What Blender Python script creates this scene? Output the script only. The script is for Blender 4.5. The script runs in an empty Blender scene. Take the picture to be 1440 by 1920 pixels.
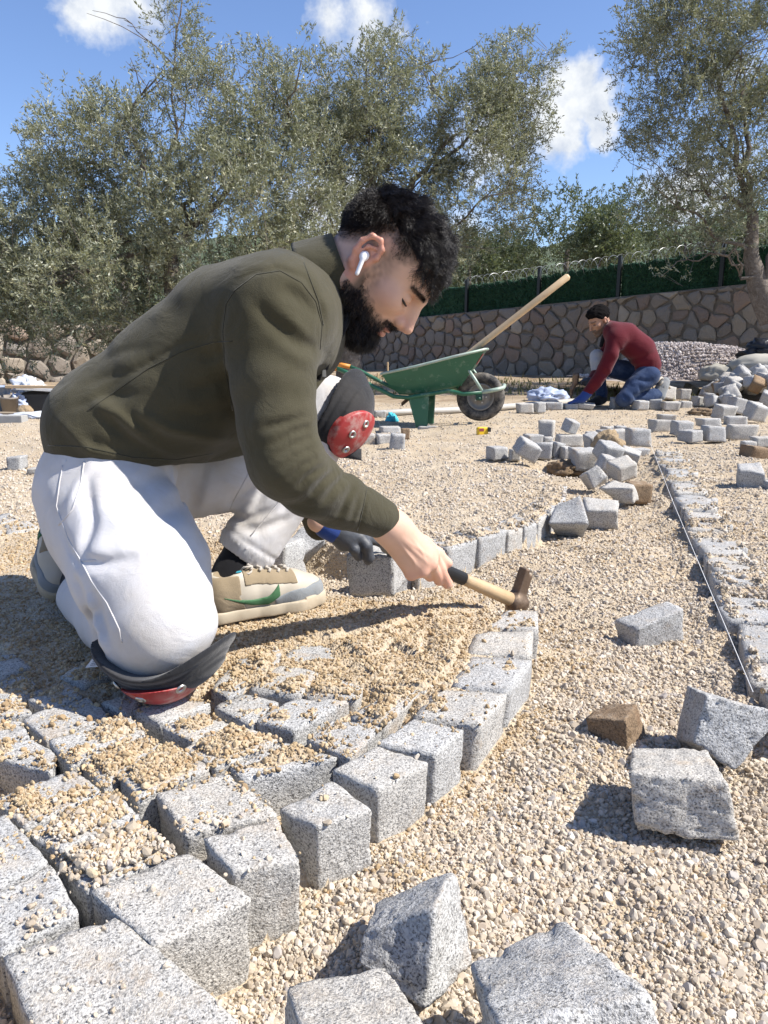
import bpy, bmesh, math, random
import numpy as np
from mathutils import Vector, Matrix, Euler, noise as mnoise
from mathutils.bvhtree import BVHTree
import openvdb as vdb

R = math.radians
scene = bpy.context.scene
COL = scene.collection
rng = np.random.default_rng(7)
random.seed(7)

# ------------------------------------------------------------------ camera
CAM_H, TILT, FPX = 0.63, R(12.06), 1450.0          # metres, downward tilt, focal length in photo pixels
cam = bpy.data.cameras.new('camera')
cam.sensor_fit = 'VERTICAL'; cam.sensor_height = 24.0; cam.lens = FPX / 1920 * 24.0
cam.clip_start = 0.02; cam.clip_end = 3000
cam_o = bpy.data.objects.new('camera', cam); COL.objects.link(cam_o)
cam_o.location = (0, 0, CAM_H); cam_o.rotation_euler = (R(90) - TILT, 0, 0)
scene.camera = cam_o

# ------------------------------------------------------------------ sky and sun
SUN_DIR = Vector((0.655, -0.11, 0.75)).normalized()     # towards the sun
w = bpy.data.worlds.new('World'); scene.world = w; w.use_nodes = True
nt = w.node_tree; nt.nodes.clear()
def N(t, typ, **kw):
    n = t.nodes.new(typ)
    for k, v in kw.items():
        if k in n.inputs.keys() if hasattr(n.inputs, 'keys') else False:
            n.inputs[k].default_value = v
        else:
            setattr(n, k, v)
    return n
sky = N(nt, 'ShaderNodeTexSky', sky_type='NISHITA', sun_disc=False)
sky.sun_elevation = math.asin(SUN_DIR.z)
sky.sun_rotation = math.atan2(SUN_DIR.x, SUN_DIR.y)
sky.air_density = 1.0; sky.dust_density = 0.35; sky.ozone_density = 3.2; sky.altitude = 200
bg = N(nt, 'ShaderNodeBackground'); bg.inputs['Strength'].default_value = 0.088
out = N(nt, 'ShaderNodeOutputWorld')
tc = N(nt, 'ShaderNodeTexCoord')
def mth(t, op, a, b=None, c=None, clamp=False):
    n = t.nodes.new('ShaderNodeMath'); n.operation = op; n.use_clamp = clamp
    for i, v in enumerate((a, b, c)):
        if v is None: continue
        if isinstance(v, (int, float)): n.inputs[i].default_value = v
        else: t.links.new(v, n.inputs[i])
    return n.outputs[0]
def vmth(t, op, a, b=None, scale=None):
    n = t.nodes.new('ShaderNodeVectorMath'); n.operation = op
    for i, v in enumerate((a, b)):
        if v is None: continue
        if isinstance(v, (tuple, list, Vector)): n.inputs[i].default_value = tuple(v)
        else: t.links.new(v, n.inputs[i])
    if scale is not None: n.inputs['Scale'].default_value = scale
    return n
def noise_node(t, vec, scale, detail=3.0, rough=0.55, dist=0.0):
    n = t.nodes.new('ShaderNodeTexNoise'); n.inputs['Scale'].default_value = scale
    n.inputs['Detail'].default_value = detail; n.inputs['Roughness'].default_value = rough
    n.inputs['Distortion'].default_value = dist
    if vec is not None: t.links.new(vec, n.inputs['Vector'])
    return n
def ramp(t, fac, stops, interp='LINEAR'):
    n = t.nodes.new('ShaderNodeValToRGB'); cr = n.color_ramp; cr.interpolation = interp
    while len(cr.elements) < len(stops): cr.elements.new(0.5)
    for e, (p, c) in zip(cr.elements, stops):
        e.position = p; e.color = (c, c, c, 1) if isinstance(c, (int, float)) else (*c, 1)
    t.links.new(fac, n.inputs[0]); return n.outputs[0]
def mix(t, fac, a, b, mode='MIX'):
    n = t.nodes.new('ShaderNodeMix'); n.data_type = 'RGBA'; n.blend_type = mode
    for s, v in ((n.inputs[0], fac), (n.inputs[6], a), (n.inputs[7], b)):
        if isinstance(v, (int, float)): s.default_value = v
        elif isinstance(v, (tuple, list)): s.default_value = (*v, 1) if len(v) == 3 else v
        else: t.links.new(v, s)
    return n.outputs[2]

def ray(px, py):
    a, b = (px - 720) / FPX, (960 - py) / FPX
    return Vector((a, math.cos(TILT) + b * math.sin(TILT), -math.sin(TILT) + b * math.cos(TILT)))
def at_z(px, py, z=0.0):                                   # the point of the ray on the level z
    d = ray(px, py); return Vector((0, 0, CAM_H)) + d * ((z - CAM_H) / d.z)
def at_y(px, py, y):                                       # the point of the ray at distance y
    d = ray(px, py); return Vector((0, 0, CAM_H)) + d * (y / d.y)

# cumulus clouds: soft lumps of cloud placed by direction, edges broken up by noise
gen = tc.outputs['Generated']
def cloud_mask(blobs):
    acc = None
    wn = noise_node(nt, gen, 9.0, 5, 0.6)
    warp = vmth(nt, 'SCALE', vmth(nt, 'SUBTRACT', wn.outputs['Color'], (0.5, 0.5, 0.5)).outputs[0], scale=0.11)
    pos = vmth(nt, 'ADD', vmth(nt, 'NORMALIZE', gen).outputs[0], warp.outputs[0]).outputs[0]
    for (px, py, rad, dens) in blobs:
        d = ray(px, py).normalized()
        dist = vmth(nt, 'LENGTH', vmth(nt, 'SUBTRACT', pos, d).outputs[0]).outputs['Value']
        m = mth(nt, 'MULTIPLY', mth(nt, 'SUBTRACT', 1.0, mth(nt, 'DIVIDE', dist, rad), clamp=True), dens)
        acc = m if acc is None else mth(nt, 'MAXIMUM', acc, m)
    return acc
K = 1 / FPX
def on_surface(obs, pts, lift=.0):
    """points of the nearest of the meshes met by the rays through pts"""
    trees = []
    for o in obs:
        M = o.matrix_parent_inverse.copy(); par = o.parent.location if o.parent else Vector()
        trees.append(BVHTree.FromPolygons([v.co.copy() for v in o.data.vertices], [tuple(p.vertices) for p in o.data.polygons]))
    out_ = []
    for px, py in pts:
        d = ray(px, py).normalized(); best = None
        for tr_ in trees:
            h = tr_.ray_cast(Vector((0, 0, CAM_H)), d)
            if h[0] is not None and (best is None or h[3] < best[3]): best = h
        if best is not None:
            n_ = best[1] if best[1].dot(d) < 0 else -best[1]
            out_.append(best[0] + n_ * lift)
    return out_
def dense(pts, k=4):
    r_ = []
    for i in range(len(pts) - 1):
        for j in range(k): r_.append((pts[i][0] + (pts[i+1][0] - pts[i][0]) * j / k, pts[i][1] + (pts[i+1][1] - pts[i][1]) * j / k))
    return r_ + [pts[-1]]
blobs = [(1075, 195, 66*K, 1.4), (1040, 245, 66*K, 1.25), (1132, 215, 58*K, 1.25), (1166, 220, 30*K, 1.1), (1065, 275, 42*K, .95), (1010, 230, 55*K, .8), (930, 270, 110*K, .7),
         (195, 10, 75*K, .95), (150, 25, 60*K, .8), (250, 0, 70*K, .8), (620, 40, 60*K, .75), (690, 45, 75*K, .75), (740, 40, 50*K, .6),
         (640, 420, 150*K, .8), (880, 470, 110*K, .7), (1300, 380, 120*K, .8), (1360, 150, 60*K, .5),
         (-700, -200, 300*K, .9), (-1100, 300, 260*K, .9), (2300, 100, 260*K, .9), (1900, -600, 200*K, .8), (300, -900, 240*K, .7), (3000, -300, 300*K, .8)]
cm = cloud_mask(blobs)
fine = noise_node(nt, gen, 28.0, 6, 0.62)
cm2 = mth(nt, 'ADD', cm, mth(nt, 'MULTIPLY', mth(nt, 'SUBTRACT', fine.outputs['Fac'], 0.5), 0.75))
cov = ramp(nt, cm2, [(0.14, 0.0), (0.62, 1.0)])
# sky colour from the sky texture, deepened as a phone camera does
hs = N(nt, 'ShaderNodeHueSaturation'); hs.inputs['Saturation'].default_value = 0.98; hs.inputs['Value'].default_value = 1.08
nt.links.new(mix(nt, 1.0, sky.outputs[0], (.98, 1.03, 1.20), 'MULTIPLY'), hs.inputs['Color'])
ccol = ramp(nt, fine.outputs['Fac'], [(0.30, (4.2, 4.7, 5.6)), (0.62, (6.6, 6.8, 7.0))])
col = mix(nt, cov, hs.outputs[0], ccol)
nt.links.new(col, bg.inputs['Color']); nt.links.new(bg.outputs[0], out.inputs['Surface'])

sun = bpy.data.lights.new('sun', 'SUN'); sun.energy = 4.9; sun.angle = R(0.53); sun.color = (1.0, 0.95, 0.875)
sun_o = bpy.data.objects.new('sun', sun); COL.objects.link(sun_o)
sun_o.rotation_euler = SUN_DIR.to_track_quat('Z', 'Y').to_euler(); sun_o.location = (8, -1, 9)

vs = scene.view_settings
vs.view_transform = 'Standard'; vs.look = 'None'; vs.exposure = 0.76; vs.gamma = 1.0; vs.use_curve_mapping = False
scene.cycles.max_bounces = 6; scene.cycles.diffuse_bounces = 3; scene.cycles.glossy_bounces = 2
scene.cycles.transparent_max_bounces = 6; scene.cycles.use_denoising = True

# ------------------------------------------------------------------ helpers
def tag(o, label=None, cat=None, group=None, kind=None):
    if label: o['label'] = label
    if cat: o['category'] = cat
    if group: o['group'] = group
    if kind: o['kind'] = kind
    return o
def link(o, parent=None):
    COL.objects.link(o)
    if parent is not None: o.parent = parent
    return o
def empty(name, loc=(0, 0, 0)):
    o = bpy.data.objects.new(name, None); COL.objects.link(o); o.location = loc; o.empty_display_size = 0.05
    return o
def obj_from(name, verts, faces, mat=None, parent=None, smooth=False, loc=None):
    me = bpy.data.meshes.new(name)
    me.from_pydata([tuple(v) for v in verts], [], [tuple(int(i) for i in f) for f in faces]); me.update()
    if smooth: me.shade_smooth()
    if mat is not None:
        for m in (mat if isinstance(mat, (list, tuple)) else [mat]): me.materials.append(m)
    o = bpy.data.objects.new(name, me); link(o, parent)
    if parent is not None and loc is None: o.matrix_parent_inverse = Matrix.Translation(-parent.location)
    if loc is not None: o.location = loc
    return o
def np_mesh(name, V, F, nper, mat=None, parent=None, smooth=True, attrs=None):
    """V (n,3) array, F (m,nper) array -> object, fast path"""
    me = bpy.data.meshes.new(name)
    n, m = len(V), len(F)
    me.vertices.add(n); me.vertices.foreach_set('co', np.ascontiguousarray(V, dtype=np.float32).ravel())
    me.loops.add(m * nper); me.loops.foreach_set('vertex_index', np.ascontiguousarray(F, dtype=np.int32).ravel())
    me.polygons.add(m); me.polygons.foreach_set('loop_start', np.arange(0, m * nper, nper, dtype=np.int32))
    me.update(calc_edges=True)
    if smooth: me.polygons.foreach_set('use_smooth', np.ones(m, dtype=bool))
    for k, v in (attrs or {}).items():
        a = me.attributes.new(k, 'FLOAT', 'POINT'); a.data.foreach_set('value', np.ascontiguousarray(v, dtype=np.float32))
    if mat is not None:
        for mm in (mat if isinstance(mat, (list, tuple)) else [mat]): me.materials.append(mm)
    me.validate()
    o = bpy.data.objects.new(name, me); link(o, parent)
    if parent is not None: o.matrix_parent_inverse = Matrix.Translation(-parent.location)
    return o
def tube(path, radii, seg=8, cap=True):
    """verts, faces of a tube through path points"""
    P = [Vector(p) for p in path]; n = len(P)
    if isinstance(radii, (int, float)): radii = [radii] * n
    V, F = [], []
    t0 = (P[1] - P[0]).normalized(); up = Vector((0, 0, 1)) if abs(t0.z) < .9 else Vector((1, 0, 0))
    nrm = t0.cross(up).normalized()
    for i in range(n):
        t = (P[min(i + 1, n - 1)] - P[max(i - 1, 0)]).normalized()
        nrm = (nrm - t * nrm.dot(t)).normalized(); b = t.cross(nrm)
        for k in range(seg):
            a = 2 * math.pi * k / seg
            V.append(P[i] + (nrm * math.cos(a) + b * math.sin(a)) * radii[i])
    for i in range(n - 1):
        for k in range(seg):
            F.append((i*seg+k, i*seg+(k+1) % seg, (i+1)*seg+(k+1) % seg, (i+1)*seg+k))
    if cap:
        F.append(tuple(range(seg))[::-1]); F.append(tuple((n-1)*seg+k for k in range(seg)))
    return V, F
def join(*vf):
    V, F = [], []
    for v, f in vf:
        o = len(V); V += list(v); F += [tuple(i + o for i in q) for q in f]
    return V, F
def box_vf(c, size, rot=None):
    M = (rot if rot is not None else Matrix.Identity(3)); c = Vector(c); s = Vector(size) / 2
    V = [c + M @ Vector((sx*s.x, sy*s.y, sz*s.z)) for sz in (-1, 1) for sx, sy in ((-1, -1), (1, -1), (1, 1), (-1, 1))]
    return V, [(3, 2, 1, 0), (4, 5, 6, 7), (0, 1, 5, 4), (1, 2, 6, 5), (2, 3, 7, 6), (3, 0, 4, 7)]

# ------------------------------------------------------------------ materials
def new_mat(name):
    m = bpy.data.materials.new(name); m.use_nodes = True; t = m.node_tree
    b = t.nodes['Principled BSDF']; return m, t, b
def setin(b, **kw):
    for k, v in kw.items():
        s = b.inputs[k.replace('_', ' ')]
        if isinstance(v, (int, float)): s.default_value = v
        elif isinstance(v, (tuple, list)): s.default_value = (*v, 1) if len(v) == 3 and s.type == 'RGBA' else v
        else: b.id_data.links.new(v, s)
def bump(t, b, height, strength=0.3, dist=0.01, prev=None):
    n = t.nodes.new('ShaderNodeBump'); n.inputs['Strength'].default_value = strength; n.inputs['Distance'].default_value = dist
    t.links.new(height, n.inputs['Height'])
    if prev is not None: t.links.new(prev, n.inputs['Normal'])
    t.links.new(n.outputs[0], b.inputs['Normal']); return n.outputs[0]
def objco(t):
    return t.nodes.new('ShaderNodeTexCoord').outputs['Object']
def geopos(t):
    return t.nodes.new('ShaderNodeNewGeometry').outputs['Position']
def rnd(t):
    return t.nodes.new('ShaderNodeObjectInfo').outputs['Random']
def attr(t, name):
    n = t.nodes.new('ShaderNodeAttribute'); n.attribute_name = name; return n.outputs['Fac']
def voro(t, vec, scale, feature='F1', rand=1.0):
    n = t.nodes.new('ShaderNodeTexVoronoi'); n.feature = feature; n.inputs['Scale'].default_value = scale
    n.inputs['Randomness'].default_value = rand
    if vec is not None: t.links.new(vec, n.inputs['Vector'])
    return n
def simple_mat(name, col, rough=0.6, metal=0.0, nscale=None, namt=0.25, bscale=None, bstr=0.2, bdist=0.002, spec=None, dust=None):
    m, t, b = new_mat(name); co = objco(t)
    c = col
    if nscale:
        nn = noise_node(t, co, nscale, 4, .6)
        c = mix(t, nn.outputs['Fac'], tuple(x * (1 - namt) for x in col), tuple(min(1, x * (1 + namt)) for x in col))
    if dust:
        d = noise_node(t, co, dust[0], 5, .65)
        c = mix(t, ramp(t, d.outputs['Fac'], [(dust[1], 0), (dust[1] + .2, 1)]), c, dust[2])
    setin(b, Base_Color=c, Roughness=rough, Metallic=metal)
    if spec is not None: b.inputs['Specular IOR Level'].default_value = spec
    if bscale:
        bump(t, b, noise_node(t, co, bscale, 4, .6).outputs['Fac'], bstr, bdist)
    return m

def granite_mat(name, light=(.61, .605, .59), mid=(.37, .367, .36), dark=(.06, .06, .062), stain=.35, stain_col=(.42, .30, .18), rand=True):
    m, t, b = new_mat(name); co = objco(t)
    r = rnd(t)
    off = t.nodes.new('ShaderNodeCombineXYZ')
    for i in range(3): t.links.new(mth(t, 'MULTIPLY', r, (37.0, 91.0, 53.0)[i]), off.inputs[i])
    p = vmth(t, 'ADD', co, off.outputs[0]).outputs[0]
    v1 = voro(t, p, 520); v2 = voro(t, p, 430)
    n1 = noise_node(t, p, 330, 3, .7); n2 = noise_node(t, p, 14, 4, .6)
    sp = ramp(t, n1.outputs['Fac'], [(.38, dark), (.46, mid), (.55, light)])
    sc_ = t.nodes.new('ShaderNodeSeparateColor'); t.links.new(v1.outputs['Color'], sc_.inputs[0])
    cell = ramp(t, sc_.outputs[0], [(.16, dark), (.26, mid), (.55, light), (1, light)])
    c = mix(t, .55, sp, cell)
    c = mix(t, mth(t, 'MULTIPLY', ramp(t, n2.outputs['Fac'], [(.35, 0), (.75, 1)]), .35), c, tuple(x * .72 for x in mid), 'MIX')
    # tone of the single stone
    tone = ramp(t, r, [(0, (.82, .82, .82)), (.5, (.95, .945, .93)), (1, (1.0, .95, .87))])
    c = mix(t, 1.0, c, tone, 'MULTIPLY')
    n3 = noise_node(t, p, 9, 5, .7)
    st = mth(t, 'MULTIPLY', ramp(t, n3.outputs['Fac'], [(.56, 0), (.72, 1)]), stain)
    c = mix(t, st, c, stain_col)
    # dust and sand lying on upward faces
    geo = t.nodes.new('ShaderNodeNewGeometry'); sx = t.nodes.new('ShaderNodeSeparateXYZ'); t.links.new(geo.outputs['Normal'], sx.inputs[0])
    n4 = noise_node(t, p, 30, 5, .7)
    du = mth(t, 'MULTIPLY', ramp(t, sx.outputs['Z'], [(.6, 0), (.95, 1)]), ramp(t, n4.outputs['Fac'], [(.48, 0), (.7, .5)]))
    c = mix(t, du, c, (.50, .43, .34))
    setin(b, Base_Color=c, Roughness=.82)
    b.inputs['Specular IOR Level'].default_value = .3
    h = mth(t, 'ADD', mth(t, 'MULTIPLY', n1.outputs['Fac'], .6), noise_node(t, p, 55, 5, .7).outputs['Fac'])
    bump(t, b, h, .75, .006)
    return m
MAT = {}
MAT['granite'] = granite_mat('granite')
MAT['granite_dirty'] = granite_mat('granite_dirty', stain=.75)
MAT['granite_brown'] = granite_mat('granite_brown', light=(.34, .24, .15), mid=(.22, .15, .09), dark=(.07, .05, .035), stain=.6, stain_col=(.20, .11, .06))
# ------------------------------------------------------------------ solid modelling by distance fields
def smin(a, b, k):
    if k <= 0: return np.minimum(a, b)
    h = np.clip(0.5 + 0.5 * (b - a) / k, 0, 1)
    return b * (1 - h) + a * h - k * h * (1 - h)
def A(v): return np.asarray(v, dtype=np.float32)
class Field:
    def __init__(self): self.ops = []
    def _add(self, f, c, r, k, mode): self.ops.append((f, A(c), float(r), k, mode)); return self
    def cone(self, a, b, r1, r2=None, k=.01, mode='+'):
        a, b = A(a), A(b); r2 = r1 if r2 is None else r2
        ba = b - a; l2 = float(ba @ ba) + 1e-12
        def f(P):
            h = np.clip((P - a) @ ba / l2, 0, 1)
            return np.linalg.norm(P - a - h[:, None] * ba, axis=1) - (r1 + (r2 - r1) * h)
        return self._add(f, (a + b) / 2, math.sqrt(l2) / 2 + max(r1, r2), k, mode)
    def chain(self, pts, radii, k=.01, mode='+'):
        for i in range(len(pts) - 1): self.cone(pts[i], pts[i+1], radii[i], radii[i+1], k if i == 0 else min(k, .012), mode)
        return self
    def ell(self, c, r, k=.01, mode='+', rot=None):
        c, r = A(c), A(r); M = None if rot is None else np.array(rot, dtype=np.float32)
        def f(P):
            q = P - c
            if M is not None: q = q @ M
            k0 = np.linalg.norm(q / r, axis=1); k1 = np.linalg.norm(q / (r * r), axis=1) + 1e-9
            return k0 * (k0 - 1) / k1
        return self._add(f, c, float(r.max()), k, mode)
    def box(self, c, half, rnd=.005, k=.01, mode='+', rot=None):
        c, h = A(c), A(half) - rnd; M = None if rot is None else np.array(rot, dtype=np.float32)
        def f(P):
            q = P - c
            if M is not None: q = q @ M
            q = np.abs(q) - h
            return np.linalg.norm(np.maximum(q, 0), axis=1) + np.minimum(q.max(axis=1), 0) - rnd
        return self._add(f, c, float(np.linalg.norm(half)), k, mode)
    def func(self, f, c, r, k=0, mode='+'): return self._add(f, c, r, k, mode)
    def eval(self, P):
        d = np.full(len(P), .2, dtype=np.float32)
        for f, c, r, k, mode in self.ops:
            if mode == 'd':                                 # displacement: d += f(P, d)
                m = (np.linalg.norm(P - c, axis=1) < r) & (np.abs(d) < .05)
                if m.any(): d[m] += f(P[m], d[m])
                continue
            m = np.linalg.norm(P - c, axis=1) < r + .05 + k
            if mode == '&':
                d = np.maximum(d, f(P)); continue
            if not m.any(): continue
            q = f(P[m])
            if mode == '+': d[m] = smin(d[m], q, k)
            elif mode == '-': d[m] = -smin(-d[m], q, k)
            elif mode == 'o': d[m] = np.where(d[m] < .2, d[m], d[m])
        return d
    def bounds(self):
        lo = np.min([c - r for f, c, r, k, mo in self.ops if mo == '+'], axis=0); hi = np.max([c + r for f, c, r, k, mo in self.ops if mo == '+'], axis=0)
        return lo - .03, hi + .03
    def mesh(self, vox=.004, lo=None, hi=None):
        b0, b1 = self.bounds()
        lo = b0 if lo is None else np.maximum(A(lo), b0); hi = b1 if hi is None else np.minimum(A(hi), b1)
        B = 8; bs = B * vox
        nb = np.ceil((hi - lo) / bs).astype(int)
        g = np.stack(np.meshgrid(*[np.arange(n) for n in nb], indexing='ij'), -1).reshape(-1, 3)
        cen = (lo + (g + .5) * bs).astype(np.float32)
        d = np.concatenate([self.eval(c) for c in np.array_split(cen, max(1, len(cen) // 200000))])
        keep = g[np.abs(d) < bs * .87 * 1.25 + .006]
        grid = vdb.FloatGrid(.2)
        loc = np.stack(np.meshgrid(*[np.arange(B)] * 3, indexing='ij'), -1).reshape(-1, 3)
        # mark inside blocks that are far from the surface
        for blk in np.array_split(keep, max(1, len(keep) // 600)):
            ijk = blk[:, None, :] * B + loc[None]
            P = (lo + ijk.reshape(-1, 3) * vox).astype(np.float32)
            val = self.eval(P).reshape(len(blk), B, B, B)
            val = np.clip(val, -.19, .19)
            for i in range(len(blk)): grid.copyFromArray(np.ascontiguousarray(val[i].astype(np.float32)), ijk=tuple(int(x) for x in blk[i] * B))
        grid.signedFloodFill()
        pts, quads = grid.convertToQuads(0.0)
        V = lo + pts * vox
        F = quads[:, ::-1].astype(np.int64)
        # weld orphans and drop degenerate quads
        tri_bad = (F[:, 0] == F[:, 1]) | (F[:, 1] == F[:, 2]) | (F[:, 2] == F[:, 3]) | (F[:, 3] == F[:, 0]) | (F[:, 0] == F[:, 2]) | (F[:, 1] == F[:, 3])
        return V, F[~tri_bad]
    def build(self, name, mat, parent=None, vox=.004, attrs=None, lo=None, hi=None, smooth_it=1):
        V, F = self.mesh(vox, lo, hi)
        for _ in range(smooth_it): V = relax(V, F)
        return np_mesh(name, V, F, 4, mat, parent, True, attrs(V) if attrs else None)
def relax(V, F, lam=.5):
    n = len(V); acc = np.zeros((n, 3)); cnt = np.zeros(n)
    for a, b in ((0, 1), (1, 2), (2, 3), (3, 0)):
        for i, j in ((F[:, a], F[:, b]), (F[:, b], F[:, a])):
            for c in range(3): acc[:, c] += np.bincount(i, V[j, c], n)
            cnt += np.bincount(i, minlength=n)
    ok = cnt > 0
    W = V.copy(); W[ok] = V[ok] * (1 - lam) + lam * acc[ok] / cnt[ok, None]
    return W
def fbm(P, scale, seed=0, octv=3):
    """cheap smooth pseudo-noise in [-1,1] from sums of rotated sines, for arrays"""
    r = np.random.default_rng(seed); s = np.zeros(len(P), dtype=np.float32); amp = 1; tot = 0; f = scale
    for o in range(octv):
        for _ in range(4):
            k = r.normal(size=3); k /= np.linalg.norm(k); ph = r.uniform(0, 6.28)
            s += amp * np.sin(P @ (k * f * 6.28).astype(np.float32) + ph + 1.3 * np.sin(P @ (np.roll(k, 1) * f * 4.1).astype(np.float32) + ph * 2)) / 4
        tot += amp; amp *= .5; f *= 2.03
    return s / tot * 1.6
# ------------------------------------------------------------------ paving: where each laid sett lies (top outline on its level)
SETT_TOP = 0.088
# outlines left-back, right-back, right-front, left-front as seen in the photograph; last number: how much sand covers it
SETTS = [
 ((2,1790),(215,1716),(457,1915),(120,2060),0), ((165,1668),(355,1598),(474,1684),(288,1774),0), ((381,1572),(519,1535),(562,1606),(436,1637),0),
 ((524,1511),(622,1459),(698,1514),(594,1550),0), ((622,1440),(707,1399),(805,1428),(708,1477),0), ((705,1394),(776,1348),(871,1368),(816,1413),.1),
 ((773,1342),(820,1289),(952,1300),(898,1359),.25), ((846,1284),(882,1230),(1000,1233),(955,1295),.2), ((876,1223),(890,1186),(1001,1182),(998,1228),.1),
 ((905,1176),(955,1144),(1008,1146),(1011,1180),.3),
 ((292,1490),(425,1443),(524,1528),(346,1564),.3), ((430,1438),(536,1388),(632,1418),(458,1459),.5), ((572,1382),(620,1350),(722,1357),(655,1421),.6),
 ((655,1342),(722,1296),(790,1290),(720,1360),.8), ((735,1290),(790,1240),(846,1258),(796,1297),1.15), ((800,1230),(815,1165),(878,1168),(850,1252),1.15),
 ((-100,1560),(12,1528),(92,1612),(-40,1680),.2), ((-45,1690),(95,1618),(149,1706),(-2,1786),.2),
 ((-10,1497),(140,1440),(192,1482),(45,1552),.45), ((52,1562),(212,1481),(264,1526),(112,1596),.85), ((98,1606),(264,1540),(332,1600),(161,1668),.95),
 ((222,1452),(320,1392),(395,1438),(258,1500),.95), ((143,1420),(270,1378),(313,1395),(196,1478),.8), ((42,1348),(108,1323),(185,1350),(85,1385),.3),
 ((90,1388),(235,1339),(275,1373),(128,1432),.75), ((-60,1405),(60,1385),(105,1410),(98,1447),.6), ((-60,1360),(38,1347),(58,1380),(-40,1398),.5),
 ((-60,1320),(25,1304),(60,1335),(-40,1350),.6), ((-40,1245),(36,1232),(62,1250),(-10,1272),.3), ((-40,1290),(60,1260),(82,1292),(10,1318),.5),
 ((50,1310),(120,1280),(155,1303),(95,1327),.5), ((108,1328),(165,1308),(205,1338),(185,1346),.4), ((188,1315),(236,1302),(268,1312),(238,1335),.3),
 ((242,1330),(318,1302),(396,1317),(302,1357),.4), ((303,1364),(375,1332),(432,1356),(360,1389),.5), ((342,1404),(435,1358),(527,1388),(404,1438),.8),
 ((400,1321),(456,1297),(524,1315),(472,1359),.5), ((480,1352),(552,1308),(658,1312),(551,1367),.45), ((466,1288),(520,1245),(600,1260),(562,1303),.6),
 ((568,1302),(612,1258),(680,1290),(668,1311),.65), ((393,1291),(438,1244),(492,1264),(430,1303),.7), ((440,1240),(520,1210),(532,1232),(496,1261),.8),
 ((525,1238),(560,1205),(642,1215),(628,1248),.6), ((110,1268),(170,1242),(215,1258),(158,1284),.8), ((-30,1215),(40,1196),(80,1212),(10,1235),.9),
 ((735,1215),(790,1180),(800,1170),(786,1232),1.2), ((640,1215),(700,1190),(745,1205),(690,1240),1.2), ((655,1252),(705,1222),(760,1240),(705,1275),1.2),
 ((0,1240),(0,1240),(0,1240),(0,1240),-1),
 # the far edge of the laid field, its fronts turned to the open bed
 ((8,984),(50,977),(76,990),(12,1000),.6), ((-40,974),(18,961),(40,971),(-20,985),.6), ((50,965),(92,959),(104,971),(62,978),.7), ((-60,996),(2,988),(8,1004),(-50,1012),.7), ((84,983),(130,975),(150,988),(100,997),.8),
]
SETTS = [s for s in SETTS if s[4] >= 0]
sett_poly = []
for i, s in enumerate(SETTS):
    zt = SETT_TOP + (((i * 37) % 11) - 5) * .0007
    sett_poly.append((np.array([tuple(at_z(*p, zt))[:2] for p in s[:4]]), zt, s[4]))
# the far edge of the laid field, its fronts turned to the open bed
for k, (ax_, ay_, bx_, by_, cv_) in enumerate(((712,1056,778,1042,.6), (784,1046,836,1029,.7), (839,1029,896,1011,.6), (899,1011,951,995,.75), (953,995,981,987,.8), (984,986,1008,978,.7), (1010,977,1031,962,.8), (1032,960,1058,942,.7), (1058,938,1064,908,.8))):
    a, b_ = at_z(ax_, ay_, SETT_TOP), at_z(bx_, by_, SETT_TOP); d = (b_ - a).normalized(); nn = Vector((-d.y, d.x, 0)) * .10; cc = (a + b_) / 2 + nn
    bl, br = a.lerp(cc, .12) + nn * .88, b_.lerp(cc, .12) + nn * .88
    sett_poly.append((np.array([tuple(v)[:2] for v in (bl, br, b_, a)]), SETT_TOP + ((k * 5) % 4 - 2) * .003, cv_))
# the string-lined row of setts on the right
KA, KB, KZ = at_z(1417, 1268, .05), at_z(1226, 843, .05), .05
kdir = (KB - KA); kdir.z = 0; klen = kdir.length; kdir.normalize(); knor = Vector((kdir.y, -kdir.x, 0))
kerb_poly = []
s = -.42; kr = random.Random(5)
while s < klen - .05:
    L = kr.uniform(.085, .125); wd = kr.uniform(.115, .145); a = kr.uniform(-.012, .014)
    p0 = KA + kdir * s + knor * a; p1 = KA + kdir * (s + L - .006) + knor * (a + kr.uniform(-.010, .010))
    q = [p0, p1, p1 + knor * (wd + kr.uniform(-.006, .006)), p0 + knor * wd]
    kerb_poly.append((np.array([(v.x, v.y) for v in (q[1], q[2], q[3], q[0])]), KZ + kr.uniform(-.007, .007), 0.3 if s < .42 else kr.choice([.15, .3, .45, .6, .75, .9])))
    s += L

def poly_sd(X, Y, P):
    """signed distance (negative inside) of points to a polygon"""
    P = np.asarray(P); n = len(P); d = np.full(X.shape, 1e9); s = np.ones(X.shape)
    for i in range(n):
        x0, y0 = P[i]; x1, y1 = P[i-1]
        ex, ey = x1 - x0, y1 - y0; wx, wy = X - x0, Y - y0
        t = np.clip((wx*ex + wy*ey) / (ex*ex + ey*ey + 1e-12), 0, 1)
        d = np.minimum(d, (wx - ex*t)**2 + (wy - ey*t)**2)
        c1, c2, c3 = Y >= y0, Y < y1, ex*wy > ey*wx
        s = np.where((c1 & c2 & c3) | (~c1 & ~c2 & ~c3), -s, s)
    return s * np.sqrt(d)
def sstep(a, b, x):
    t = np.clip((x - a) / (b - a), 0, 1); return t*t*(3 - 2*t)
PAVE = [at_z(x, y, .085)[:2] for x, y in [(60,2300),(230,1890),(320,1700),(475,1595),(640,1492),(715,1442),(790,1385),(860,1328),(925,1268),(945,1208),(950,1160),(890,1122),(760,1128),(690,1122),(560,1105),(470,1075),(380,1010),(300,995),(-200,985),(-900,1000),(-1500,1500),(-2500,2300)]]
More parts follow.
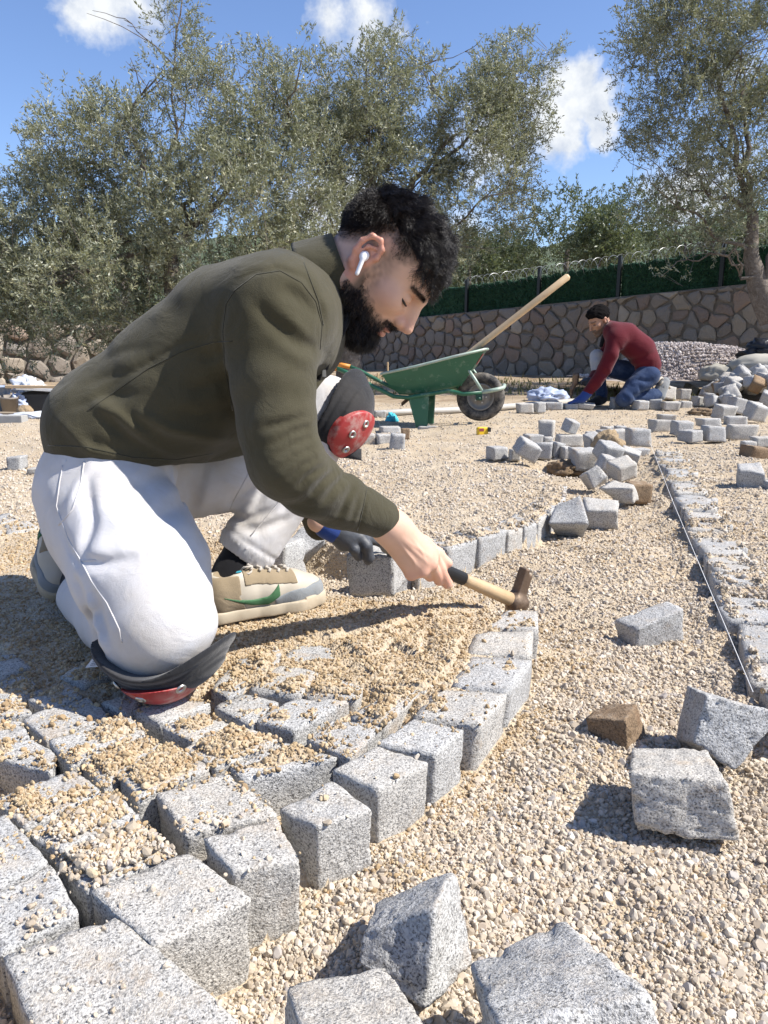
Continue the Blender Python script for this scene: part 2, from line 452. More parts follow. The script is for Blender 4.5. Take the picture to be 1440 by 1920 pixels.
PAVE2 = [at_z(x, y, .085)[:2] for x, y in [(720,1030),(795,1036),(850,1020),(915,1000),(1007,975),(1042,945),(1045,905),(1010,880),(900,866),(700,858),(400,860),(-500,870),(-500,990),(0,1000),(300,1010),(500,1008),(620,1015)]]
def n2(X, Y, sc, seed=0, octv=3):
    return fbm(np.stack([X.ravel(), Y.ravel(), np.full(X.size, seed*.37)], 1).astype(np.float32), sc, seed, octv).reshape(X.shape)
def height(X, Y):
    near = (Y < 9) & (np.abs(X) < 9)
    h = n2(X, Y, .9, 1) * .018 + n2(X, Y, 3.2, 2) * .011 * (Y < 6) + n2(X, Y, 8.0, 22) * .004 * (Y < 4)
    # slight mounds and a scraped hollow in the loose bed
    for (px, py, r, a) in ((1060,1100,.22,.02), (1130,1030,.18,.022), (900,1180,.12,.02), (1040,1240,.14,.022), (880,1330,.07,.03), (1210,1250,.14,.018), (1010,1200,.12,-.018), (1290,1050,.2,.012), (1000,1420,.15,.01), (830,1120,.1,.018), (700,1660,.1,.012)):
        c = at_z(px, py, 0); h = h + a * np.exp(-((X - c.x)**2 + (Y - c.y)**2) / (r*r))
    c = at_z(898, 795, .04); h = h + .047 * np.exp(-((X - c.x)**2 + (Y - c.y)**2) / .16)
    m1 = sstep(.002, -.012, poly_sd(X, Y, PAVE) + n2(X, Y, 9, 3) * .004)
    m2 = sstep(.02, -.02, poly_sd(X, Y, PAVE2))
    lay = .083 + n2(X, Y, 5, 4) * .006 + n2(X, Y, 2.0, 6) * .004
    c = at_z(700, 1190, .09); lay = lay + .016 * np.exp(-((X - c.x)**2 + (Y - c.y)**2) / .030) + .010*np.exp(-((X - at_z(840,1140,.09).x)**2 + (Y - at_z(840,1140,.09).y)**2) / .006)
    h = h * (1 - np.maximum(m1, m2)) + lay * np.maximum(m1, m2)
    # trench where setting goes on
    c = at_z(690, 1085, .04); h = h + (.045 - h) * .0
    # hollow among the loose setts
    c = at_z(1085, 880, 0); h = h - .12 * np.exp(-(((X - c.x)/.16)**2 + ((Y - c.y)/.22)**2))
    # sand lying on and between the single setts
    gap_open = sstep(.62, .50, Y - .25*np.minimum(X, .0) - .0) * 0
    inside = np.full(X.shape, 1e9)
    tgt = np.full(X.shape, -1.0)
    pn = n2(X, Y, 11, 9, 3)
    for P, zt, cov in sett_poly + kerb_poly:
        x0, y0 = P.min(0) - .02; x1, y1 = P.max(0) + .02
        bb = (X > x0) & (X < x1) & (Y > y0) & (Y < y1)
        if not bb.any(): continue
        sd = poly_sd(X[bb], Y[bb], P)
        e = sstep(-.002, -.016, sd) if cov < .98 else np.ones_like(sd)
        if .84 < cov < .98: e = .72 + .28 * e                         # towards the middle of the stone
        v = zt - .011 + min(cov, 1) * .021 * e + pn[bb] * (.011 if cov < .85 else .005) * e - (cov < .05) * .02
        v = np.where(sd < (-0.009 if cov < .98 else -.003), np.minimum(v, zt + .014), -1)
        tgt[bb] = np.maximum(tgt[bb], v); inside[bb] = np.minimum(inside[bb], sd)
    h = np.where(tgt > -.5, np.where(np.maximum(m1, m2) > -1, tgt, h), h)
    # open joints of the near field
    dc = np.array(at_z(260, 1560, .09)[:2])
    fill = sstep(0.26, 0.52, np.hypot((X - dc[0]) , (Y - dc[1])) + n2(X, Y, 6, 12) * .08)
    fill = np.maximum(fill * .93, sstep(1.12, 1.2, Y) * sstep(-.55, -.30, X))
    joint = (m1 > .5) & (tgt < -.5) & (inside < .05)
    h = np.where(joint, np.minimum(h + .004 * fill, .018 + .070 * fill + n2(X, Y, 14, 13) * .008), h)
    # a low shoulder of sand in front of the string line
    kx, ky = knor.x, knor.y
    sdk = (X - KA.x) * kx + (Y - KA.y) * ky; al = (X - KA.x) * kdir.x + (Y - KA.y) * kdir.y
    on = (al > -.5) & (al < klen)
    h = h + on * .030 * sstep(.10, .16, sdk) * sstep(3, .5, sdk)
    h = h + on * (sdk < .02) * (.010 * np.exp(-((sdk + .02) / .05)**2) * (1 + 1.6 * np.sin(al * 23) * np.sin(al * 9.3)))
    # far away: earth bank towards the wall
    h = h + .10 * sstep(10.5, 14.5, Y + .3 * X) + n2(X, Y, .35, 20) * .05 * sstep(8.5, 11, Y)
    return h
def hz(x, y): return float(height(np.array([[x]], dtype=float), np.array([[y]], dtype=float))[0, 0])

def axis(spec):
    v = [spec[0][0]]
    for a, b, st in spec:
        n = max(1, int(round((b - a) / st))); v += list(np.linspace(a, b, n + 1)[1:])
    return np.array(v)
xs = axis([(-900, -60, 120), (-60, -12, 6), (-12, -4, .5), (-4, -1.1, .045), (-1.1, 1.15, .0075), (1.15, 4.5, .04), (4.5, 12, .4), (12, 60, 6), (60, 900, 120)])
ys = axis([(-60, -2, 8), (-2, .3, .12), (.3, 2.3, .0075), (2.3, 5.5, .03), (5.5, 10, .06), (10, 20, .25), (20, 60, 5), (60, 1200, 120)])
GX, GY = np.meshgrid(xs, ys)
GZ = height(GX, GY)
nx, ny = len(xs), len(ys)
idx = np.arange(nx * ny).reshape(ny, nx)
GF = np.stack([idx[:-1, :-1], idx[:-1, 1:], idx[1:, 1:], idx[1:, :-1]], -1).reshape(-1, 4)

def ground_mat():
    m, t, b = new_mat('gravel_sand'); p = geopos(t)
    v = voro(t, p, 210); v2 = voro(t, p, 120); fr = noise_node(t, p, 420, 2, .6)
    lowf = noise_node(t, p, 2.3, 5, .6); lowf2 = noise_node(t, p, 11, 4, .6)
    c = ramp(t, v.outputs['Color'], [(0, (.38, .31, .225)), (.35, (.52, .44, .33)), (.7, (.60, .52, .40)), (1, (.67, .60, .49))])
    sandc = mix(t, fr.outputs['Fac'], (.38, .29, .19), (.60, .49, .34))
    c = mix(t, ramp(t, lowf.outputs['Fac'], [(.42, .25), (.6, .8)]), sandc, c)
    c = mix(t, ramp(t, lowf2.outputs['Fac'], [(.55, 0), (.75, .35)]), c, (.42, .33, .22))
    sp2 = ramp(t, voro(t, p, 75).outputs['Distance'], [(.12, (.62, .56, .50)), (.30, (1, 1, 1))]); c = mix(t, .75, c, sp2, 'MULTIPLY')
    c = mix(t, ramp(t, noise_node(t, p, 5.0, 6, .75).outputs['Fac'], [(.5, 0), (.7, .4)]), c, (.36, .27, .17)); c = mix(t, 1.0, c, (.90, .89, .88), 'MULTIPLY')
    # beyond the work area: dry earth with thin weeds
    sp = t.nodes.new('ShaderNodeSeparateXYZ'); t.links.new(p, sp.inputs[0])
    far = mth(t, 'ADD', sp.outputs['Y'], mth(t, 'MULTIPLY', noise_node(t, p, .8, 4, .6).outputs['Fac'], 2.4))
    fm = ramp(t, mth(t, 'DIVIDE', far, 20.0), [(.485, 0), (.53, 1)])
    earth = ramp(t, noise_node(t, p, 3.0, 6, .7).outputs['Fac'], [(.3, (.16, .11, .07)), (.46, (.29, .215, .14)), (.6, (.42, .34, .24)), (.74, (.17, .165, .08))])
    c = mix(t, fm, c, earth)
    setin(b, Base_Color=c, Roughness=.93); b.inputs['Specular IOR Level'].default_value = .2
    hgt = mth(t, 'ADD', mth(t, 'MULTIPLY', v.outputs['Distance'], -1.0), mth(t, 'MULTIPLY', fr.outputs['Fac'], .4))
    hgt = mth(t, 'ADD', hgt, mth(t, 'MULTIPLY', v2.outputs['Distance'], -1.0))
    bump(t, b, hgt, .7, .005)
    return m
MAT['ground'] = ground_mat()
ground = np_mesh('ground', np.stack([GX.ravel(), GY.ravel(), GZ.ravel()], 1), GF, 4, MAT['ground'], None, True)
tag(ground, 'tan gravel and sand bed of the unfinished yard', kind='structure')

# ------------------------------------------------------------------ split stones
def stone_vf(C8, n=7, rnd=.10, seed=0, amp=.0016, chip=.5):
    """a rough split stone filling the eight corners (four below, four above, going round): rounded edges, uneven faces, knocked-off bits"""
    C8 = np.asarray(C8, dtype=float)
    g = np.linspace(-1, 1, n + 1); V = {}; L = []; F = []
    def vid(p):
        k = tuple(np.round(p, 4))
        if k not in V: V[k] = len(L); L.append(p)
        return V[k]
    for ax in range(3):
        for s in (-1, 1):
            o = [a for a in range(3) if a != ax]
            for i in range(n):
                for j in range(n):
                    q = []
                    for a, bb in ((i, j), (i+1, j), (i+1, j+1), (i, j+1)):
                        p = np.zeros(3); p[ax] = s; p[o[0]] = g[a]; p[o[1]] = g[bb]; q.append(vid(p))
                    if (s > 0) == (ax == 1): q = q[::-1]
                    F.append(q)
    p = np.array(L); r = np.random.default_rng(seed)
    rr = rnd * (1 + .8 * fbm(p.astype(np.float32) * .5, .9, seed + 1, 2))[:, None]; rr = np.clip(rr, .02, .5)
    q = np.clip(p, -(1 - rr), 1 - rr); d = p - q; dn = np.linalg.norm(d, axis=1, keepdims=True)
    p = q + d / np.maximum(dn, 1e-9) * np.minimum(rr, dn) * (dn > 0)
    p = np.where(dn > 0, q + d / np.maximum(dn, 1e-9) * rr, p)
    u = (p + 1) / 2
    B = C8[[0, 1, 2, 3]]; T = C8[[4, 5, 6, 7]]
    def bil(Q, x, y): return (Q[0]*(1-x)*(1-y) + Q[1]*x*(1-y) + Q[2]*x*y + Q[3]*(1-x)*y)
    x, y, z = u[:, :1], u[:, 1:2], u[:, 2:]
    W = bil(B, x, y) * (1 - z) + bil(T, x, y) * z
    c = C8.mean(0); size = np.linalg.norm(C8[6] - C8[0]) / 1.73
    nd = W - c; nd /= np.linalg.norm(nd, axis=1, keepdims=True) + 1e-9
    off = seed * 1.7
    a = fbm((W + off).astype(np.float32), 60, seed % 50, 2) * amp * .55 + fbm((W + off).astype(np.float32), 16, seed % 37 + 60, 2) * amp * 1.0
    edge = (np.sort(np.abs(np.array(L)), axis=1)[:, 1] > .7)
    ch = np.clip(fbm((W + off).astype(np.float32), 26, seed % 41 + 120, 3) - .15, 0, 1) * edge * chip * .008 * size / .1
    W = W + nd * (a - ch)[:, None]
    return W, np.array(F)
def stone_obj(name, C8, mat, n=7, seed=0, parent=None, amp=.0022, rnd=.1, chip=.5):
    W, F = stone_vf(C8, n, rnd, seed, amp, chip)
    o = np_mesh(name, W - (W.mean(0) if parent is None else 0), F, 4, mat, None, True)
    if parent is None: o.location = W.mean(0)
    else:
        c = W.mean(0); me = o.data; co = (W - c).astype(np.float32); me.vertices.foreach_set('co', co.ravel()); me.update()
        o.location = Vector(c) - parent.location; o.parent = parent
    return o
paving = tag(empty('pavement', (0, 1.2, 0)), 'field of laid granite setts half covered in sand', kind='structure')
for i, (P, zt, cov) in enumerate(sett_poly):
    lb, rb, rf, lf = P
    r = np.random.default_rng(i + 11)
    top = np.array([(*lf, zt), (*rf, zt), (*rb, zt), (*lb, zt)]); top[:, 2] += r.normal(0, .0015, 4)
    cen = top[:, :2].mean(0)
    bot = top.copy(); bot[:, :2] = cen + (top[:, :2] - cen) * (.94 + r.uniform(-.03, .03, (4, 1))); bot[:, 2] = -.018 + r.normal(0, .004, 4)
    near = P[:, 1].mean() < 1.1
    stone_obj('paving_stone', np.vstack([bot, top]), MAT['granite'] if i % 6 else MAT['granite_dirty'], 16 if near else 8, i * 3 + 1, paving, .0016, .055)
kerb = tag(empty('kerb', tuple(KA)), 'straight row of laid setts beside the string line', kind='structure')
for i, (P, zt, cov) in enumerate(kerb_poly):
    lb, rb, rf, lf = P
    top = np.array([(*lf, zt), (*rf, zt), (*rb, zt), (*lb, zt)]); bot = top.copy(); bot[:, 2] = -.04
    stone_obj('kerb_stone', np.vstack([bot, top]), MAT['granite'], 10 if P[:, 1].mean() < 1.8 else 6, i * 5 + 400, kerb, .002, .06)

# ------------------------------------------------------------------ loose setts that can be told apart
FITTED = {
  'A': [[0.322, 0.875, 0.026], [0.442, 0.846, 0.031], [0.462, 0.962, 0.008], [0.352, 0.989, -0.005], [0.31, 0.893, 0.101], [0.424, 0.864, 0.104], [0.448, 0.981, 0.086], [0.354, 1.007, 0.071]],
  'B': [[0.446, 1.022, 0.071], [0.499, 0.998, 0.04], [0.532, 1.101, -0.005], [0.461, 1.124, 0.021], [0.47, 1.045, 0.134], [0.575, 1.024, 0.118], [0.569, 1.126, 0.07], [0.484, 1.15, 0.102]],
  'C': [[0.329, 1.131, -0.005], [0.38, 1.093, 0.009], [0.43, 1.152, 0.005], [0.375, 1.19, -0.012], [0.322, 1.141, 0.049], [0.374, 1.103, 0.065], [0.41, 1.163, 0.064], [0.367, 1.201, 0.044]],
  'D': [[0.509, 1.593, 0.003], [0.527, 1.532, -0.009], [0.648, 1.571, 0.009], [0.628, 1.632, 0.022], [0.496, 1.578, 0.056], [0.525, 1.52, 0.056], [0.637, 1.561, 0.087], [0.623, 1.619, 0.087]],
  'E': [[-0.025, 0.655, 0.034], [0.039, 0.615, 0.015], [0.093, 0.682, 0.007], [0.01, 0.714, -0.01], [-0.021, 0.671, 0.054], [0.05, 0.646, 0.107], [0.075, 0.712, 0.098], [-0.008, 0.736, 0.038]],
  'F': [[0.108, 0.401, 0.065], [0.212, 0.419, 0.083], [0.199, 0.568, 0.01], [0.096, 0.55, -0.008], [0.078, 0.449, 0.169], [0.191, 0.466, 0.182], [0.165, 0.616, 0.116], [0.077, 0.597, 0.088]],
  'G': [[-0.049, 0.441, 0.027], [0.037, 0.469, 0.022], [0.004, 0.563, -0.011], [-0.082, 0.535, -0.006], [-0.054, 0.473, 0.123], [0.032, 0.501, 0.119], [-0.001, 0.595, 0.086], [-0.086, 0.566, 0.091]],
  'H': [[0.577, 2.504, 0.007], [0.657, 2.481, 0.009], [0.672, 2.547, 0.08], [0.575, 2.568, 0.068], [0.529, 2.434, 0.072], [0.659, 2.412, 0.077], [0.64, 2.48, 0.159], [0.564, 2.495, 0.117]],
  'I': [[0.706, 2.621, 0.003], [0.809, 2.6, 0.011], [0.828, 2.695, 0.025], [0.72, 2.717, 0.021], [0.696, 2.601, 0.08], [0.797, 2.579, 0.085], [0.83, 2.675, 0.102], [0.703, 2.7, 0.111]],
  'J': [[-0.087, 1.777, 0.045], [0.023, 1.741, 0.054], [0.06, 1.847, 0.065], [-0.049, 1.882, 0.051], [-0.089, 1.779, 0.148], [0.022, 1.742, 0.153], [0.059, 1.843, 0.143], [-0.053, 1.882, 0.148]],
  'K': [[-0.354, 2.037, 0.008], [-0.266, 1.991, 0.014], [-0.215, 2.082, 0.002], [-0.304, 2.128, -0.0], [-0.35, 2.045, 0.104], [-0.265, 1.999, 0.113], [-0.22, 2.092, 0.11], [-0.306, 2.137, 0.101]],
  'L': [[-0.289, 2.192, 0.045], [-0.233, 2.17, 0.006], [-0.172, 2.206, 0.047], [-0.234, 2.23, 0.096], [-0.278, 2.109, 0.088], [-0.223, 2.09, 0.063], [-0.165, 2.124, 0.099], [-0.228, 2.145, 0.134]],
  'M': [[-0.154, 2.229, 0.007], [-0.107, 2.17, 0.002], [-0.039, 2.234, 0.016], [-0.107, 2.292, 0.019], [-0.159, 2.212, 0.077], [-0.104, 2.154, 0.073], [-0.048, 2.219, 0.097], [-0.128, 2.277, 0.095]],
  'P': [[0.868, 3.406, 0.066], [0.909, 3.383, 0.006], [0.994, 3.387, 0.04], [0.946, 3.412, 0.115], [0.875, 3.308, 0.1], [0.902, 3.283, 0.027], [0.967, 3.291, 0.083], [0.93, 3.31, 0.125]],
  'Q': [[0.938, 3.043, 0.017], [0.986, 2.993, 0.022], [1.038, 3.081, 0.024], [0.954, 3.128, 0.005], [0.856, 3.042, 0.078], [0.98, 2.993, 0.088], [1.012, 3.08, 0.087], [0.941, 3.133, 0.096]],
  'R': [[1.511, 3.237, -0.01], [1.621, 3.203, -0.012], [1.641, 3.308, 0.019], [1.543, 3.34, 0.011], [1.491, 3.222, 0.13], [1.589, 3.183, 0.11], [1.616, 3.289, 0.147], [1.53, 3.321, 0.137]],
}

def loose(C8, label, mat='granite', n=10, seed=0, amp=.0022, rnd=.065, chip=.8, group='loose granite setts lying about the yard'):
    o = stone_obj('granite_sett', C8, MAT[mat], n, seed, None, amp, rnd, chip); tag(o, label, 'paving stone', group); return o
FL = {
 'A': ('big grey sett with brown stained front, standing on gravel near the brown stone', 'granite_dirty', 22),
 'B': ('large tilted grey sett lying at the near end of the string line', 'granite', 22),
 'C': ('small brown weathered stone on the gravel beside the big stained grey sett', 'granite_brown', 14),
 'D': ('oblong grey sett alone on the gravel between hammer and string line', 'granite', 12),
 'E': ('tilted grey sett with a sharp ridge, leaning behind two flat setts at the bottom', 'granite', 22),
 'F': ('large pale sett with broad flat top at the bottom edge beside the ridged one', 'granite', 22),
 'G': ('pale sett in front of the ridged tilted sett, cut off by the bottom edge', 'granite', 20),
 'H': ('sett balanced on its edge at the end of the far laid row', 'granite', 10),
 'I': ('upright sett behind the balanced one at the far laid row, front in shade', 'granite', 9),
 'J': ('dark speckled sett held down by the gloved hand', 'granite', 12),
 'K': ('dark sided sett standing behind the white shoe', 'granite', 10),
 'L': ('pale sett lying behind the one that stands by the shoe', 'granite', 9),
 'M': ('sett half hidden behind the gloved hand and its sett', 'granite', 8),
 'P': ('dark grey sett tipped into the hollow below the heap', 'granite', 8),
 'Q': ('rough sett between the tipped one and the brown block', 'granite', 8),
 'R': ('grey sett standing alone on sand right of the string line', 'granite', 9),
}
for j, (k, (lab, mt, n)) in enumerate(FL.items()):
    loose(FITTED[k], lab, mt, n, 500 + j * 7, chip=1.0)
# smaller or farther ones: centre x, foot y, width, height in the photograph, turn, tilt, kind, lift, label
def far_sett(cx, fy, wpx, hpx, yaw, tx, ty, kind, lift, label, seed, depth=None, group='loose granite setts lying about the yard', dyw=0.0):
    z0 = lift
    p = at_z(cx, fy, z0)
    if dyw: p = at_y(cx, fy, dyw)
    zc = p.y * math.cos(TILT) - (p.z - CAM_H) * math.sin(TILT); ppm = FPX / zc
    h = hpx / ppm / 1.06; wd = wpx / ppm
    cy, sy = abs(math.cos(yaw)), abs(math.sin(yaw))
    s = wd / (cy + .8 * sy); d = min(max(s * .85, .07), .12)
    rr = random.Random(seed)
    M = Euler((tx, ty, yaw)).to_matrix()
    hh = max(min(h, .17), .03)
    C8 = [Vector((sx*s/2*rr.uniform(.80, 1.10), sy_*d/2*rr.uniform(.80, 1.10), sz*hh/2*rr.uniform(.82, 1.06))) for sz in (-1, 1) for sx, sy_ in ((-1, -1), (1, -1), (1, 1), (-1, 1))]
    C8 = [M @ v for v in C8]; zmin = min(v.z for v in C8)
    c = Vector((p.x, p.y + d * .4, p.z - zmin - .004))
    return loose([v + c for v in C8], label, {'g': 'granite', 'd': 'granite_dirty', 'b': 'granite_brown'}[kind], 7, seed, .0022, .075, .9, group)
FAR = [
 (932,862,45,27,.55,0,0,'g',0,'leftmost sett of the loose heap, one side in shade'), (966,864,22,22,.1,0,.1,'d',0,'small dark sett tucked in beside the leftmost of the heap'),
 (990,871,52,36,.2,.25,.5,'g',0,'sett rolled on its edge at the front left of the loose heap'), (1022,862,36,34,-.2,0,0,'g',0,'upright sett with bright top in the left of the loose heap'),
 (1044,860,30,34,.6,.2,.1,'d',0,'leaning sett in the front of the loose heap beside the bright topped one'), (1000,838,38,26,.3,0,0,'g',0,'sett in the back left of the loose heap'),
 (1028,831,18,13,0,0,0,'g',0,'small flat chip between setts of the loose heap'), (1026,828,36,42,-.35,0,0,'d',0,'tall sett with brown side at the back of the loose heap'),
 (1072,816,33,28,.6,.3,.2,'g',.07,'pointed sett perched at the top of the loose heap'), (1069,838,46,25,0,0,0,'g',0,'broad sett that carries the pointed one in the loose heap'),
 (1063,862,22,26,.2,0,0,'g',0,'narrow dark sett in the front middle of the loose heap'), (1096,884,50,44,.15,.15,0,'d',-.03,'sand smeared sett at the edge of the hollow'),
 (1112,846,36,30,.4,.2,-.3,'g',0,'tilted sett behind the earth clod in the loose heap'), (1112,822,26,14,0,0,0,'g',0,'flat sett at the far side of the loose heap'),
 (1145,875,54,38,.35,.35,.2,'g',.02,'sett with pale slanting top above the hollow'), (1183,879,44,34,-.4,.2,.3,'d',0,'rounded sett at the right of the loose heap below the brown block'),
 (1170,905,56,36,.3,.3,-.2,'g',.01,'tilted sett near the string, between heap and brown block'), (1142,890,38,30,.2,.2,.3,'d',0,'buff sett half sunk beside the hollow'),
 (1198,945,50,46,.1,0,.1,'b',0,'brown block lying against the rough sett near the string'), (1199,838,43,36,.05,0,0,'d',.03,'brown topped sett at the far end of the string line'),
 (1201,855,36,16,.05,0,0,'d',0,'low dark sett under the brown topped one'), (1152,828,60,24,.1,0,0,'g',0,'long white topped sett behind the earth clod'),
 (1146,812,34,14,.3,0,0,'g',.0,'flat pale sett beyond the earth clod'), (1165,818,26,22,-.2,0,0,'d',0,'small sett against the white topped long one'),
 (1157,767,24,24,.15,0,0,'g',0,'bright sett standing just before the knee of the man in red'), (1203,770,30,20,.3,0,0,'d',0,'sett before the shin of the man in red'),
 (1230,768,27,21,-.2,0,0,'g',0,'sett before the boot of the man in red'), (1250,754,44,38,.3,-.3,.2,'g',0,'big tilted sett leaning behind the boot of the man in red'),
 (1259,770,32,18,0,0,0,'g',0,'low sett under the big tilted one near the boot'), (1283,750,23,23,.1,0,0,'g',.06,'cube sett on top of another, right of the boot'),
 (1286,766,25,15,.1,0,0,'g',0,'lower sett of the two stacked right of the boot'), (1297,744,27,20,.3,.2,.3,'g',0,'sett tipped behind the stacked pair'),
 (1311,763,27,21,.4,0,.1,'d',0,'rounded sett right of the stacked pair'), (1242,811,38,26,.0,0,0,'g',0,'squared sett standing apart, left end of the front row of loose setts'),
 (1253,791,30,15,0,0,0,'d',0,'dark flat sett behind the squared one'), (1281,818,40,31,.15,0,0,'g',0,'second sett from the left in the front row of loose setts'),
 (1298,829,46,26,.55,0,0,'g',0,'low turned sett at the very front of the row of loose setts'), (1341,828,42,31,.04,0,0,'g',0,'squared sett in the middle of the front row of loose setts'),
 (1394,826,55,33,-.1,0,.05,'g',0,'broad sett at the right of the front row of loose setts'), (1333,800,46,17,.1,0,0,'g',.03,'flat sett lying behind the front row of loose setts'),
 (1381,798,42,19,-.1,0,0,'g',.0,'flat pale sett behind the broad one of the front row'), (1360,789,46,29,.4,.2,0,'g',0,'tilted sett in the second row behind the flat ones'),
 (1420,793,46,36,.35,.3,.2,'g',0,'white sett tipped towards the left at the right edge'), (1384,779,33,33,.2,0,.2,'d',0,'sett standing between pile and second row'),
 (1434,838,36,20,0,0,0,'g',0,'low sett at the right edge before the broad one'), (1406,839,24,13,0,0,0,'d',0,'dark chip at the right edge beside the low sett'),
 (1424,874,56,40,.1,0,.1,'b',0,'long brown topped block behind the sett that stands alone'), (1452,940,34,42,.2,0,0,'g',0,'sett cut by the right edge beside the lone standing one'),
 (746,845,33,33,-.12,0,.06,'g',0,'upright sett nearest the raised knee pad, by the wheelbarrow'), (719,835,36,23,.3,0,0,'g',0,'sett left of the upright one by the wheelbarrow'),
 (692,835,26,25,.2,0,0,'d',0,'sett just behind the raised knee pad'), (732,812,42,13,.1,0,0,'g',0,'flat sett behind the group by the knee pad'),
 (760,824,18,23,.1,0,0,'b',0,'thin brown sett right of the group by the knee pad'), (712,783,26,14,.2,0,0,'d',0,'dark sett beside the blue rag under the handles'),
 (985,775,32,20,.15,0,0,'g',0,'left one of the two setts right of the wheelbarrow wheel'), (1012,774,24,21,.4,.1,0,'g',0,'right one of the two setts right of the wheelbarrow wheel'),
 (1040,769,36,16,0,0,0,'d',0,'dark flat sett left of the gloved hand of the man in red'), (1070,768,28,12,.1,0,0,'g',0,'pale flat sett under the hand of the man in red'),
 (1100,768,36,12,-.2,.1,.1,'g',0,'low rough sett before the hammer of the man in red'), (28,882,28,29,-.08,0,.05,'g',.085,'single pale sett on the sand at the left edge'),
 (64,889,26,9,0,0,0,'d',.085,'low grey sett behind the hip of the kneeling man'),
 (800,806,36,7,.1,0,0,'g',0,'flat stone under the legs of the wheelbarrow'),
]
for j, f in enumerate(FAR): far_sett(*f[:9], f[9], 700 + j * 3)
# the big pile at the right, stones heaped up to knee height
pr = random.Random(21)
spots = []
for k in range(64):
    px = pr.uniform(1322, 1500); layer = pr.random()
    base_y = 8.0 + (px - 1320) / 180 * -.3
    yy = base_y + pr.uniform(0, 1.5)
    hmax = .31 * max(0, min(1, (px - 1305) / 85)) * math.exp(-((yy - base_y - .75) / .62)**2)
    spots.append((px, yy, hmax))
kinds = ['grey', 'pale', 'dark grey', 'buff']
for k, (px, yy, hm) in enumerate(spots):
    s = pr.uniform(.105, .15); M = Euler((pr.uniform(-.6, .6), pr.uniform(-.6, .6), pr.uniform(0, 3))).to_matrix()
    c = at_y(px, 700, yy); c.z = hm + .045
    C8 = [c + M @ Vector((sx*s/2*pr.uniform(.85, 1.1), sy*s/2*pr.uniform(.85, 1.1), sz*s/2*pr.uniform(.8, 1.05))) for sz in (-1, 1) for sx, sy in ((-1, -1), (1, -1), (1, 1), (-1, 1))]
    o = stone_obj('granite_sett', C8, MAT[pr.choice(['granite', 'granite', 'granite', 'granite_dirty', 'granite_dirty', 'granite_dirty', 'granite_brown'])], 4, 1500 + k, None, .003, .09, 1.0)
    kd = {'granite': 'pale grey', 'granite_dirty': 'stained', 'granite_brown': 'brown'}[o.data.materials[0].name]
    zone = 'at the far side of' if yy > 8.9 else ('low at the front of' if hm < .12 else 'high up on')
    tag(o, '%s split stone %s the big jumbled pile before the sacks' % (kd, zone), 'paving stone', '%s split stones %s the big pile' % (kd, zone))
# ------------------------------------------------------------------ gravel and sand grains
def pebble_mat(name, stops, sc=350):
    m, t, b = new_mat(name); r = rnd(t)
    c = ramp(t, r, stops)
    nn = noise_node(t, objco(t), 2.0, 4, .7)
    c = mix(t, mth(t, 'MULTIPLY', nn.outputs['Fac'], .35), c, (.28, .21, .14))
    setin(b, Base_Color=c, Roughness=.88); b.inputs['Specular IOR Level'].default_value = .25
    return m
MAT['pebble'] = pebble_mat('pebble', [(0, (.35, .295, .225)), (.25, (.48, .41, .32)), (.5, (.55, .48, .385)), (.75, (.61, .55, .46)), (.88, (.48, .37, .25)), (.95, (.34, .315, .30)), (1, (.65, .61, .55))])
MAT['grain'] = pebble_mat('grain', [(0, (.26, .18, .10)), (.3, (.39, .28, .155)), (.6, (.47, .36, .215)), (.85, (.55, .45, .31)), (1, (.34, .21, .10))])
def pebble_protos(n, seed, mat):
    out = []
    for k in range(n):
        bm = bmesh.new(); bmesh.ops.create_icosphere(bm, subdivisions=2, radius=1.0)
        r = random.Random(seed + k); planes = []
        for _ in range(9):
            v = Vector((r.gauss(0, 1), r.gauss(0, 1), r.gauss(0, 1))).normalized(); planes.append((v, r.uniform(.55, .85)))
        sc = (r.uniform(.8, 1.25), r.uniform(.65, 1.0), r.uniform(.5, .85))
        for v in bm.verts:
            for nn, d in planes:
                e = v.co.dot(nn)
                if e > d: v.co -= nn * (e - d)
            v.co = Vector((v.co.x*sc[0], v.co.y*sc[1], v.co.z*sc[2]))
        bmesh.ops.remove_doubles(bm, verts=bm.verts, dist=.06)
        me = bpy.data.meshes.new('pebble'); bm.to_mesh(me); bm.free(); me.materials.append(mat)
        out.append(bpy.data.objects.new('pebble', me))
    return out
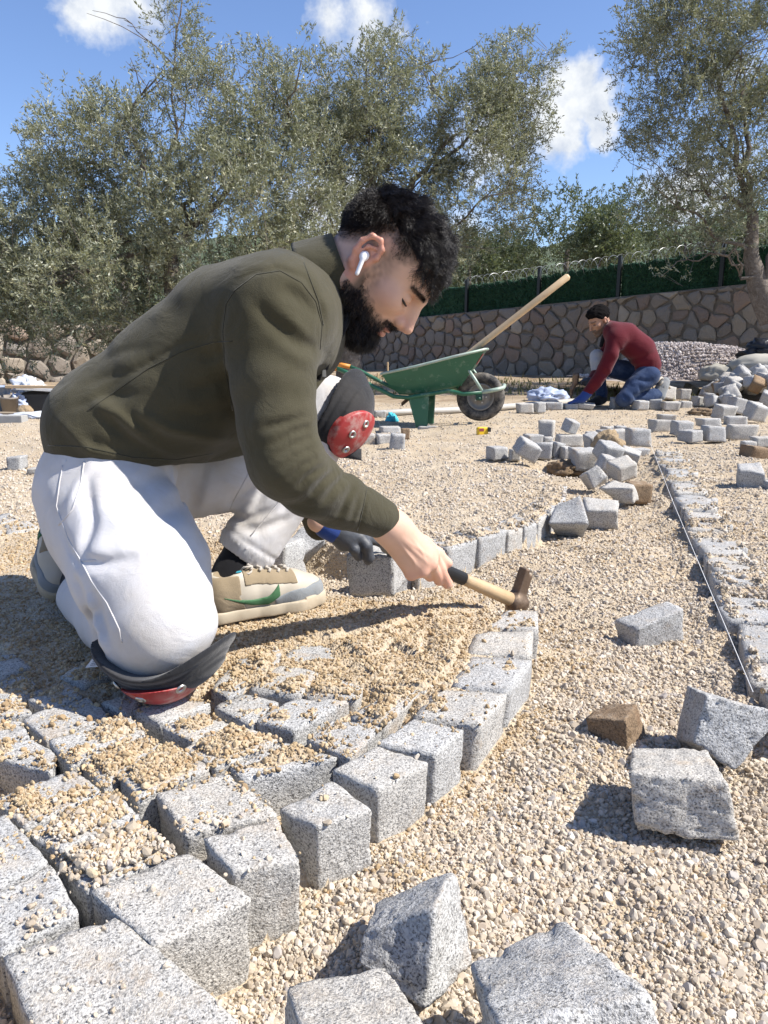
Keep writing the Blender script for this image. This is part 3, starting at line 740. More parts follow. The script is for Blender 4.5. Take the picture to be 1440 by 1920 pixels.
def scatter(name, P, scale, rot, protos, label, mat):
    me = bpy.data.meshes.new(name); n = len(P)
    me.vertices.add(n); me.vertices.foreach_set('co', P.astype(np.float32).ravel())
    a = me.attributes.new('scl', 'FLOAT_VECTOR', 'POINT'); a.data.foreach_set('vector', scale.astype(np.float32).ravel())
    a = me.attributes.new('rot', 'FLOAT_VECTOR', 'POINT'); a.data.foreach_set('vector', rot.astype(np.float32).ravel())
    a = me.attributes.new('pick', 'INT', 'POINT'); a.data.foreach_set('value', rng.integers(0, len(protos), n).astype(np.int32))
    o = bpy.data.objects.new(name, me); link(o); tag(o, label, kind='stuff'); me.materials.append(mat)
    g = bpy.data.node_groups.new(name + '_nodes', 'GeometryNodeTree')
    g.interface.new_socket('Geometry', in_out='INPUT', socket_type='NodeSocketGeometry'); g.interface.new_socket('Geometry', in_out='OUTPUT', socket_type='NodeSocketGeometry')
    gi, go = g.nodes.new('NodeGroupInput'), g.nodes.new('NodeGroupOutput')
    iop = g.nodes.new('GeometryNodeInstanceOnPoints'); jn = g.nodes.new('GeometryNodeJoinGeometry')
    for pobj in protos:
        oi = g.nodes.new('GeometryNodeObjectInfo'); oi.inputs['Object'].default_value = pobj; oi.inputs['As Instance'].default_value = True
        g.links.new(oi.outputs['Geometry'], jn.inputs[0])
    def na(nm, ty):
        q = g.nodes.new('GeometryNodeInputNamedAttribute'); q.data_type = ty; q.inputs['Name'].default_value = nm; return q.outputs['Attribute']
    g.links.new(gi.outputs[0], iop.inputs['Points']); g.links.new(jn.outputs[0], iop.inputs['Instance'])
    iop.inputs['Pick Instance'].default_value = True
    g.links.new(na('pick', 'INT'), iop.inputs['Instance Index']); g.links.new(na('scl', 'FLOAT_VECTOR'), iop.inputs['Scale'])
    e2r = g.nodes.new('FunctionNodeEulerToRotation'); g.links.new(na('rot', 'FLOAT_VECTOR'), e2r.inputs[0]); g.links.new(e2r.outputs[0], iop.inputs['Rotation'])
    g.links.new(iop.outputs[0], go.inputs[0])
    mod = o.modifiers.new('scatter', 'NODES'); mod.node_group = g
    return o
def sett_lookup(X, Y):
    top = np.full(X.shape, -9.0); cv = np.full(X.shape, -1.0)
    for P, zt, cov in sett_poly + kerb_poly:
        x0, y0 = P.min(0); x1, y1 = P.max(0)
        bb = (X > x0) & (X < x1) & (Y > y0) & (Y < y1)
        if not bb.any(): continue
        ins = poly_sd(X[bb], Y[bb], P) < .003
        tt = top[bb]; tt[ins] = zt; top[bb] = tt; c = cv[bb]; c[ins] = cov; cv[bb] = c
    return top, cv
def spread(n, y0, y1, seed):
    r = np.random.default_rng(seed)
    # distances drawn so that the number per patch falls off with distance
    yy = np.exp(r.uniform(math.log(y0), math.log(y1), n)); xx = r.uniform(-.62, .62, n) * (yy + .12)
    return xx, yy, r
sand_c = [at_z(x, y, .08)[:2] for x, y in [(700,1180),(930,1360),(1040,1250),(870,1120)]]
def is_sandy(X, Y):
    """browner, finer sand: on the laid field and beside its edge"""
    s = poly_sd(X, Y, PAVE); nn = n2(X, Y, 4, 33)
    a = sstep(.12, -.02, s + nn * .07) * sstep(.70, 1.0, Y - .25 * X)
    for (px, py, rr_, am) in ((935, 1365, .085, .9), (1040, 1255, .10, .75), (870, 1120, .10, .9), (1000, 1175, .10, .5), (760, 1640, .04, .6), (1120, 1040, .22, .45), (1180, 900, .3, .5), (900, 880, .5, .5), (1300, 1000, .3, .4), (900, 1500, .06, .35)):
        c = at_z(px, py, 0); a = np.maximum(a, am * np.exp(-((X - c.x)**2 + (Y - c.y)**2) / rr_**2 * (1 + .8 * nn)))
    return np.clip(a + .06, 0, 1)
def layer(name, n, y0, y1, size, seed, sandy, label, protos, mat, jit=.42):
    xx, yy, r = spread(n, y0, y1, seed)
    s = is_sandy(xx, yy); u = r.uniform(0, 1, n)
    keep = (u < s) if sandy else (u >= s)
    xx, yy = xx[keep], yy[keep]
    zz = height(xx[None], yy[None])[0]
    top, cv = sett_lookup(xx, yy)
    pn = n2(xx[None], yy[None], 11, 9, 3)[0]; p2 = n2(xx[None], yy[None], 27, 19, 2)[0]
    thin = r.uniform(0, 1, len(xx)) < (1.15 - .2 * yy if y0 < 2 else .3 + .7 * sstep(2.6, 4, yy))
    vis = (top < -1) | (zz > top + .0005) | (r.uniform(0, 1, len(xx)) < .012 + np.clip(cv, 0, 1) * sstep(-.45, .35, pn + .5 * p2 + (cv - .5) * .8) * .85 * (cv > .05))
    bald = sstep(.15, .7, n2(xx[None], yy[None], 3.6, 41, 3)[0]) * (top < -1)
    vis &= thin & (r.uniform(0, 1, len(xx)) > .55 * bald)
    xx, yy, zz, top = xx[vis], yy[vis], zz[vis], top[vis]; zz = np.where(zz < top, top, zz)
    m = len(xx); sz = size * np.exp(r.normal(0, jit, m)) * np.clip(.75 + .25 * yy, .9, 1.3)
    sz = np.minimum(sz, size * 3.0)
    scl = sz[:, None] * r.uniform(.8, 1.2, (m, 3)); rot = r.uniform(0, 6.28, (m, 3)); rot[:, :2] *= .25
    return scatter(name, np.stack([xx, yy, zz + sz * .18], 1), scl, rot, protos, label, mat)
PB = pebble_protos(7, 3, MAT['pebble']); GB = pebble_protos(5, 50, MAT['grain'])
DENS = 1.0
layer('gravel', int(330000 * DENS), .38, 4.6, .0027, 1, False, 'pale crushed gravel of the open bed', PB, MAT['pebble'])
layer('coarse_sand', int(190000 * DENS), .55, 3.6, .0021, 2, True, 'brown coarse sand over the laid setts', GB, MAT['grain'])
layer('loose_grit', 70000, 2.6, 9.0, .0034, 5, False, 'loose grit and small chips strewn over the yard', PB, MAT['pebble'], .45)
# ------------------------------------------------------------------ rubble stone walls
def stone_wall_mat():
    m, t, b = new_mat('wall_stone'); r = rnd(t); co = objco(t)
    c = ramp(t, r, [(0, (.15, .128, .108)), (.2, (.215, .178, .142)), (.36, (.27, .17, .115)), (.48, (.175, .165, .155)), (.64, (.31, .258, .19)), (.78, (.165, .105, .08)), (.88, (.22, .205, .19)), (.95, (.46, .40, .32))], 'CONSTANT')
    nn = noise_node(t, co, 9, 5, .7); n2_ = noise_node(t, co, 45, 4, .7)
    c = mix(t, mth(t, 'MULTIPLY', nn.outputs['Fac'], .75), c, (.17, .145, .12)); c = mix(t, mth(t, 'MULTIPLY', n2_.outputs['Fac'], .35), c, (.45, .40, .34))
    setin(b, Base_Color=c, Roughness=.9); bump(t, b, n2_.outputs['Fac'], .6, .02); return m
MAT['wall_stone'] = stone_wall_mat()
MAT['mortar'] = simple_mat('mortar', (.175, .155, .130), .95, 0, 14, .35, 60, .5, .01)
def clip_cell(pts, i, box):
    x0, y0, x1, y1 = box; poly = [(x0, y0), (x1, y0), (x1, y1), (x0, y1)]
    px, py = pts[i]; d = np.hypot(pts[:, 0] - px, pts[:, 1] - py)
    for j in np.argsort(d)[1:18]:
        qx, qy = pts[j]; mx, my = (px+qx)/2, (py+qy)/2; nx_, ny_ = qx-px, qy-py
        out_ = []
        for k in range(len(poly)):
            a, c = poly[k], poly[(k+1) % len(poly)]
            da = (a[0]-mx)*nx_ + (a[1]-my)*ny_; dc = (c[0]-mx)*nx_ + (c[1]-my)*ny_
            if da <= 0: out_.append(a)
            if (da < 0) != (dc < 0):
                t_ = da / (da - dc); out_.append((a[0]+(c[0]-a[0])*t_, a[1]+(c[1]-a[1])*t_))
        poly = out_
        if len(poly) < 3: return poly
    return poly
def rubble_wall(p0, p1, top0, top1, bottom, thick, label, cell=.34, seed=3, rough=.042, inset=.020, loose_look=False):
    """a wall from p0 to p1 (plan), top heights at both ends: body of mortar and single stones set in it"""
    p0, p1 = Vector((*p0, 0)), Vector((*p1, 0)); L = (p1 - p0).length; d = (p1 - p0) / L; n = Vector((d.y, -d.x, 0))
    root = tag(empty('stone_wall', tuple(p0)), label, 'wall')
    V = []
    for s in (0, L):
        tp = top0 + (top1 - top0) * s / L; q = p0 + d * s
        V += [q + Vector((0, 0, bottom)), q - n * thick + Vector((0, 0, bottom)), q - n * thick + Vector((0, 0, tp)), q + Vector((0, 0, tp))]
    obj_from('mortar', V, [(0, 1, 2, 3), (7, 6, 5, 4), (4, 5, 1, 0), (5, 6, 2, 1), (6, 7, 3, 2), (7, 4, 0, 3)], MAT['mortar'], root)
    r = np.random.default_rng(seed); hmax = max(top0, top1) - bottom; pts = []
    tries = 0
    while tries < 3500:
        tries += 1; p = (r.uniform(0, L), r.uniform(0, hmax)); c = cell * r.choice([.7, .85, 1.0, 1.2])
        if all((p[0]-q[0])**2 + (p[1]-q[1])**2 * 1.25 > (.5*(c + q[2]))**2 * .72 for q in pts): pts.append((*p, c))
    P = np.array([q[:2] for q in pts]); k = 0
    for i in range(len(P)):
        poly = clip_cell(P, i, (0.01, 0.0, L - .01, hmax))
        cs = P[i]
        poly = [(x, min(y, top0 - bottom + (top1 - top0) * x / L - .01)) for x, y in poly]
        if len(poly) < 3: continue
        ar = .5 * abs(sum(poly[a][0]*poly[a-1][1] - poly[a-1][0]*poly[a][1] for a in range(len(poly))))
        if ar < .006: continue
        cx, cy = np.mean(poly, axis=0)
        # cut the corners, shrink for the joint, jitter
        q = []
        for a in range(len(poly)):
            A_, B_ = np.array(poly[a]), np.array(poly[(a+1) % len(poly)])
            if np.linalg.norm(B_ - A_) < .03: q.append((A_ + B_) / 2); continue
            f1_, f2_ = r.uniform(.12, .34, 2); q += [A_ * (1 - f1_) + B_ * f1_, A_ * f2_ + B_ * (1 - f2_)]
        q = [np.array((cx, cy)) + (v - (cx, cy)) * max(.5, 1 - inset / max(.05, np.linalg.norm(v - (cx, cy)))) + r.normal(0, .010, 2) for v in q]
        m = len(q)
        if m < 3: continue
        pro = r.uniform(.6, 1.5) * rough; tilt = r.normal(0, .10, 2)
        VV, FF = [], []
        def at(u, v, o): return p0 + d * float(u) + n * float(o) + Vector((0, 0, bottom + float(v)))
        for v in q: VV.append(at(v[0], v[1], -.03))
        for v in q: VV.append(at(v[0], v[1], pro * .65))
        for v in q:
            w_ = np.array((cx, cy)) + (v - (cx, cy)) * .72
            VV.append(at(w_[0], w_[1], pro + float((w_ - (cx, cy)) @ tilt) + r.normal(0, .004)))
        VV.append(at(cx, cy, pro * 1.15))
        for a in range(m):
            b_ = (a+1) % m
            FF += [(a, b_, m+b_, m+a), (m+a, m+b_, 2*m+b_, 2*m+a), (2*m+a, 2*m+b_, 3*m)]
        c0 = at(cx, cy, 0); VV = [v - c0 for v in VV]
        me = bpy.data.meshes.new('stone'); me.from_pydata(VV, [], FF); me.materials.append(MAT['wall_stone'])
        bm = bmesh.new(); bm.from_mesh(me); bmesh.ops.recalc_face_normals(bm, faces=bm.faces); bm.to_mesh(me); bm.free()
        o = bpy.data.objects.new('stone', me); link(o); o.location = c0 - root.location; o.parent = root; k += 1
    return root, p0, d, n, L
WY0, WY1 = 17.6, 11.8
W0 = at_y(560, 700, 20.0); W1 = at_y(1560, 700, 11.2)
def wall_x_at(px, _c={}):
    if px in _c: return _c[px]
    _c[px] = _wx(px); return _c[px]
def _wx(px):                                             # point of the wall's line seen at column px
    t0 = (px - 720) / FPX
    # x = t0 * (y cos + (CAM_H - z) sin) with z about .8
    A_, B_ = W0, W1
    best = min(np.linspace(0, 1, 2000), key=lambda s: abs((A_.x + (B_.x-A_.x)*s) - t0 * ((A_.y + (B_.y-A_.y)*s) * math.cos(TILT))))
    return Vector((A_.x + (B_.x-A_.x)*best, A_.y + (B_.y-A_.y)*best, 0)), best
q1, s1 = wall_x_at(830); q2, s2 = wall_x_at(1440)
zt1 = at_y(830, 590, q1.y).z; zt2 = at_y(1440, 527, q2.y).z
sl = (zt2 - zt1) / (s2 - s1); T0 = zt1 - sl * s1; T1 = zt1 + sl * (1 - s1)
wallr, wp0, wd, wn, wL = rubble_wall((W0.x, W0.y), (W1.x, W1.y), T0, T1, -.1, .4, 'long mortared wall of brown and grey rubble stone under the green fence', .295, 3)
# the older drystone wall on the left, under the olive trees
rubble_wall(tuple(at_y(-260, 700, 12.2)[:2]), tuple(at_y(330, 700, 15.5)[:2]), 1.15, 1.0, -.1, .5, 'rough drystone wall in the shade of the olive trees behind the kneeling man', .40, 9, .10, .03)

# ------------------------------------------------------------------ green privacy fence with posts and coiled wire
def fence_mat():
    m, t, b = new_mat('fence_green'); co = geopos(t)
    nn = noise_node(t, co, 38, 4, .7); n3 = noise_node(t, co, 6, 4, .6)
    c = ramp(t, nn.outputs['Fac'], [(.35, (.008, .036, .016)), (.55, (.016, .080, .032)), (.75, (.036, .13, .05))])
    setin(b, Base_Color=c, Roughness=.65); bump(t, b, nn.outputs['Fac'], .8, .03); return m
MAT['fence'] = fence_mat(); MAT['post'] = simple_mat('post_dark', (.02, .024, .024), .5, .3)
MAT['wire'] = simple_mat('wire_steel', (.40, .41, .42), .45, .8)
fence = tag(empty('fence', tuple(wp0)), 'dark green artificial hedge fence topped with coiled razor wire along the stone wall', 'fence')
FS = [wall_x_at(px)[1] for px in (700, 870, 1003, 1150, 1338, 1520)]
def wpt(s, z, o=0.0): return wp0 + wd * (wL * s) + wn * o + Vector((0, 0, z))
def wtop(s): return T0 + (T1 - T0) * s
fa = at_y(860, 538, wall_x_at(860)[0].y).z - wtop(wall_x_at(860)[1]); fb = at_y(1440, 455, wall_x_at(1440)[0].y).z - wtop(wall_x_at(1440)[1])
def fh(s): return fa + (fb - fa) * (s - wall_x_at(860)[1]) / (wall_x_at(1440)[1] - wall_x_at(860)[1])
s_a, s_b = wall_x_at(860)[1], wall_x_at(1440)[1]
fr = np.random.default_rng(4)
for i in range(len(FS) - 1):
    a, b_ = FS[i], FS[i+1]; n = 26
    V, F = [], []
    for u in np.linspace(a + .002, b_ - .002, n):
        h = wtop(u) + fh(u) + .02 * fr.normal()
        for zz, o in ((wtop(u) + .01, -.10), (wtop(u) + .01, -.16), (h, -.16), (h + .015, -.13), (h, -.10)): V.append(wpt(u, zz, o + fr.normal(0, .006)))
    for k in range(n - 1):
        for j in range(5): F.append((k*5+j, k*5+(j+1) % 5, (k+1)*5+(j+1) % 5, (k+1)*5+j))
    # needles: short blades standing out of the mesh
    nb = 3800; u = fr.uniform(a, b_, nb); v = fr.uniform(0, 1, nb); base_z = T0 + (T1 - T0) * u + v * (fa + (fb - fa) * (u - s_a) / (s_b - s_a)) + fr.uniform(0, .03, nb)
    cN = np.array(wp0)[None] + np.array(wd)[None] * (wL * u)[:, None] + np.array(wn)[None] * -.10; cN[:, 2] = base_z
    dv = np.array(wn)[None] * fr.uniform(.02, .05, (nb, 1)) + np.array(wd)[None] * fr.normal(0, .03, (nb, 1)); dv[:, 2] += fr.normal(0, .035, nb)
    sd = np.array(wd)[None] * .006 + np.array([0, 0, 1.0])[None] * fr.normal(0, .006, (nb, 1))
    nv = np.stack([cN - sd, cN + sd, cN + dv], 1).reshape(-1, 3); k0 = len(V)
    V += [tuple(q) for q in nv]; F += [(k0+3*k, k0+3*k+1, k0+3*k+2) for k in range(nb)]
    obj_from('hedge_panel', V, F, MAT['fence'], fence)
for s in FS:
    z0 = wtop(s)
    V, F = join(box_vf(wpt(s, z0 + fh(s) / 2 - .12, -.055), (.06, .05, fh(s) + .55), Matrix.Rotation(math.atan2(wd.y, wd.x), 3, 'Z')))
    obj_from('post', V, F, MAT['post'], fence)
path, coil = [], []
ss = np.linspace(FS[1], FS[4] + .05, 1300)
for k, s in enumerate(ss):
    a = k / 1300 * 2 * math.pi * 38; rr_ = .17
    path.append(wpt(s, wtop(s) + fh(s) + .05 + rr_ * math.sin(a) * .8, -.13 + rr_ * math.cos(a)))
V, F = tube(path, .0022, 4); obj_from('razor_wire', V, F, MAT['wire'], fence)

# ------------------------------------------------------------------ trees
def leaf_mat(name, cols, back):
    m, t, b = new_mat(name); a = attr(t, 'tone')
    c = ramp(t, a, cols)
    geo = t.nodes.new('ShaderNodeNewGeometry')
    c = mix(t, mth(t, 'MULTIPLY', geo.outputs['Backfacing'], .8), c, back)
    setin(b, Base_Color=c, Roughness=.45); b.inputs['Specular IOR Level'].default_value = .45
    tr = t.nodes.new('ShaderNodeBsdfTranslucent'); t.links.new(mix(t, .5, c, (.26, .29, .10)), tr.inputs['Color'])
    ms = t.nodes.new('ShaderNodeMixShader'); ms.inputs[0].default_value = .30
    t.links.new(b.outputs[0], ms.inputs[1]); t.links.new(tr.outputs[0], ms.inputs[2]); t.links.new(ms.outputs[0], t.nodes['Material Output'].inputs[0]); return m
MAT['olive'] = leaf_mat('olive_leaf', [(0, (.115, .122, .064)), (.45, (.22, .224, .128)), (.8, (.33, .33, .205)), (1, (.44, .41, .25))], (.33, .345, .27))
MAT['bush'] = leaf_mat('bush_leaf', [(0, (.04, .055, .024)), (.5, (.075, .10, .042)), (1, (.13, .155, .065))], (.11, .14, .085))
def bark_mat():
    m, t, b = new_mat('olive_bark'); co = objco(t); nn = noise_node(t, co, 16, 6, .7, 1.5)
    c = ramp(t, nn.outputs['Fac'], [(.3, (.085, .068, .052)), (.55, (.19, .16, .13)), (.75, (.30, .27, .23))])
    setin(b, Base_Color=c, Roughness=.92); bump(t, b, nn.outputs['Fac'], .9, .03); return m
MAT['bark'] = bark_mat()
def leaves_np(anchor, direc, n_per, length, width, twig, seed, spread_=.8):
    """leaf quads along many twigs: anchor (m,3), direc (m,3)"""
    r = np.random.default_rng(seed); m = len(anchor); N_ = m * n_per
    a = np.repeat(anchor, n_per, 0); d = np.repeat(direc, n_per, 0)
    t = np.tile(np.linspace(.05, 1, n_per), m)[:, None]
    droop = np.array([0, 0, -1.0]) * (t**2) * .18 * twig
    base = a + d * t * twig + droop + r.normal(0, .008, (N_, 3))
    ld = d * r.uniform(.3, .9, (N_, 1)) + r.normal(0, spread_ * .62, (N_, 3)); ld /= np.linalg.norm(ld, axis=1, keepdims=True)
    sd = np.cross(ld, r.normal(0, 1, (N_, 3))); sd /= np.linalg.norm(sd, axis=1, keepdims=True) + 1e-9
    L = length * r.uniform(.65, 1.25, (N_, 1)); W_ = width * r.uniform(.7, 1.25, (N_, 1))
    nm = np.cross(ld, sd)
    p0 = base; p1 = base + ld * L * .5 + sd * W_ + nm * W_ * .3; p2 = base + ld * L; p3 = base + ld * L * .5 - sd * W_ + nm * W_ * .3
    V = np.stack([p0, p1, p2, p3], 1).reshape(-1, 3); F = np.arange(N_ * 4).reshape(-1, 4)
    tone = np.repeat(np.clip(np.repeat(r.normal(.45, .2, m), n_per) + r.normal(0, .13, N_), 0, 1), 4)
    return V, F, tone
def limb(p, d, L, r0, depth, segs, out_, r, up=.15, tips=None, wig=.22):
    """recursive branch: list of (path, radii)"""
    path = [p.copy()]; rad = [r0]; d = d.normalized()
    n = max(3, int(L / .16))
    for i in range(n):
        d = (d + Vector((r.gauss(0, wig), r.gauss(0, wig), r.gauss(0, wig) + up * .3))).normalized()
        p = p + d * (L / n); path.append(p.copy()); rad.append(r0 * (1 - .62 * (i + 1) / n))
    out_.append((path, rad))
    if depth > 0:
        for k in range(segs):
            i = r.randint(max(1, n // 3), n); a = r.uniform(0, 6.28)
            side = Vector((math.cos(a), math.sin(a), r.uniform(-.2, .7)))
            limb(path[i], (d * .7 + side).normalized(), L * r.uniform(.5, .75), max(.006, rad[i] * .6), depth - 1, segs, out_, r, up, tips, wig)
    elif tips is not None: tips += path[n // 2:]
def tree(label, blobs, trunk, limbs, n_twigs, seed, leaf=(.05, .0065), n_per=22, twig=.22, mat='olive', group=None, name='olive_tree', gap=.05, cat='tree'):
    """blobs: crown masses as (px, py, Y, radius px, depth m, weight); trunk: path of points and radii; limbs: start point, end point, radius"""
    r = np.random.default_rng(seed); pr_ = random.Random(seed)
    base = Vector(trunk[0][0]); root = tag(empty(name, tuple(base)), label, cat, group)
    segs = [([Vector(p) for p in trunk[0]], list(trunk[1]))]
    for a, b_, r0 in limbs:
        a, b_ = Vector(a), Vector(b_); n = 7; pa = []
        for i in range(n + 1):
            t = i / n; pa.append(a.lerp(b_, t) + Vector((pr_.gauss(0, .05), pr_.gauss(0, .05), pr_.gauss(0, .04))) * (1 if 0 < i < n else 0))
        segs.append((pa, [r0 * (1 - .7 * i / n) for i in range(n + 1)]))
        for _ in range(4):
            i = pr_.randint(2, n); limb(pa[i], (b_ - a).normalized() + Vector((pr_.gauss(0, .6), pr_.gauss(0, .6), pr_.gauss(.2, .4))), (b_ - a).length * pr_.uniform(.3, .55), r0 * .35, 1, 2, segs, pr_)
    A_, D_ = [], []
    wts = np.array([b_[5] * b_[3]**2 for b_ in blobs]); wts = wts / wts.sum()
    for (px, py, Y, rp, dep, wt), f in zip(blobs, wts):
        k = int(n_twigs * f); c = np.array(at_y(px, py, Y)); rad = rp * Y / FPX
        q = r.normal(0, 1, (k * 3, 3)); q /= np.linalg.norm(q, axis=1, keepdims=True); q *= r.uniform(.15, 1, (k * 3, 1))**.45
        P = c + q * np.array([rad, dep, rad])
        g = fbm(P.astype(np.float32), 1.1, seed + 5, 3) + .4 * fbm(P.astype(np.float32), 3.1, seed + 6, 1)
        ok = g > -.25 + gap * 4
        P, q = P[ok][:k], q[ok][:k]
        A_.append(P); D_.append(q * np.array([.8, .8, .6]) + np.array([0, 0, .55]) + r.normal(0, .45, q.shape))
    A_ = np.concatenate(A_); D_ = np.concatenate(D_); D_ /= np.linalg.norm(D_, axis=1, keepdims=True)
    V, F, tone = leaves_np(A_, D_, n_per, leaf[0], leaf[1], twig, seed + 1)
    np_mesh('crown', V, F, 4, MAT[mat], root, False, {'tone': tone})
    tv = join(*[tube(p, rr_, 8 if rr_[0] > .03 else 5, False) for p, rr_ in segs])
    obj_from('trunk', tv[0], tv[1], MAT['bark'], root, True)
    # thin twigs carrying the sprays
    sel = A_[::4]; ds = D_[::4]; n = len(sel); w_ = .0035
    s1_ = np.cross(ds, np.array([.3, .2, 1.0])); s1_ /= np.linalg.norm(s1_, axis=1, keepdims=True)
    e = sel + ds * twig * .9; b0 = sel - ds * twig * 1.1 + r.normal(0, .03, sel.shape)
    s2_ = np.cross(ds, s1_)
    TV = np.stack([b0 + s1_*w_, b0 - s1_*w_*.5 + s2_*w_, b0 - s1_*w_*.5 - s2_*w_, e], 1).reshape(-1, 3)
    i4 = np.arange(n)[:, None] * 4
    TF = np.concatenate([i4 + np.array([[0, 1, 3]]), i4 + np.array([[1, 2, 3]]), i4 + np.array([[2, 0, 3]])])
    tw = np_mesh('twigs', TV, TF, 3, MAT['bark'], root, True); tw['kind'] = 'stuff'
    return root
G = 0.0
# big olive on the left
YA = 9.2
blA = [(60,500,YA,130,.9,1),(30,640,YA-.3,80,.8,.35),(160,275,YA,92,.7,.9),(260,335,YA,135,.9,1),(330,120,YA+.2,62,.6,.42),(310,40,YA+.2,52,.5,.4),(400,210,YA,80,.7,.8),(430,420,YA-.3,150,.9,1),
       (180,520,YA-.4,140,1,.8),(300,560,YA-.3,110,.9,.7),(95,390,YA,95,.8,.8),(-60,490,YA,135,.8,1),(215,620,YA-.3,70,.7,.3),(550,330,YA+.5,110,1,.9),(570,170,YA+.6,75,.7,.7),(500,260,YA+.3,90,.8,.9),(590,440,YA+.4,100,1,.9),(480,150,YA+.5,50,.5,.5)]
tA = at_y(330, 760, YA); tA.z = .0
p1 = at_y(315, 470, YA); p2 = at_y(250, 370, YA); p3 = at_y(370, 340, YA)
tree('big silvery olive tree filling the left half behind the kneeling man', blA, ([tA, at_y(335, 600, YA), p1], [.2, .14, .09]),
     [(p1, at_y(230, 230, YA), .05), (p1, at_y(370, 330, YA), .05), (p1, at_y(100, 420, YA), .04), (p1, at_y(330, 60, YA + .2), .028), (at_y(335, 600, YA), at_y(160, 640, YA - .4), .03), (p1, at_y(540, 240, YA + .4), .045), (at_y(335, 560, YA), at_y(560, 430, YA + .2), .04), (at_y(300, 450, YA), at_y(20, 560, YA - .3), .04)], 8800, 31, gap=.055)
# second olive, its trunk behind the man's chin, one thick limb going up to the right
YB = 10.4
blB = [(690,170,YB,75,.8,.7),(740,110,YB,45,.5,.3),(680,280,YB,85,.9,.8),(800,130,YB,36,.4,.22),(815,210,YB,45,.5,.35),(880,250,YB,70,.8,.6),(960,150,YB+.2,66,.7,.6),(985,230,YB+.2,58,.6,.55),(920,180,YB,50,.6,.4),(920,330,YB,70,.7,.42),(860,400,YB,80,.7,.42),(960,390,YB,48,.5,.25),(620,260,YB,60,.8,.6),(760,330,YB,70,.8,.4),(840,470,YB,60,.6,.25),(1010,110,YB+.2,34,.4,.25)]
tB = at_y(655, 742, YB); tB.z = 0
f1 = at_y(675, 560, YB); f2 = at_y(700, 470, YB)
tree('second olive tree with a pale forked trunk and a thick limb rising to the right', blB, ([tB, at_y(655, 650, YB), f1, f2], [.2, .15, .09, .07]),
     [(f2, at_y(850, 255, YB), .06), (at_y(790, 345, YB), at_y(960, 180, YB + .2), .03), (f2, at_y(690, 200, YB), .04), (f1, at_y(860, 420, YB), .045), (f1, at_y(625, 280, YB), .06), (at_y(845, 265, YB), at_y(800, 120, YB), .022), (at_y(660, 640, YB), at_y(620, 430, YB), .09)], 4300, 47, gap=.06)
# olive at the right, rooted behind the wall
YC = 10.6
blC = [(1300,60,YC,100,.9,.8),(1230,110,YC,75,.7,.6),(1400,120,YC,110,1,.9),(1200,230,YC,58,.6,.4),(1290,210,YC,95,.9,.7),(1400,280,YC,100,1,.8),(1240,320,YC,70,.7,.42),(1330,350,YC,80,.8,.5),(1210,380,YC,45,.5,.25),(1290,430,YC,60,.6,.3),(1440,400,YC,60,.7,.5),(1350,440,YC,50,.6,.3),(1250,10,YC,70,.7,.6),(1400,-20,YC,100,.9,.8),(1520,200,YC,130,1,.8),(1265,500,YC-.2,26,.25,.15),(1180,45,YC,30,.4,.25)]
tC = at_y(1450, 600, YC); tC.z = 1.0
g1 = at_y(1425, 545, YC); g2 = at_y(1412, 400, YC)
tree('olive tree leaning over the right end of the stone wall', blC, ([tC, g1, at_y(1408, 480, YC), g2], [.2, .16, .10, .07]),
     [(g2, at_y(1390, 180, YC), .05), (g2, at_y(1290, 330, YC), .035), (at_y(1408, 480, YC), at_y(1250, 370, YC), .03), (g1, at_y(1365, 480, YC - .2), .035), (g2, at_y(1330, 80, YC), .045), (at_y(1365, 480, YC - .2), at_y(1270, 490, YC - .2), .018), (g1, at_y(1500, 300, YC), .06)], 4600, 59, gap=.055)
# trees beyond the fence
for i, (px, py, rp, Y, lab, wt) in enumerate([(1065,440,88,27,'rounded olive bush standing highest behind the middle of the fence',1),(950,478,48,30,'small pale bush behind the fence left of the rounded one',1),(1185,420,66,30,'loose bushy tree behind the fence right of the rounded one',.8),(880,500,56,26,'dark bush behind the fence by the second olive tree',1),(1285,455,80,28,'broad bush behind the fence under the right olive tree',1),(1400,440,70,28,'dark bush behind the fence at the right edge',1),(1130,450,50,24,'spiky bush rising behind the fence above the man in red',.9)]):
    c = at_y(px, py, Y); b0 = Vector((c.x, c.y, 0))
    bl = [(px, py, Y, rp, rp*Y/FPX, 1), (px - rp*.6, py + rp*.3, Y, rp*.7, .9, .7), (px + rp*.6, py + rp*.35, Y, rp*.7, .9, .7), (px + rp*.1, py - rp*.25, Y, rp*.8, .9, .6), (px, py + rp*.9, Y, rp*1.0, 1.0, .5)]
    tree(lab, bl, ([b0, Vector((c.x, c.y, c.z * .6)), c], [.16, .12, .05]), [], int(700 * wt), 80 + i, (.12, .02), 16, .38, 'bush', 'bushes and trees behind the fence', 'bush', .0)
for i, (px, py, rp, Y, lab) in enumerate([(-40, 560, 120, 19, 'dark bushy tree far behind the drystone wall at the left edge'), (230, 520, 150, 20, 'dense tree behind the left olive, seen through its leaves'), (520, 520, 130, 20, 'dense tree behind the gap between the two olives')]):
    c = at_y(px, py, Y); b0 = Vector((c.x, c.y, 0))
    tree(lab, [(px, py, Y, rp, 1.2, 1), (px - rp*.7, py + rp*.4, Y, rp*.7, 1, .7), (px + rp*.7, py + rp*.4, Y, rp*.7, 1, .7), (px, py + rp*.8, Y, rp, 1, .7)], ([b0, Vector((c.x, c.y, c.z * .6)), c], [.2, .15, .06]), [], 900, 90 + i, (.10, .016), 18, .35, 'bush', 'bushes and trees behind the walls', 'bush', .0)
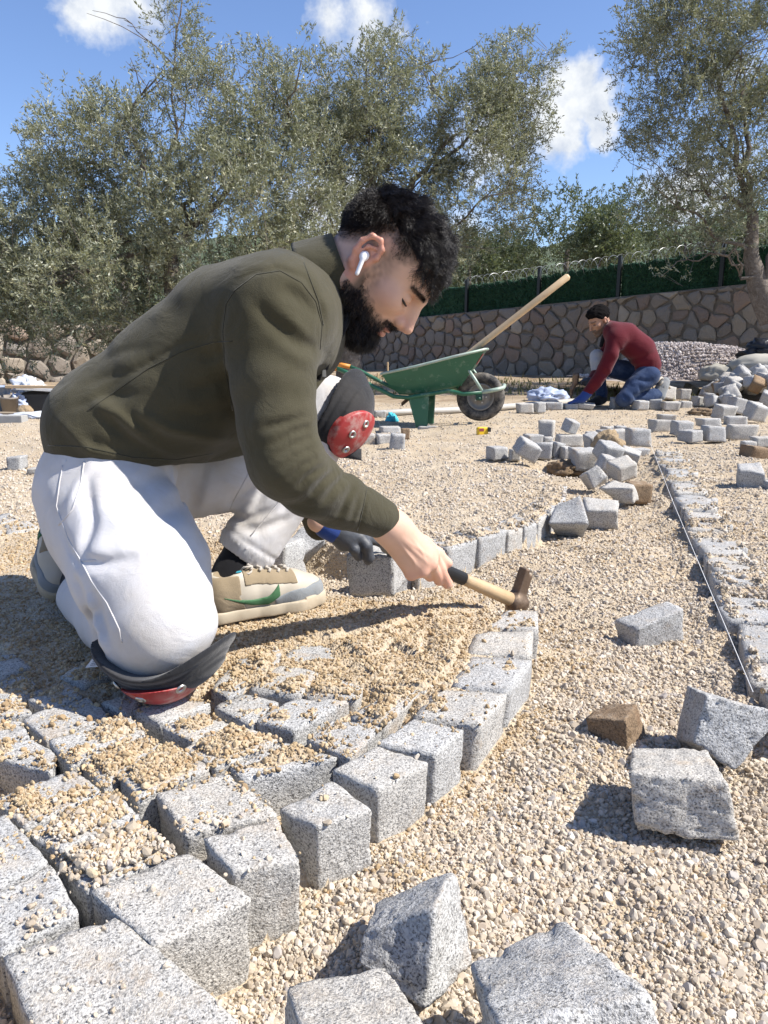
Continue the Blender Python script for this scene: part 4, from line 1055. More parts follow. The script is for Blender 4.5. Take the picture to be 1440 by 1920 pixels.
# hills
hv, hf = [], []
for i, px in enumerate(range(-1200, 3000, 60)):
    Y = 420; top = 462 - 62 * math.exp(-((px - 1420) / 230)**2) - 30 * math.exp(-((px - 300) / 500)**2) + 8 * math.sin(px * .021) + 5 * math.sin(px * .057) + max(0, (690 - px)) * .03
    hv += [at_y(px, top, Y), at_y(px, 560, Y - 150) * 1.0]; hv[-1].z = -1
for i in range(len(hv) // 2 - 1): hf.append((2*i, 2*i+2, 2*i+3, 2*i+1))
MAT['hill'] = simple_mat('hill_scrub', (.075, .10, .055), .95, 0, .05, .6)
tag(obj_from('hill', hv, hf, MAT['hill'], None, True), kind='structure')
# ------------------------------------------------------------------ people: cloth and skin
def cloth_mat(name, col, weave=900, rough=.9, sheen=.25, var=.12, dirt=None, bstr=.25, folds=26):
    m, t, b = new_mat(name); co = objco(t)
    n1 = noise_node(t, co, weave, 2, .6); n2_ = noise_node(t, co, 7, 4, .6); n3 = noise_node(t, co, 60, 3, .7)
    c = mix(t, n2_.outputs['Fac'], tuple(x * (1 - var) for x in col), tuple(min(1, x * (1 + var)) for x in col))
    c = mix(t, mth(t, 'MULTIPLY', n1.outputs['Fac'], .35), c, tuple(min(1, x * 1.35) for x in col))
    if dirt:
        n4 = noise_node(t, co, 5, 5, .65)
        c = mix(t, mth(t, 'MULTIPLY', ramp(t, n4.outputs['Fac'], [(.46, 0), (.70, 1)]), dirt[1]), c, dirt[0])
    setin(b, Base_Color=c, Roughness=rough); b.inputs['Specular IOR Level'].default_value = .15
    b.inputs['Sheen Weight'].default_value = sheen; b.inputs['Sheen Roughness'].default_value = .5
    fz = mth(t, 'ADD', mth(t, 'MULTIPLY', n1.outputs['Fac'], .25), mth(t, 'MULTIPLY', noise_node(t, co, folds, 4, .5, 1.2).outputs['Fac'], 1.2))
    bump(t, b, fz, bstr, .010); return m
MAT['fleece'] = cloth_mat('olive_fleece', (.050, .045, .026), 700, .95, .12, .10, ((.095, .085, .058), .4), .42, 17)
MAT['fleece_dark'] = cloth_mat('olive_stitching', (.028, .027, .016), 700)
MAT['white_cotton'] = cloth_mat('white_cotton', (.56, .553, .562), 1200, .9, .08, .03, ((.47, .42, .35), .6), .5, 13)
MAT['black_neoprene'] = cloth_mat('black_neoprene', (.016, .017, .02), 900, .8, .2, .2, ((.10, .09, .08), .35))
MAT['black_cloth'] = cloth_mat('black_cloth', (.010, .010, .012), 900, .9, .1, .2)
MAT['red_shell'] = simple_mat('red_shell', (.36, .035, .035), .5, 0, 30, .3, 40, .15, .002, .5, (26, .50, (.46, .30, .27)))
MAT['steel'] = simple_mat('steel', (.50, .49, .46), .4, .9, 60, .2)
MAT['glove_grey'] = simple_mat('glove_grey', (.050, .055, .065), .55, 0, 40, .4, 120, .3, .002, None, (22, .58, (.16, .16, .17)))
MAT['glove_blue'] = cloth_mat('glove_blue', (.02, .05, .20), 700)
MAT['earphone'] = simple_mat('white_plastic', (.82, .82, .83), .25)
MAT['label_white'] = simple_mat('label_white', (.75, .76, .80), .7)
MAT['print_grey'] = simple_mat('print_grey', (.25, .27, .33), .8)
def skin_mat(name, base=(.64, .405, .295)):
    m, t, b = new_mat(name); co = objco(t)
    n1 = noise_node(t, co, 120, 4, .7); n2_ = noise_node(t, co, 22, 4, .6)
    c = mix(t, n2_.outputs['Fac'], tuple(x * .86 for x in base), tuple(x * 1.12 for x in base))
    c = mix(t, mth(t, 'MULTIPLY', attr(t, 'red'), .75), c, (.56, .20, .135))
    c = mix(t, mth(t, 'MULTIPLY', attr(t, 'stubble'), .88), c, (.045, .034, .028))
    c = mix(t, attr(t, 'lip'), c, (.42, .16, .13))
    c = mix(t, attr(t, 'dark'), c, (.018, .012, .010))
    setin(b, Base_Color=c, Roughness=.48)
    b.inputs['Subsurface Weight'].default_value = .12; b.inputs['Subsurface Radius'].default_value = (.012, .005, .003); b.inputs['Subsurface Scale'].default_value = .5
    b.inputs['Specular IOR Level'].default_value = .4
    bump(t, b, n1.outputs['Fac'], .18, .0015); return m
MAT['skin'] = skin_mat('skin')
def hair_mat():
    m, t, b = new_mat('black_hair'); setin(b, Base_Color=(.013, .0095, .008), Roughness=.38); b.inputs['Specular IOR Level'].default_value = .45
    return m
MAT['hair'] = hair_mat()
MAT['hair_base'] = simple_mat('hair_base', (.014, .010, .009), .7)

W = at_y                                                      # pixel and distance -> place
def fold(F, pts, w, amp, ymax=9.0):
    """a crease or ridge running along pts on the near side of the cloth: amp > 0 raises it"""
    P3 = [np.array(p) for p in pts]; c = np.mean(P3, axis=0); R_ = max(np.linalg.norm(p - c) for p in P3) + .12
    def f(P, d):
        best = np.full(len(P), 1e9); tt = np.zeros(len(P)); n = len(P3) - 1
        for i in range(n):
            a, b_ = P3[i][[0, 2]], P3[i+1][[0, 2]]; ba = b_ - a; q = P[:, [0, 2]] - a
            h = np.clip(q @ ba / (ba @ ba + 1e-12), 0, 1); dd = np.linalg.norm(q - h[:, None] * ba, axis=1)
            m = dd < best; best[m] = dd[m]; tt[m] = (i + h[m]) / n
        tp = np.sin(np.clip(tt, .03, .97) * math.pi)**.6
        g = np.exp(-(best / w)**2) * tp * amp
        return np.where(P[:, 1] < ymax, -g, 0).astype(np.float32)
    F.func(f, c, R_, 0, 'd')
def folds(F, lst, w, amp, Y, ymax):
    for l in lst:
        ww = l[-1][0] if isinstance(l[-1], list) else w; aa = l[-1][1] if isinstance(l[-1], list) else amp
        pts = [p for p in l if isinstance(p, tuple)]
        fold(F, [W(p[0], p[1], Y) for p in pts], ww, aa, ymax)
def cloth_noise(F, amp, sc, seed, c, R_):
    F.func(lambda P, d: fbm(P, sc, seed, 3) * amp, c, R_, 0, 'd')

man = tag(empty('person', tuple(W(380, 1180, 1.45))), 'bearded young man kneeling in an olive pullover and white trousers, swinging a hammer', 'person')

WU = lambda px, py, y: at_y(px, py, y + .05)
# ---- pullover
pull = Field()
spine = [(218,798,.108), (335,730,.130), (445,632,.128), (520,602,.112)]
for off, y0 in ((-.075, 1.41), (.075, 1.42)):
    pull.chain([WU(px, py, y0 + off) for px, py, r in spine], [r for *_, r in spine], .05)
pull.cone(WU(212,812,1.32), WU(212,812,1.53), .116, .116, .04)
pull.cone(WU(515,588,1.25), WU(520,585,1.58), .088, .088, .05)            # shoulder girdle
pull.cone(WU(545,568,1.39), WU(585,556,1.405), .084, .066, .04)            # towards the neck
pull.cone(WU(550,610,1.38), WU(585,655,1.38), .075, .045, .05)            # chest
pull.cone(WU(380,800,1.42), WU(450,760,1.42), .09, .10, .06)             # belly
arm = [WU(512,588,1.245), WU(508,650,1.225), WU(510,720,1.20), WU(520,800,1.18), WU(538,862,1.175), WU(580,905,1.215), WU(635,938,1.27), (WU(722,975,1.345))]
armr = [.080, .074, .068, .064, .063, .054, .047, .037]
pull.chain(arm, armr, .035)
pull.chain([WU(540,600,1.58), WU(560,740,1.60), WU(565,880,1.60), WU(600,985,1.685)], [.078, .064, .055, .036], .03)
# cut the sleeve at the wrist, the hem at the waist, the neck
ax = (arm[-1] - arm[-2]).normalized(); wr = arm[-1] + ax * .004
pull.func(lambda P: np.where(np.linalg.norm(P - A(wr), axis=1) < .12, (P - A(wr)) @ A(ax), -1).astype(np.float32), A(wr), .12, .001, '&')
hemp = WU(250, 868, 1.42); hn = (WU(250, 960, 1.42) - WU(225, 800, 1.42)).normalized()
def hem_f(P):
    q = (P - A(hemp)) @ A(Vector((.06, 0, -.998))) + .006 * np.sin(P[:, 1] * 40) + .01 * np.sin(P[:, 0] * 14)
    return np.where((P[:, 0] < WU(470, 850, 1.42).x) , q, -1).astype(np.float32)
pull.func(hem_f, A(hemp), .5, .001, '&')
cloth_noise(pull, .0045, 4.5, 3, WU(400, 700, 1.4), .7)
# creases: armhole, inner elbow, forearm, waist
folds(pull, [[(600,600),(560,560),(520,535)], [(590,655),(545,640),(505,600),(470,560)], [(592,690),(560,670),(520,640),[.012,.006]], [(586,640),(560,610),(530,585),[.008,.004]]], .012, -.0085, 1.2, 1.39)
folds(pull, [[(425,560),(412,620),(418,690),(430,760),[.007,-.005]], [(430,545),(470,515),(525,505),(570,520),(600,575),(602,640),[.005,-.0035]]], .006, -.006, 1.24, 1.41)
folds(pull, [[(585,800),(550,808),(510,835)], [(588,818),(555,830),(520,855)], [(592,838),(560,850),(528,878)], [(600,855),(570,868),(540,897)], [(612,872),(580,888),(556,915)], [(630,888),(602,905),(575,935)], [(650,900),(625,920),(600,950)], [(575,780),(540,790),(495,800)]], .0075, -.0085, 1.2, 1.35)
folds(pull, [[(680,915),(668,945),(655,985)], [(663,905),(648,935),(634,972)], [(505,900),(560,940),(640,968),(690,985),[.009,.003]]], .007, -.0055, 1.3, 1.42)
folds(pull, [[(690,908),(682,945),(668,1000),[.004,-.004]]], .004, -.004, 1.32, 1.45)      # cuff seam
folds(pull, [[(165,722),(230,700),(310,690),[.008,-.003]], [(135,765),(210,742),(300,735),[.008,-.0035]], [(215,775),(290,850)], [(120,800),(200,830),(270,850)], [(420,700),(430,760),(450,820)], [(440,700),(400,720),(360,730)], [(440,760),(390,775),(340,770)], [(445,650),(410,665),(380,668)], [(185,680),(230,660),(300,650),[.008,-.0025]]], .011, -.0065, 1.3, 1.45)
folds(pull, [[(130,790),(190,835),(290,862)], [(185,745),(235,770),(320,845)], [(260,760),(330,800),(430,830)]], .011, .011, 1.3, 1.45)
folds(pull, [[(190,745),(270,690),(350,645),(420,630),[.004,-.003]]], .004, -.004, 1.3, 1.41)   # side seam
pullover = pull.build('pullover', MAT['fleece'], man, .0042)
# stand-up collar, open at the front, with a black lining and zip
caxis = (WU(660, 500, 1.41) - WU(590, 528, 1.41)).normalized(); cb = WU(592, 540, 1.405)
lat = Vector((0, 1, 0)); cup = lat.cross(caxis).normalized() * -1
if cup.z < 0: cup = -cup
def collar_mesh(r0, r1, h, a0, a1, th, fwd=0.0):
    V, F = [], []; n, m_ = 40, 8
    for layer_, rr0 in ((0, 0), (1, -th)):
        for i in range(n + 1):
            a = a0 + (a1 - a0) * i / n
            for j in range(m_ + 1):
                t = j / m_; rad = r0 + (r1 - r0) * t + rr0
                fr_ = max(0, -math.cos(a))                     # towards the throat
                c = cb + caxis * (t * h * (1 + .25 * fr_) - .012 + fr_ * .018)
                wob = .0025 * math.sin(a * 5 + t * 2)
                V.append(c + (cup * math.cos(a) * 1.02 + lat * math.sin(a)) * (rad + wob))
    S = (n + 1) * (m_ + 1)
    for i in range(n):
        for j in range(m_):
            k = i * (m_ + 1) + j
            F += [(k, k+m_+1, k+m_+2, k+1), (S+k+1, S+k+m_+2, S+k+m_+1, S+k)]
    for i in range(n):
        for j in (0, m_):
            k = i * (m_ + 1) + j; F.append((k, S+k, S+k+m_+1, k+m_+1))
    for i in (0, n):
        for j in range(m_):
            k = i * (m_ + 1) + j; F.append((k, k+1, S+k+1, S+k))
    return V, F
V, F = collar_mesh(.086, .073, .074, -2.7, 2.7, .005); obj_from('collar', V, F, MAT['fleece'], man, True)
V, F = collar_mesh(.0805, .0675, .072, -2.68, 2.68, .001); obj_from('collar_lining', V, F, MAT['black_cloth'], man, True)
def strip(pts, wvec, th, mat, name, parent):
    V, F = [], []
    for p, w_ in zip(pts, wvec):
        nn = Vector((0, -1, 0)) * th
        V += [p - w_, p + w_, p + w_ + nn, p - w_ + nn]
    for i in range(len(pts) - 1):
        for j in range(4): F.append((4*i+j, 4*i+(j+1) % 4, 4*i+4+(j+1) % 4, 4*i+4+j))
    F += [(3, 2, 1, 0), tuple(4*(len(pts)-1)+j for j in range(4))]
    return obj_from(name, V, F, mat, parent, True)
zp = [WU(655, 582, 1.36), WU(652, 604, 1.345), WU(640, 632, 1.335), WU(622, 658, 1.33), WU(606, 684, 1.325), WU(597, 712, 1.32)]
V, F = tube(zp, [.0035] * 6, 6); obj_from('zip', V, F, MAT['black_cloth'], man, True)
strip([WU(640, 590, 1.352), WU(634, 612, 1.338), WU(622, 640, 1.328), WU(608, 668, 1.322), WU(598, 700, 1.318)], [Vector((.016, 0, .006))] * 5, .004, MAT['black_cloth'], 'placket', man)
V, F = join(box_vf(WU(608, 700, 1.315), (.006, .003, .012))); obj_from('zip_puller', V, F, MAT['steel'], man)

# ---- trousers
tr = Field()
tr.cone(W(222,872,1.38), W(232,880,1.53), .100, .100, .05)
tr.chain([W(212,912,1.345), W(226,985,1.30), W(265,1075,1.225), W(300,1168,1.155)], [.104, .115, .110, .088], .05)
tr.cone(W(172,930,1.36), W(176,985,1.37), .084, .075, .06)
tr.chain([W(285,900,1.555), W(420,880,1.60), W(612,765,1.655)], [.105, .086, .067], .04)
tr.chain([W(612,772,1.655), W(540,915,1.62), W(470,1018,1.585)], [.066, .066, .063], .02)
tr.chain([W(470,1018,1.585), W(456,1042,1.578)], [.063, .057], .004)
tr.chain([W(285,1180,1.18), W(215,1160,1.34), W(165,1120,1.50)], [.076, .064, .056], .03)
cax = (W(452,1046,1.576) - W(490,990,1.595)).normalized(); cwp = W(453,1043,1.577)
tr.func(lambda P: np.where(np.linalg.norm(P - A(cwp), axis=1) < .1, (P - A(cwp)) @ A(cax), -1).astype(np.float32), A(cwp), .12, .001, '&')
cloth_noise(tr, .005, 4, 8, W(250, 1000, 1.3), .6)
def ribs(P, d):
    q = P - A(cwp); al = -(q @ A(cax)); e1 = np.array([0, 1, 0], dtype=np.float32); e2 = np.cross(A(cax), e1); th = np.arctan2(q @ e1, q @ e2)
    g = (sstep(.034, .028, al)) * (.0016 * np.cos(th * 34)) + .004 * np.exp(-((al - .034) / .005)**2)
    return g.astype(np.float32)
tr.func(ribs, A(cwp), .11, 0, 'd')
YR = 1.15
folds(tr, [[(120,905),(160,985),(150,1060)], [(95,1000),(120,1040),(165,1075),[.006,-.005]], [(150,1050),(205,1052),(270,1040)], [(160,1090),(185,1150),(225,1210),[.010,.007]], [(135,1075),(160,1110),(178,1180)], [(180,1090),(205,1140),(235,1195)]], .010, -.011, YR, 1.45)
folds(tr, [[(128,870),(112,930),(98,985),[.010,.006]], [(175,1100),(210,1165),(228,1205),[.012,.008]], [(200,1130),(172,1150),(165,1185)], [(205,1165),(185,1180),(175,1215)], [(215,1190),(195,1205),(188,1230)]], .010, -.011, YR, 1.5)
folds(tr, [[(180,870),(260,890),(340,880)], [(150,960),(230,930),(320,905)], [(180,1010),(260,1000),(330,960)], [(280,855),(330,900),(352,980)]], .018, -.008, YR, 1.45)
folds(tr, [[(365,870),(358,930),(350,990)], [(385,862),(372,920),(362,960)], [(420,965),(440,940),(480,905)], [(415,985),(455,985),(520,960)], [(430,1000),(480,1000),(540,980)], [(540,860),(500,905),(470,960)], [(560,880),(545,930),(520,980)]], .010, -.010, 1.5, 1.75)
trousers = tr.build('trousers', MAT['white_cotton'], man, .0044)
# raised side seam
V, F = tube([W(126, 862, 1.262), W(124, 900, 1.248), W(112, 945, 1.262), W(104, 978, 1.285)], [.002, .003, .003, .002], 6); obj_from('pocket_welt', V, F, MAT['white_cotton'], trousers if False else man, True)

def seam(name, obs, pts, r0, mat, lift=.0004):
    q = on_surface(obs, dense(pts, 5), lift)
    if len(q) < 3: return
    V, F = tube(q, r0, 5); return obj_from(name, V, F, mat, man, True)
seam('seam', [trousers], [(118,872),(112,905),(106,950),(128,1010),(152,1052),(180,1050)], .0011, MAT['white_cotton'])
seam('seam', [trousers], [(158,866),(152,905),(136,955),(110,985)], .0013, MAT['white_cotton'])
seam('seam', [trousers], [(152,1052),(172,1090),(200,1130),(224,1180),(229,1205)], .0014, MAT['white_cotton'])
seam('seam', [trousers], [(470,880),(440,935),(418,985)], .0014, MAT['white_cotton'])
seam('seam', [trousers], [(545,890),(520,945),(470,1005)], .0014, MAT['white_cotton'])
for pl_ in ([(600,655),(604,610),(592,565),(565,530),(525,508),(480,515),(440,545),(424,570),(418,620),(422,690),(436,770)], [(436,640),(400,642),(340,660),(280,690),(215,735),(165,770)], [(690,905),(682,945),(670,995)], [(563,475),(580,520),(597,565),(606,610)], [(90,835),(160,838),(250,858),(330,862),(400,850)]):
    seam('seam', [pullover], pl_, .0011, MAT['fleece_dark'], .0)
# ---- head, neck, right hand: skin
HC = WU(710, 500, 1.40); PITCH, YAW, HS = R(51.5), R(-12), 0.985
Rh = Matrix.Rotation(YAW, 3, 'Z') @ Matrix.Rotation(PITCH, 3, 'Y')
ROLL = Matrix.Rotation(R(-3), 3, 'X'); Rh = Rh @ ROLL
def hp(x, y, z): return HC + Rh @ (Vector((x, y, z)) * HS)
RhN = np.array(Rh, dtype=np.float32)
def head_local(V): return ((V - np.array(HC)) @ RhN) / HS
hd = Field(); s_ = HS
hd.ell(hp(-.008, 0, .045), (.099*s_, .076*s_, .084*s_), .01, rot=RhN)
hd.ell(hp(.030, 0, .055), (.066*s_, .068*s_, .062*s_), .02, rot=RhN)          # forehead
hd.ell(hp(.040, 0, -.015), (.056*s_, .062*s_, .072*s_), .025, rot=RhN)
for sy in (-1, 1):
    hd.cone(hp(-.006, .052*sy, -.055), hp(.070, .022*sy, -.103), .020*s_, .016*s_, .025)   # jaw
    hd.cone(hp(-.002, .060*sy, -.010), hp(-.006, .053*sy, -.055), .016*s_, .020*s_, .025)
    hd.ell(hp(.062, .044*sy, -.014), (.026*s_, .020*s_, .020*s_), .022, rot=RhN)     # cheekbone
hd.ell(hp(.066, 0, -.062), (.034*s_, .034*s_, .030*s_), .02, rot=RhN)              # mouth
hd.ell(hp(.078, 0, -.100), (.019*s_, .020*s_, .016*s_), .018, rot=RhN)             # chin
hd.cone(hp(.086, -.030, .030), hp(.093, -.008, .026), .011*s_, .010*s_, .015); hd.cone(hp(.086, .030, .030), hp(.093, .008, .026), .011*s_, .010*s_, .015)
for sy in (-1, 1): hd.ell(hp(.092, .033*sy, .008), (.018*s_, .019*s_, .012*s_), .012, '-', RhN)   # eye sockets
for sy in (-1, 1): hd.ell(hp(.0745, .033*sy, .006), (.0165*s_, .0175*s_, .0135*s_), .004, rot=RhN)   # lidded eyes
hd.cone(hp(.095, 0, .022), hp(.113, 0, -.014), .0088*s_, .0095*s_, .010)            # nose bridge
hd.ell(hp(.118, 0, -.026), (.0130*s_, .0120*s_, .0110*s_), .009, rot=RhN)
for sy in (-1, 1): hd.ell(hp(.102, .0125*sy, -.030), (.0105*s_, .0075*s_, .0085*s_), .006, rot=RhN)
hd.ell(hp(.095, 0, -.013), (.021*s_, .0125*s_, .025*s_), .008, rot=RhN)
hd.ell(hp(.099, 0, -.035), (.016*s_, .0095*s_, .010*s_), .008, rot=RhN)
hd.ell(hp(.097, 0, -.0555), (.0085*s_, .021*s_, .0062*s_), .006, rot=RhN)            # lips
hd.ell(hp(.094, 0, -.0690), (.0095*s_, .018*s_, .0068*s_), .006, rot=RhN)
hd.ell(hp(.103, 0, -.0622), (.010*s_, .020*s_, .0014*s_), .003, '-', RhN)
hd.ell(hp(.090, 0, -.080), (.010*s_, .016*s_, .004*s_), .006, '-', RhN)
# ears
for sy in (-1, 1):
    def ep(x, o, z): return hp(-.012 + x, sy * (.073 + o), z)
    hd.ell(ep(0, .000, -.002), (.015*s_, .008*s_, .024*s_), .006, rot=RhN)
    ring = [(.010,.002,-.006),(.016,.006,.010),(.012,.009,.026),(-.002,.011,.034),(-.016,.013,.028),(-.021,.014,.010),(-.018,.013,-.008),(-.009,.008,-.024),(.000,.005,-.030)]
    hd.chain([ep(*q) for q in ring], [.0038*s_, .0042*s_, .0044*s_, .0046*s_, .0048*s_, .0048*s_, .0048*s_, .0056*s_, .0066*s_], .005)
    hd.chain([ep(.006,.006,.022), ep(-.008,.010,.012), ep(-.010,.010,-.006), ep(-.004,.006,-.016)], [.003*s_, .0035*s_, .0035*s_, .003*s_], .004)
    hd.ell(ep(.000, .010, -.002), (.0075*s_, .007*s_, .010*s_), .004, '-', RhN)
    hd.ell(ep(.011, .004, -.008), (.004*s_, .004*s_, .006*s_), .003, rot=RhN)
# neck
hd.chain([hp(-.030, 0, -.035), WU(650, 535, 1.41), WU(560, 575, 1.42)], [.060, .060, .068], .03)
hd.cone(hp(-.020, -.045, -.030), WU(640, 590, 1.37), .014, .012, .03)
hd.cone(hp(.02, 0, -.085), WU(640, 585, 1.40), .03, .03, .03)
hd.chain([WU(560, 575, 1.42), WU(525, 600, 1.28), WU(512, 690, 1.21), WU(538, 862, 1.175), WU(640, 935, 1.27), WU(722, 975, 1.345)], [.06, .05, .045, .038, .034, .027], .03)   # arm inside the sleeve
def head_attrs(V):
    L = head_local(V); x, y, z = L[:, 0], L[:, 1], L[:, 2]; ay = np.abs(y)
    nz = fbm(V.astype(np.float32), 60, 77, 2) * .006
    isH = (x > -.14) & (np.linalg.norm(L, axis=1) < .19)
    # hairline: behind the ear down to the nape, in front of the ear the sideburn, over the forehead
    hl = np.interp(x, [-.12, -.07, -.035, -.02, -.008, .02, .045, .07, .1], [-.030, -.020, .012, .040, .050, .030, .050, .078, .085])
    hairm = sstep(-.020, .014, z - hl + nz) * .9
    bl = np.interp(x, [-.02, .0, .02, .05, .075, .10], [.020, .0, -.030, -.046, -.052, -.046])
    beard = sstep(.010, -.012, z - bl + nz) * sstep(-.010, .012, x + .35 * (z + .06)) * sstep(-.20, -.12, z)
    mouth = np.exp(-(((x - .10) / .016)**2 + (y / .022)**2 + ((z + .064) / .0105)**2))
    side = sstep(-.010, .012, x) * sstep(.052, .018, x) * sstep(-.06, -.02, z) * sstep(.075, .05, z) * np.clip(.55 + nz * 40, .2, .8)
    under_lip = 0
    st = np.clip(np.maximum(np.maximum(hairm, beard * .95), side), 0, 1) * isH
    st = st * (1 - sstep(.3, .7, mouth))
    ear = sstep(.073, .081, ay) * (np.abs(z) < .05) * (np.abs(x + .012) < .035)
    st = st * (1 - ear)
    mous = np.exp(-(((z + .0465) / .0050)**2)) * sstep(.084, .092, x) * (ay < .03)
    st = np.maximum(st, mous * .75 * isH)
    brow = np.exp(-(((z - (.0285 - .12 * (ay - .028)**2 * 20)) / .0052)**2)) * sstep(.008, .016, ay) * sstep(.056, .046, ay) * (x > .055)
    st = np.maximum(st, brow * .95 * isH)
    lip = np.exp(-(((z + .056) / .0045)**2)) * (ay < .022) * (x > .092) + np.exp(-(((z + .0685) / .0055)**2)) * (ay < .020) * (x > .090)
    red = np.clip(ear * .75 + np.exp(-(((x - .112) / .016)**2 + (y / .016)**2 + ((z + .025) / .014)**2)) * .8 + .30 * np.exp(-(((x - .06) / .03)**2 + ((z + .02) / .025)**2)), 0, 1) * isH
    slit = np.exp(-(((z + .0010 + .10 * (ay - .033)) / .0024)**2)) * sstep(.012, .018, ay) * sstep(.056, .047, ay) * (x > .058)
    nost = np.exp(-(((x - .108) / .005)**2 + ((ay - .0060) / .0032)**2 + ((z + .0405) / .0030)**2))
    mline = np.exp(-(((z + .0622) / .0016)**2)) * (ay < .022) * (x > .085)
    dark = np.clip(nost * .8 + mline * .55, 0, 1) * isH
    return {'stubble': st, 'red': red, 'lip': np.clip(lip, 0, 1) * .75 * isH, 'dark': dark}
# right hand closed round the hammer handle
ha, hb = WU(724, 1022, 1.40), WU(962, 1126, 1.56)                # handle ends: butt, head
hdir = (hb - ha).normalized()
def HX(px, py, y): return WU(px, py, y)
hand = hd
wrist = WU(722, 975, 1.345)
# palm: from wrist to knuckles
k1, k2, k3, k4 = HX(811, 1040, 1.405), HX(807, 1056, 1.385), HX(791, 1069, 1.375), HX(771, 1076, 1.375)
for k_, r_ in ((k1, .0165), (k2, .017), (k3, .016), (k4, .0145)):
    hand.cone(wrist + (k_ - wrist) * .18, k_, .026, r_ * .82, .016)
hand.cone(wrist - (wrist - arm[-2]).normalized() * .05 * -1 * 0 + (arm[-2] - wrist) * .3, wrist + (k2 - wrist) * .25, .030, .028, .02)
hand.cone(HX(752, 1006, 1.375), HX(788, 1044, 1.385), .027, .022, .016)
# fingers wrap over the far side of the handle and return below
def hpt(px): 
    t = (px - 724) / (962 - 724); return ha + (hb - ha) * t
away = Vector((0, 1, 0)); dn = Vector((.25, 0, -1)).normalized()
for k_, hx, r_ in ((k1, 826, .0098), (k2, 811, .0102), (k3, 794, .0098), (k4, 778, .0088)):
    c_ = hpt(hx)
    hand.chain([k_, c_ + dn * .025 + away * -.012, c_ + dn * .027 + away * .012, c_ + away * .028 - dn * .004, c_ + away * .016 - dn * .022], [r_ * 1.18, r_ * 1.08, r_, r_ * .95, r_ * .85], .0035)
    hand.ell(k_, (r_ * 1.25,) * 3, .008)
# thumb lies along the far upper side
hand.chain([HX(765, 1000, 1.40), HX(795, 1018, 1.43), HX(820, 1038, 1.44), HX(840, 1056, 1.445)], [.018, .0135, .0115, .0095], .010)
# tendons and veins on the back of the hand
for k_ in (k1, k2, k3): fold(hd, [wrist + (k_ - wrist) * .35, wrist + (k_ - wrist) * .95], .0035, .0016, 1.42)
fold(hd, [HX(770, 1000, 1.37), HX(788, 1025, 1.37), HX(800, 1052, 1.37)], .002, .0012, 1.42); fold(hd, [HX(756, 1020, 1.37), HX(775, 1045, 1.37), HX(780, 1068, 1.37)], .002, .0010, 1.42)
def skin_attrs(V):
    a = head_attrs(V)
    for k_ in (k1, k2, k3, k4):
        a['red'] = np.maximum(a['red'], .6 * np.exp(-(np.linalg.norm(V - np.array(k_), axis=1) / .02)**2))
    tipm = sstep(.0, .02, (V - np.array(hpt(785) + dn * .01)) @ np.array(dn)) * (np.linalg.norm(V - np.array(hpt(800)), axis=1) < .06)
    a['red'] = np.maximum(a['red'], tipm * .45)
    return a
HV, HF = hd.mesh(.0021)
HV = relax(HV, HF, .35)
body = np_mesh('body', HV, HF, 4, MAT['skin'], man, True, skin_attrs(HV))
# left forearm and gloved hand (far side)
lf = Field(); lw = W(612, 984, 1.69)
lf.cone(W(596, 978, 1.682), W(620, 988, 1.694), .024, .025, .01)
lf.build('forearm', MAT['skin'], man, .003)
gl = Field()
gl.cone(W(612, 986, 1.69), W(626, 993, 1.697), .029, .030, .006)
gl.build('glove_cuff', MAT['glove_blue'], man, .003)
gl = Field()
gl.chain([W(625, 992, 1.697), W(650, 1004, 1.71), W(676, 1010, 1.725)], [.029, .034, .028], .012)
for pts, r_ in (([(676,1010,1.70),(688,1024,1.695),(692,1046,1.70),(690,1050,1.71)], .0125), ([(680,1008,1.73),(700,1012,1.74),(722,1022,1.75),(732,1036,1.745)], .0115), ([(678,1006,1.75),(702,1008,1.77),(724,1016,1.78),(738,1026,1.78)], .011), ([(672,1004,1.77),(694,1004,1.80),(712,1010,1.815)], .010), ([(650,1012,1.69),(664,1030,1.688),(672,1044,1.70)], .012)):
    gl.chain([W(*p) for p in pts], [r_ * 1.15] + [r_] * (len(pts) - 2) + [r_ * .9], .005)
cloth_noise(gl, .0012, 20, 4, W(670, 1010, 1.71), .15)
gl.build('glove', MAT['glove_grey'], man, .0026)

# ---- hair
def strands(name, roots, dirs, lens, npt, radius, curl, gravity, mat, parent, seed, clump=.0, tipr=.35):
    r = np.random.default_rng(seed); n = len(roots)
    cu = bpy.data.hair_curves.new(name); cu.add_curves([npt] * n)
    t = np.linspace(0, 1, npt)[None, :, None]
    d = dirs[:, None, :]; L = lens[:, None, None]
    P = roots[:, None, :] + d * L * t + np.array(gravity)[None, None, :] * L * t**2
    ph = fbm(roots.astype(np.float32), 28, seed, 2)[:, None, None] * 5 + r.normal(0, .35, (n, 1, 1))
    s1 = np.cross(dirs, r.normal(0, 1, 3) + np.array([.2, .5, .3])); s1 /= np.linalg.norm(s1, axis=1, keepdims=True) + 1e-9; s2 = np.cross(dirs, s1)
    P = P + (s1[:, None, :] * np.sin(t * curl[1] + ph) + s2[:, None, :] * np.cos(t * curl[1] * .9 + ph * 1.3)) * curl[0] * t**.8 * (L / L.mean())
    cu.attributes['position'].data.foreach_set('vector', P.astype(np.float32).ravel()) if 'position' in cu.attributes else cu.position_data.foreach_set('vector', P.astype(np.float32).ravel())
    ra = cu.attributes.get('radius') or cu.attributes.new('radius', 'FLOAT', 'POINT')
    rad = (radius * (1 - (1 - tipr) * t[..., 0]) * np.ones((n, npt))).astype(np.float32); ra.data.foreach_set('value', rad.ravel())
    cu.materials.append(mat); o = bpy.data.objects.new(name, cu); link(o, parent); o.matrix_parent_inverse = Matrix.Translation(-parent.location); return o
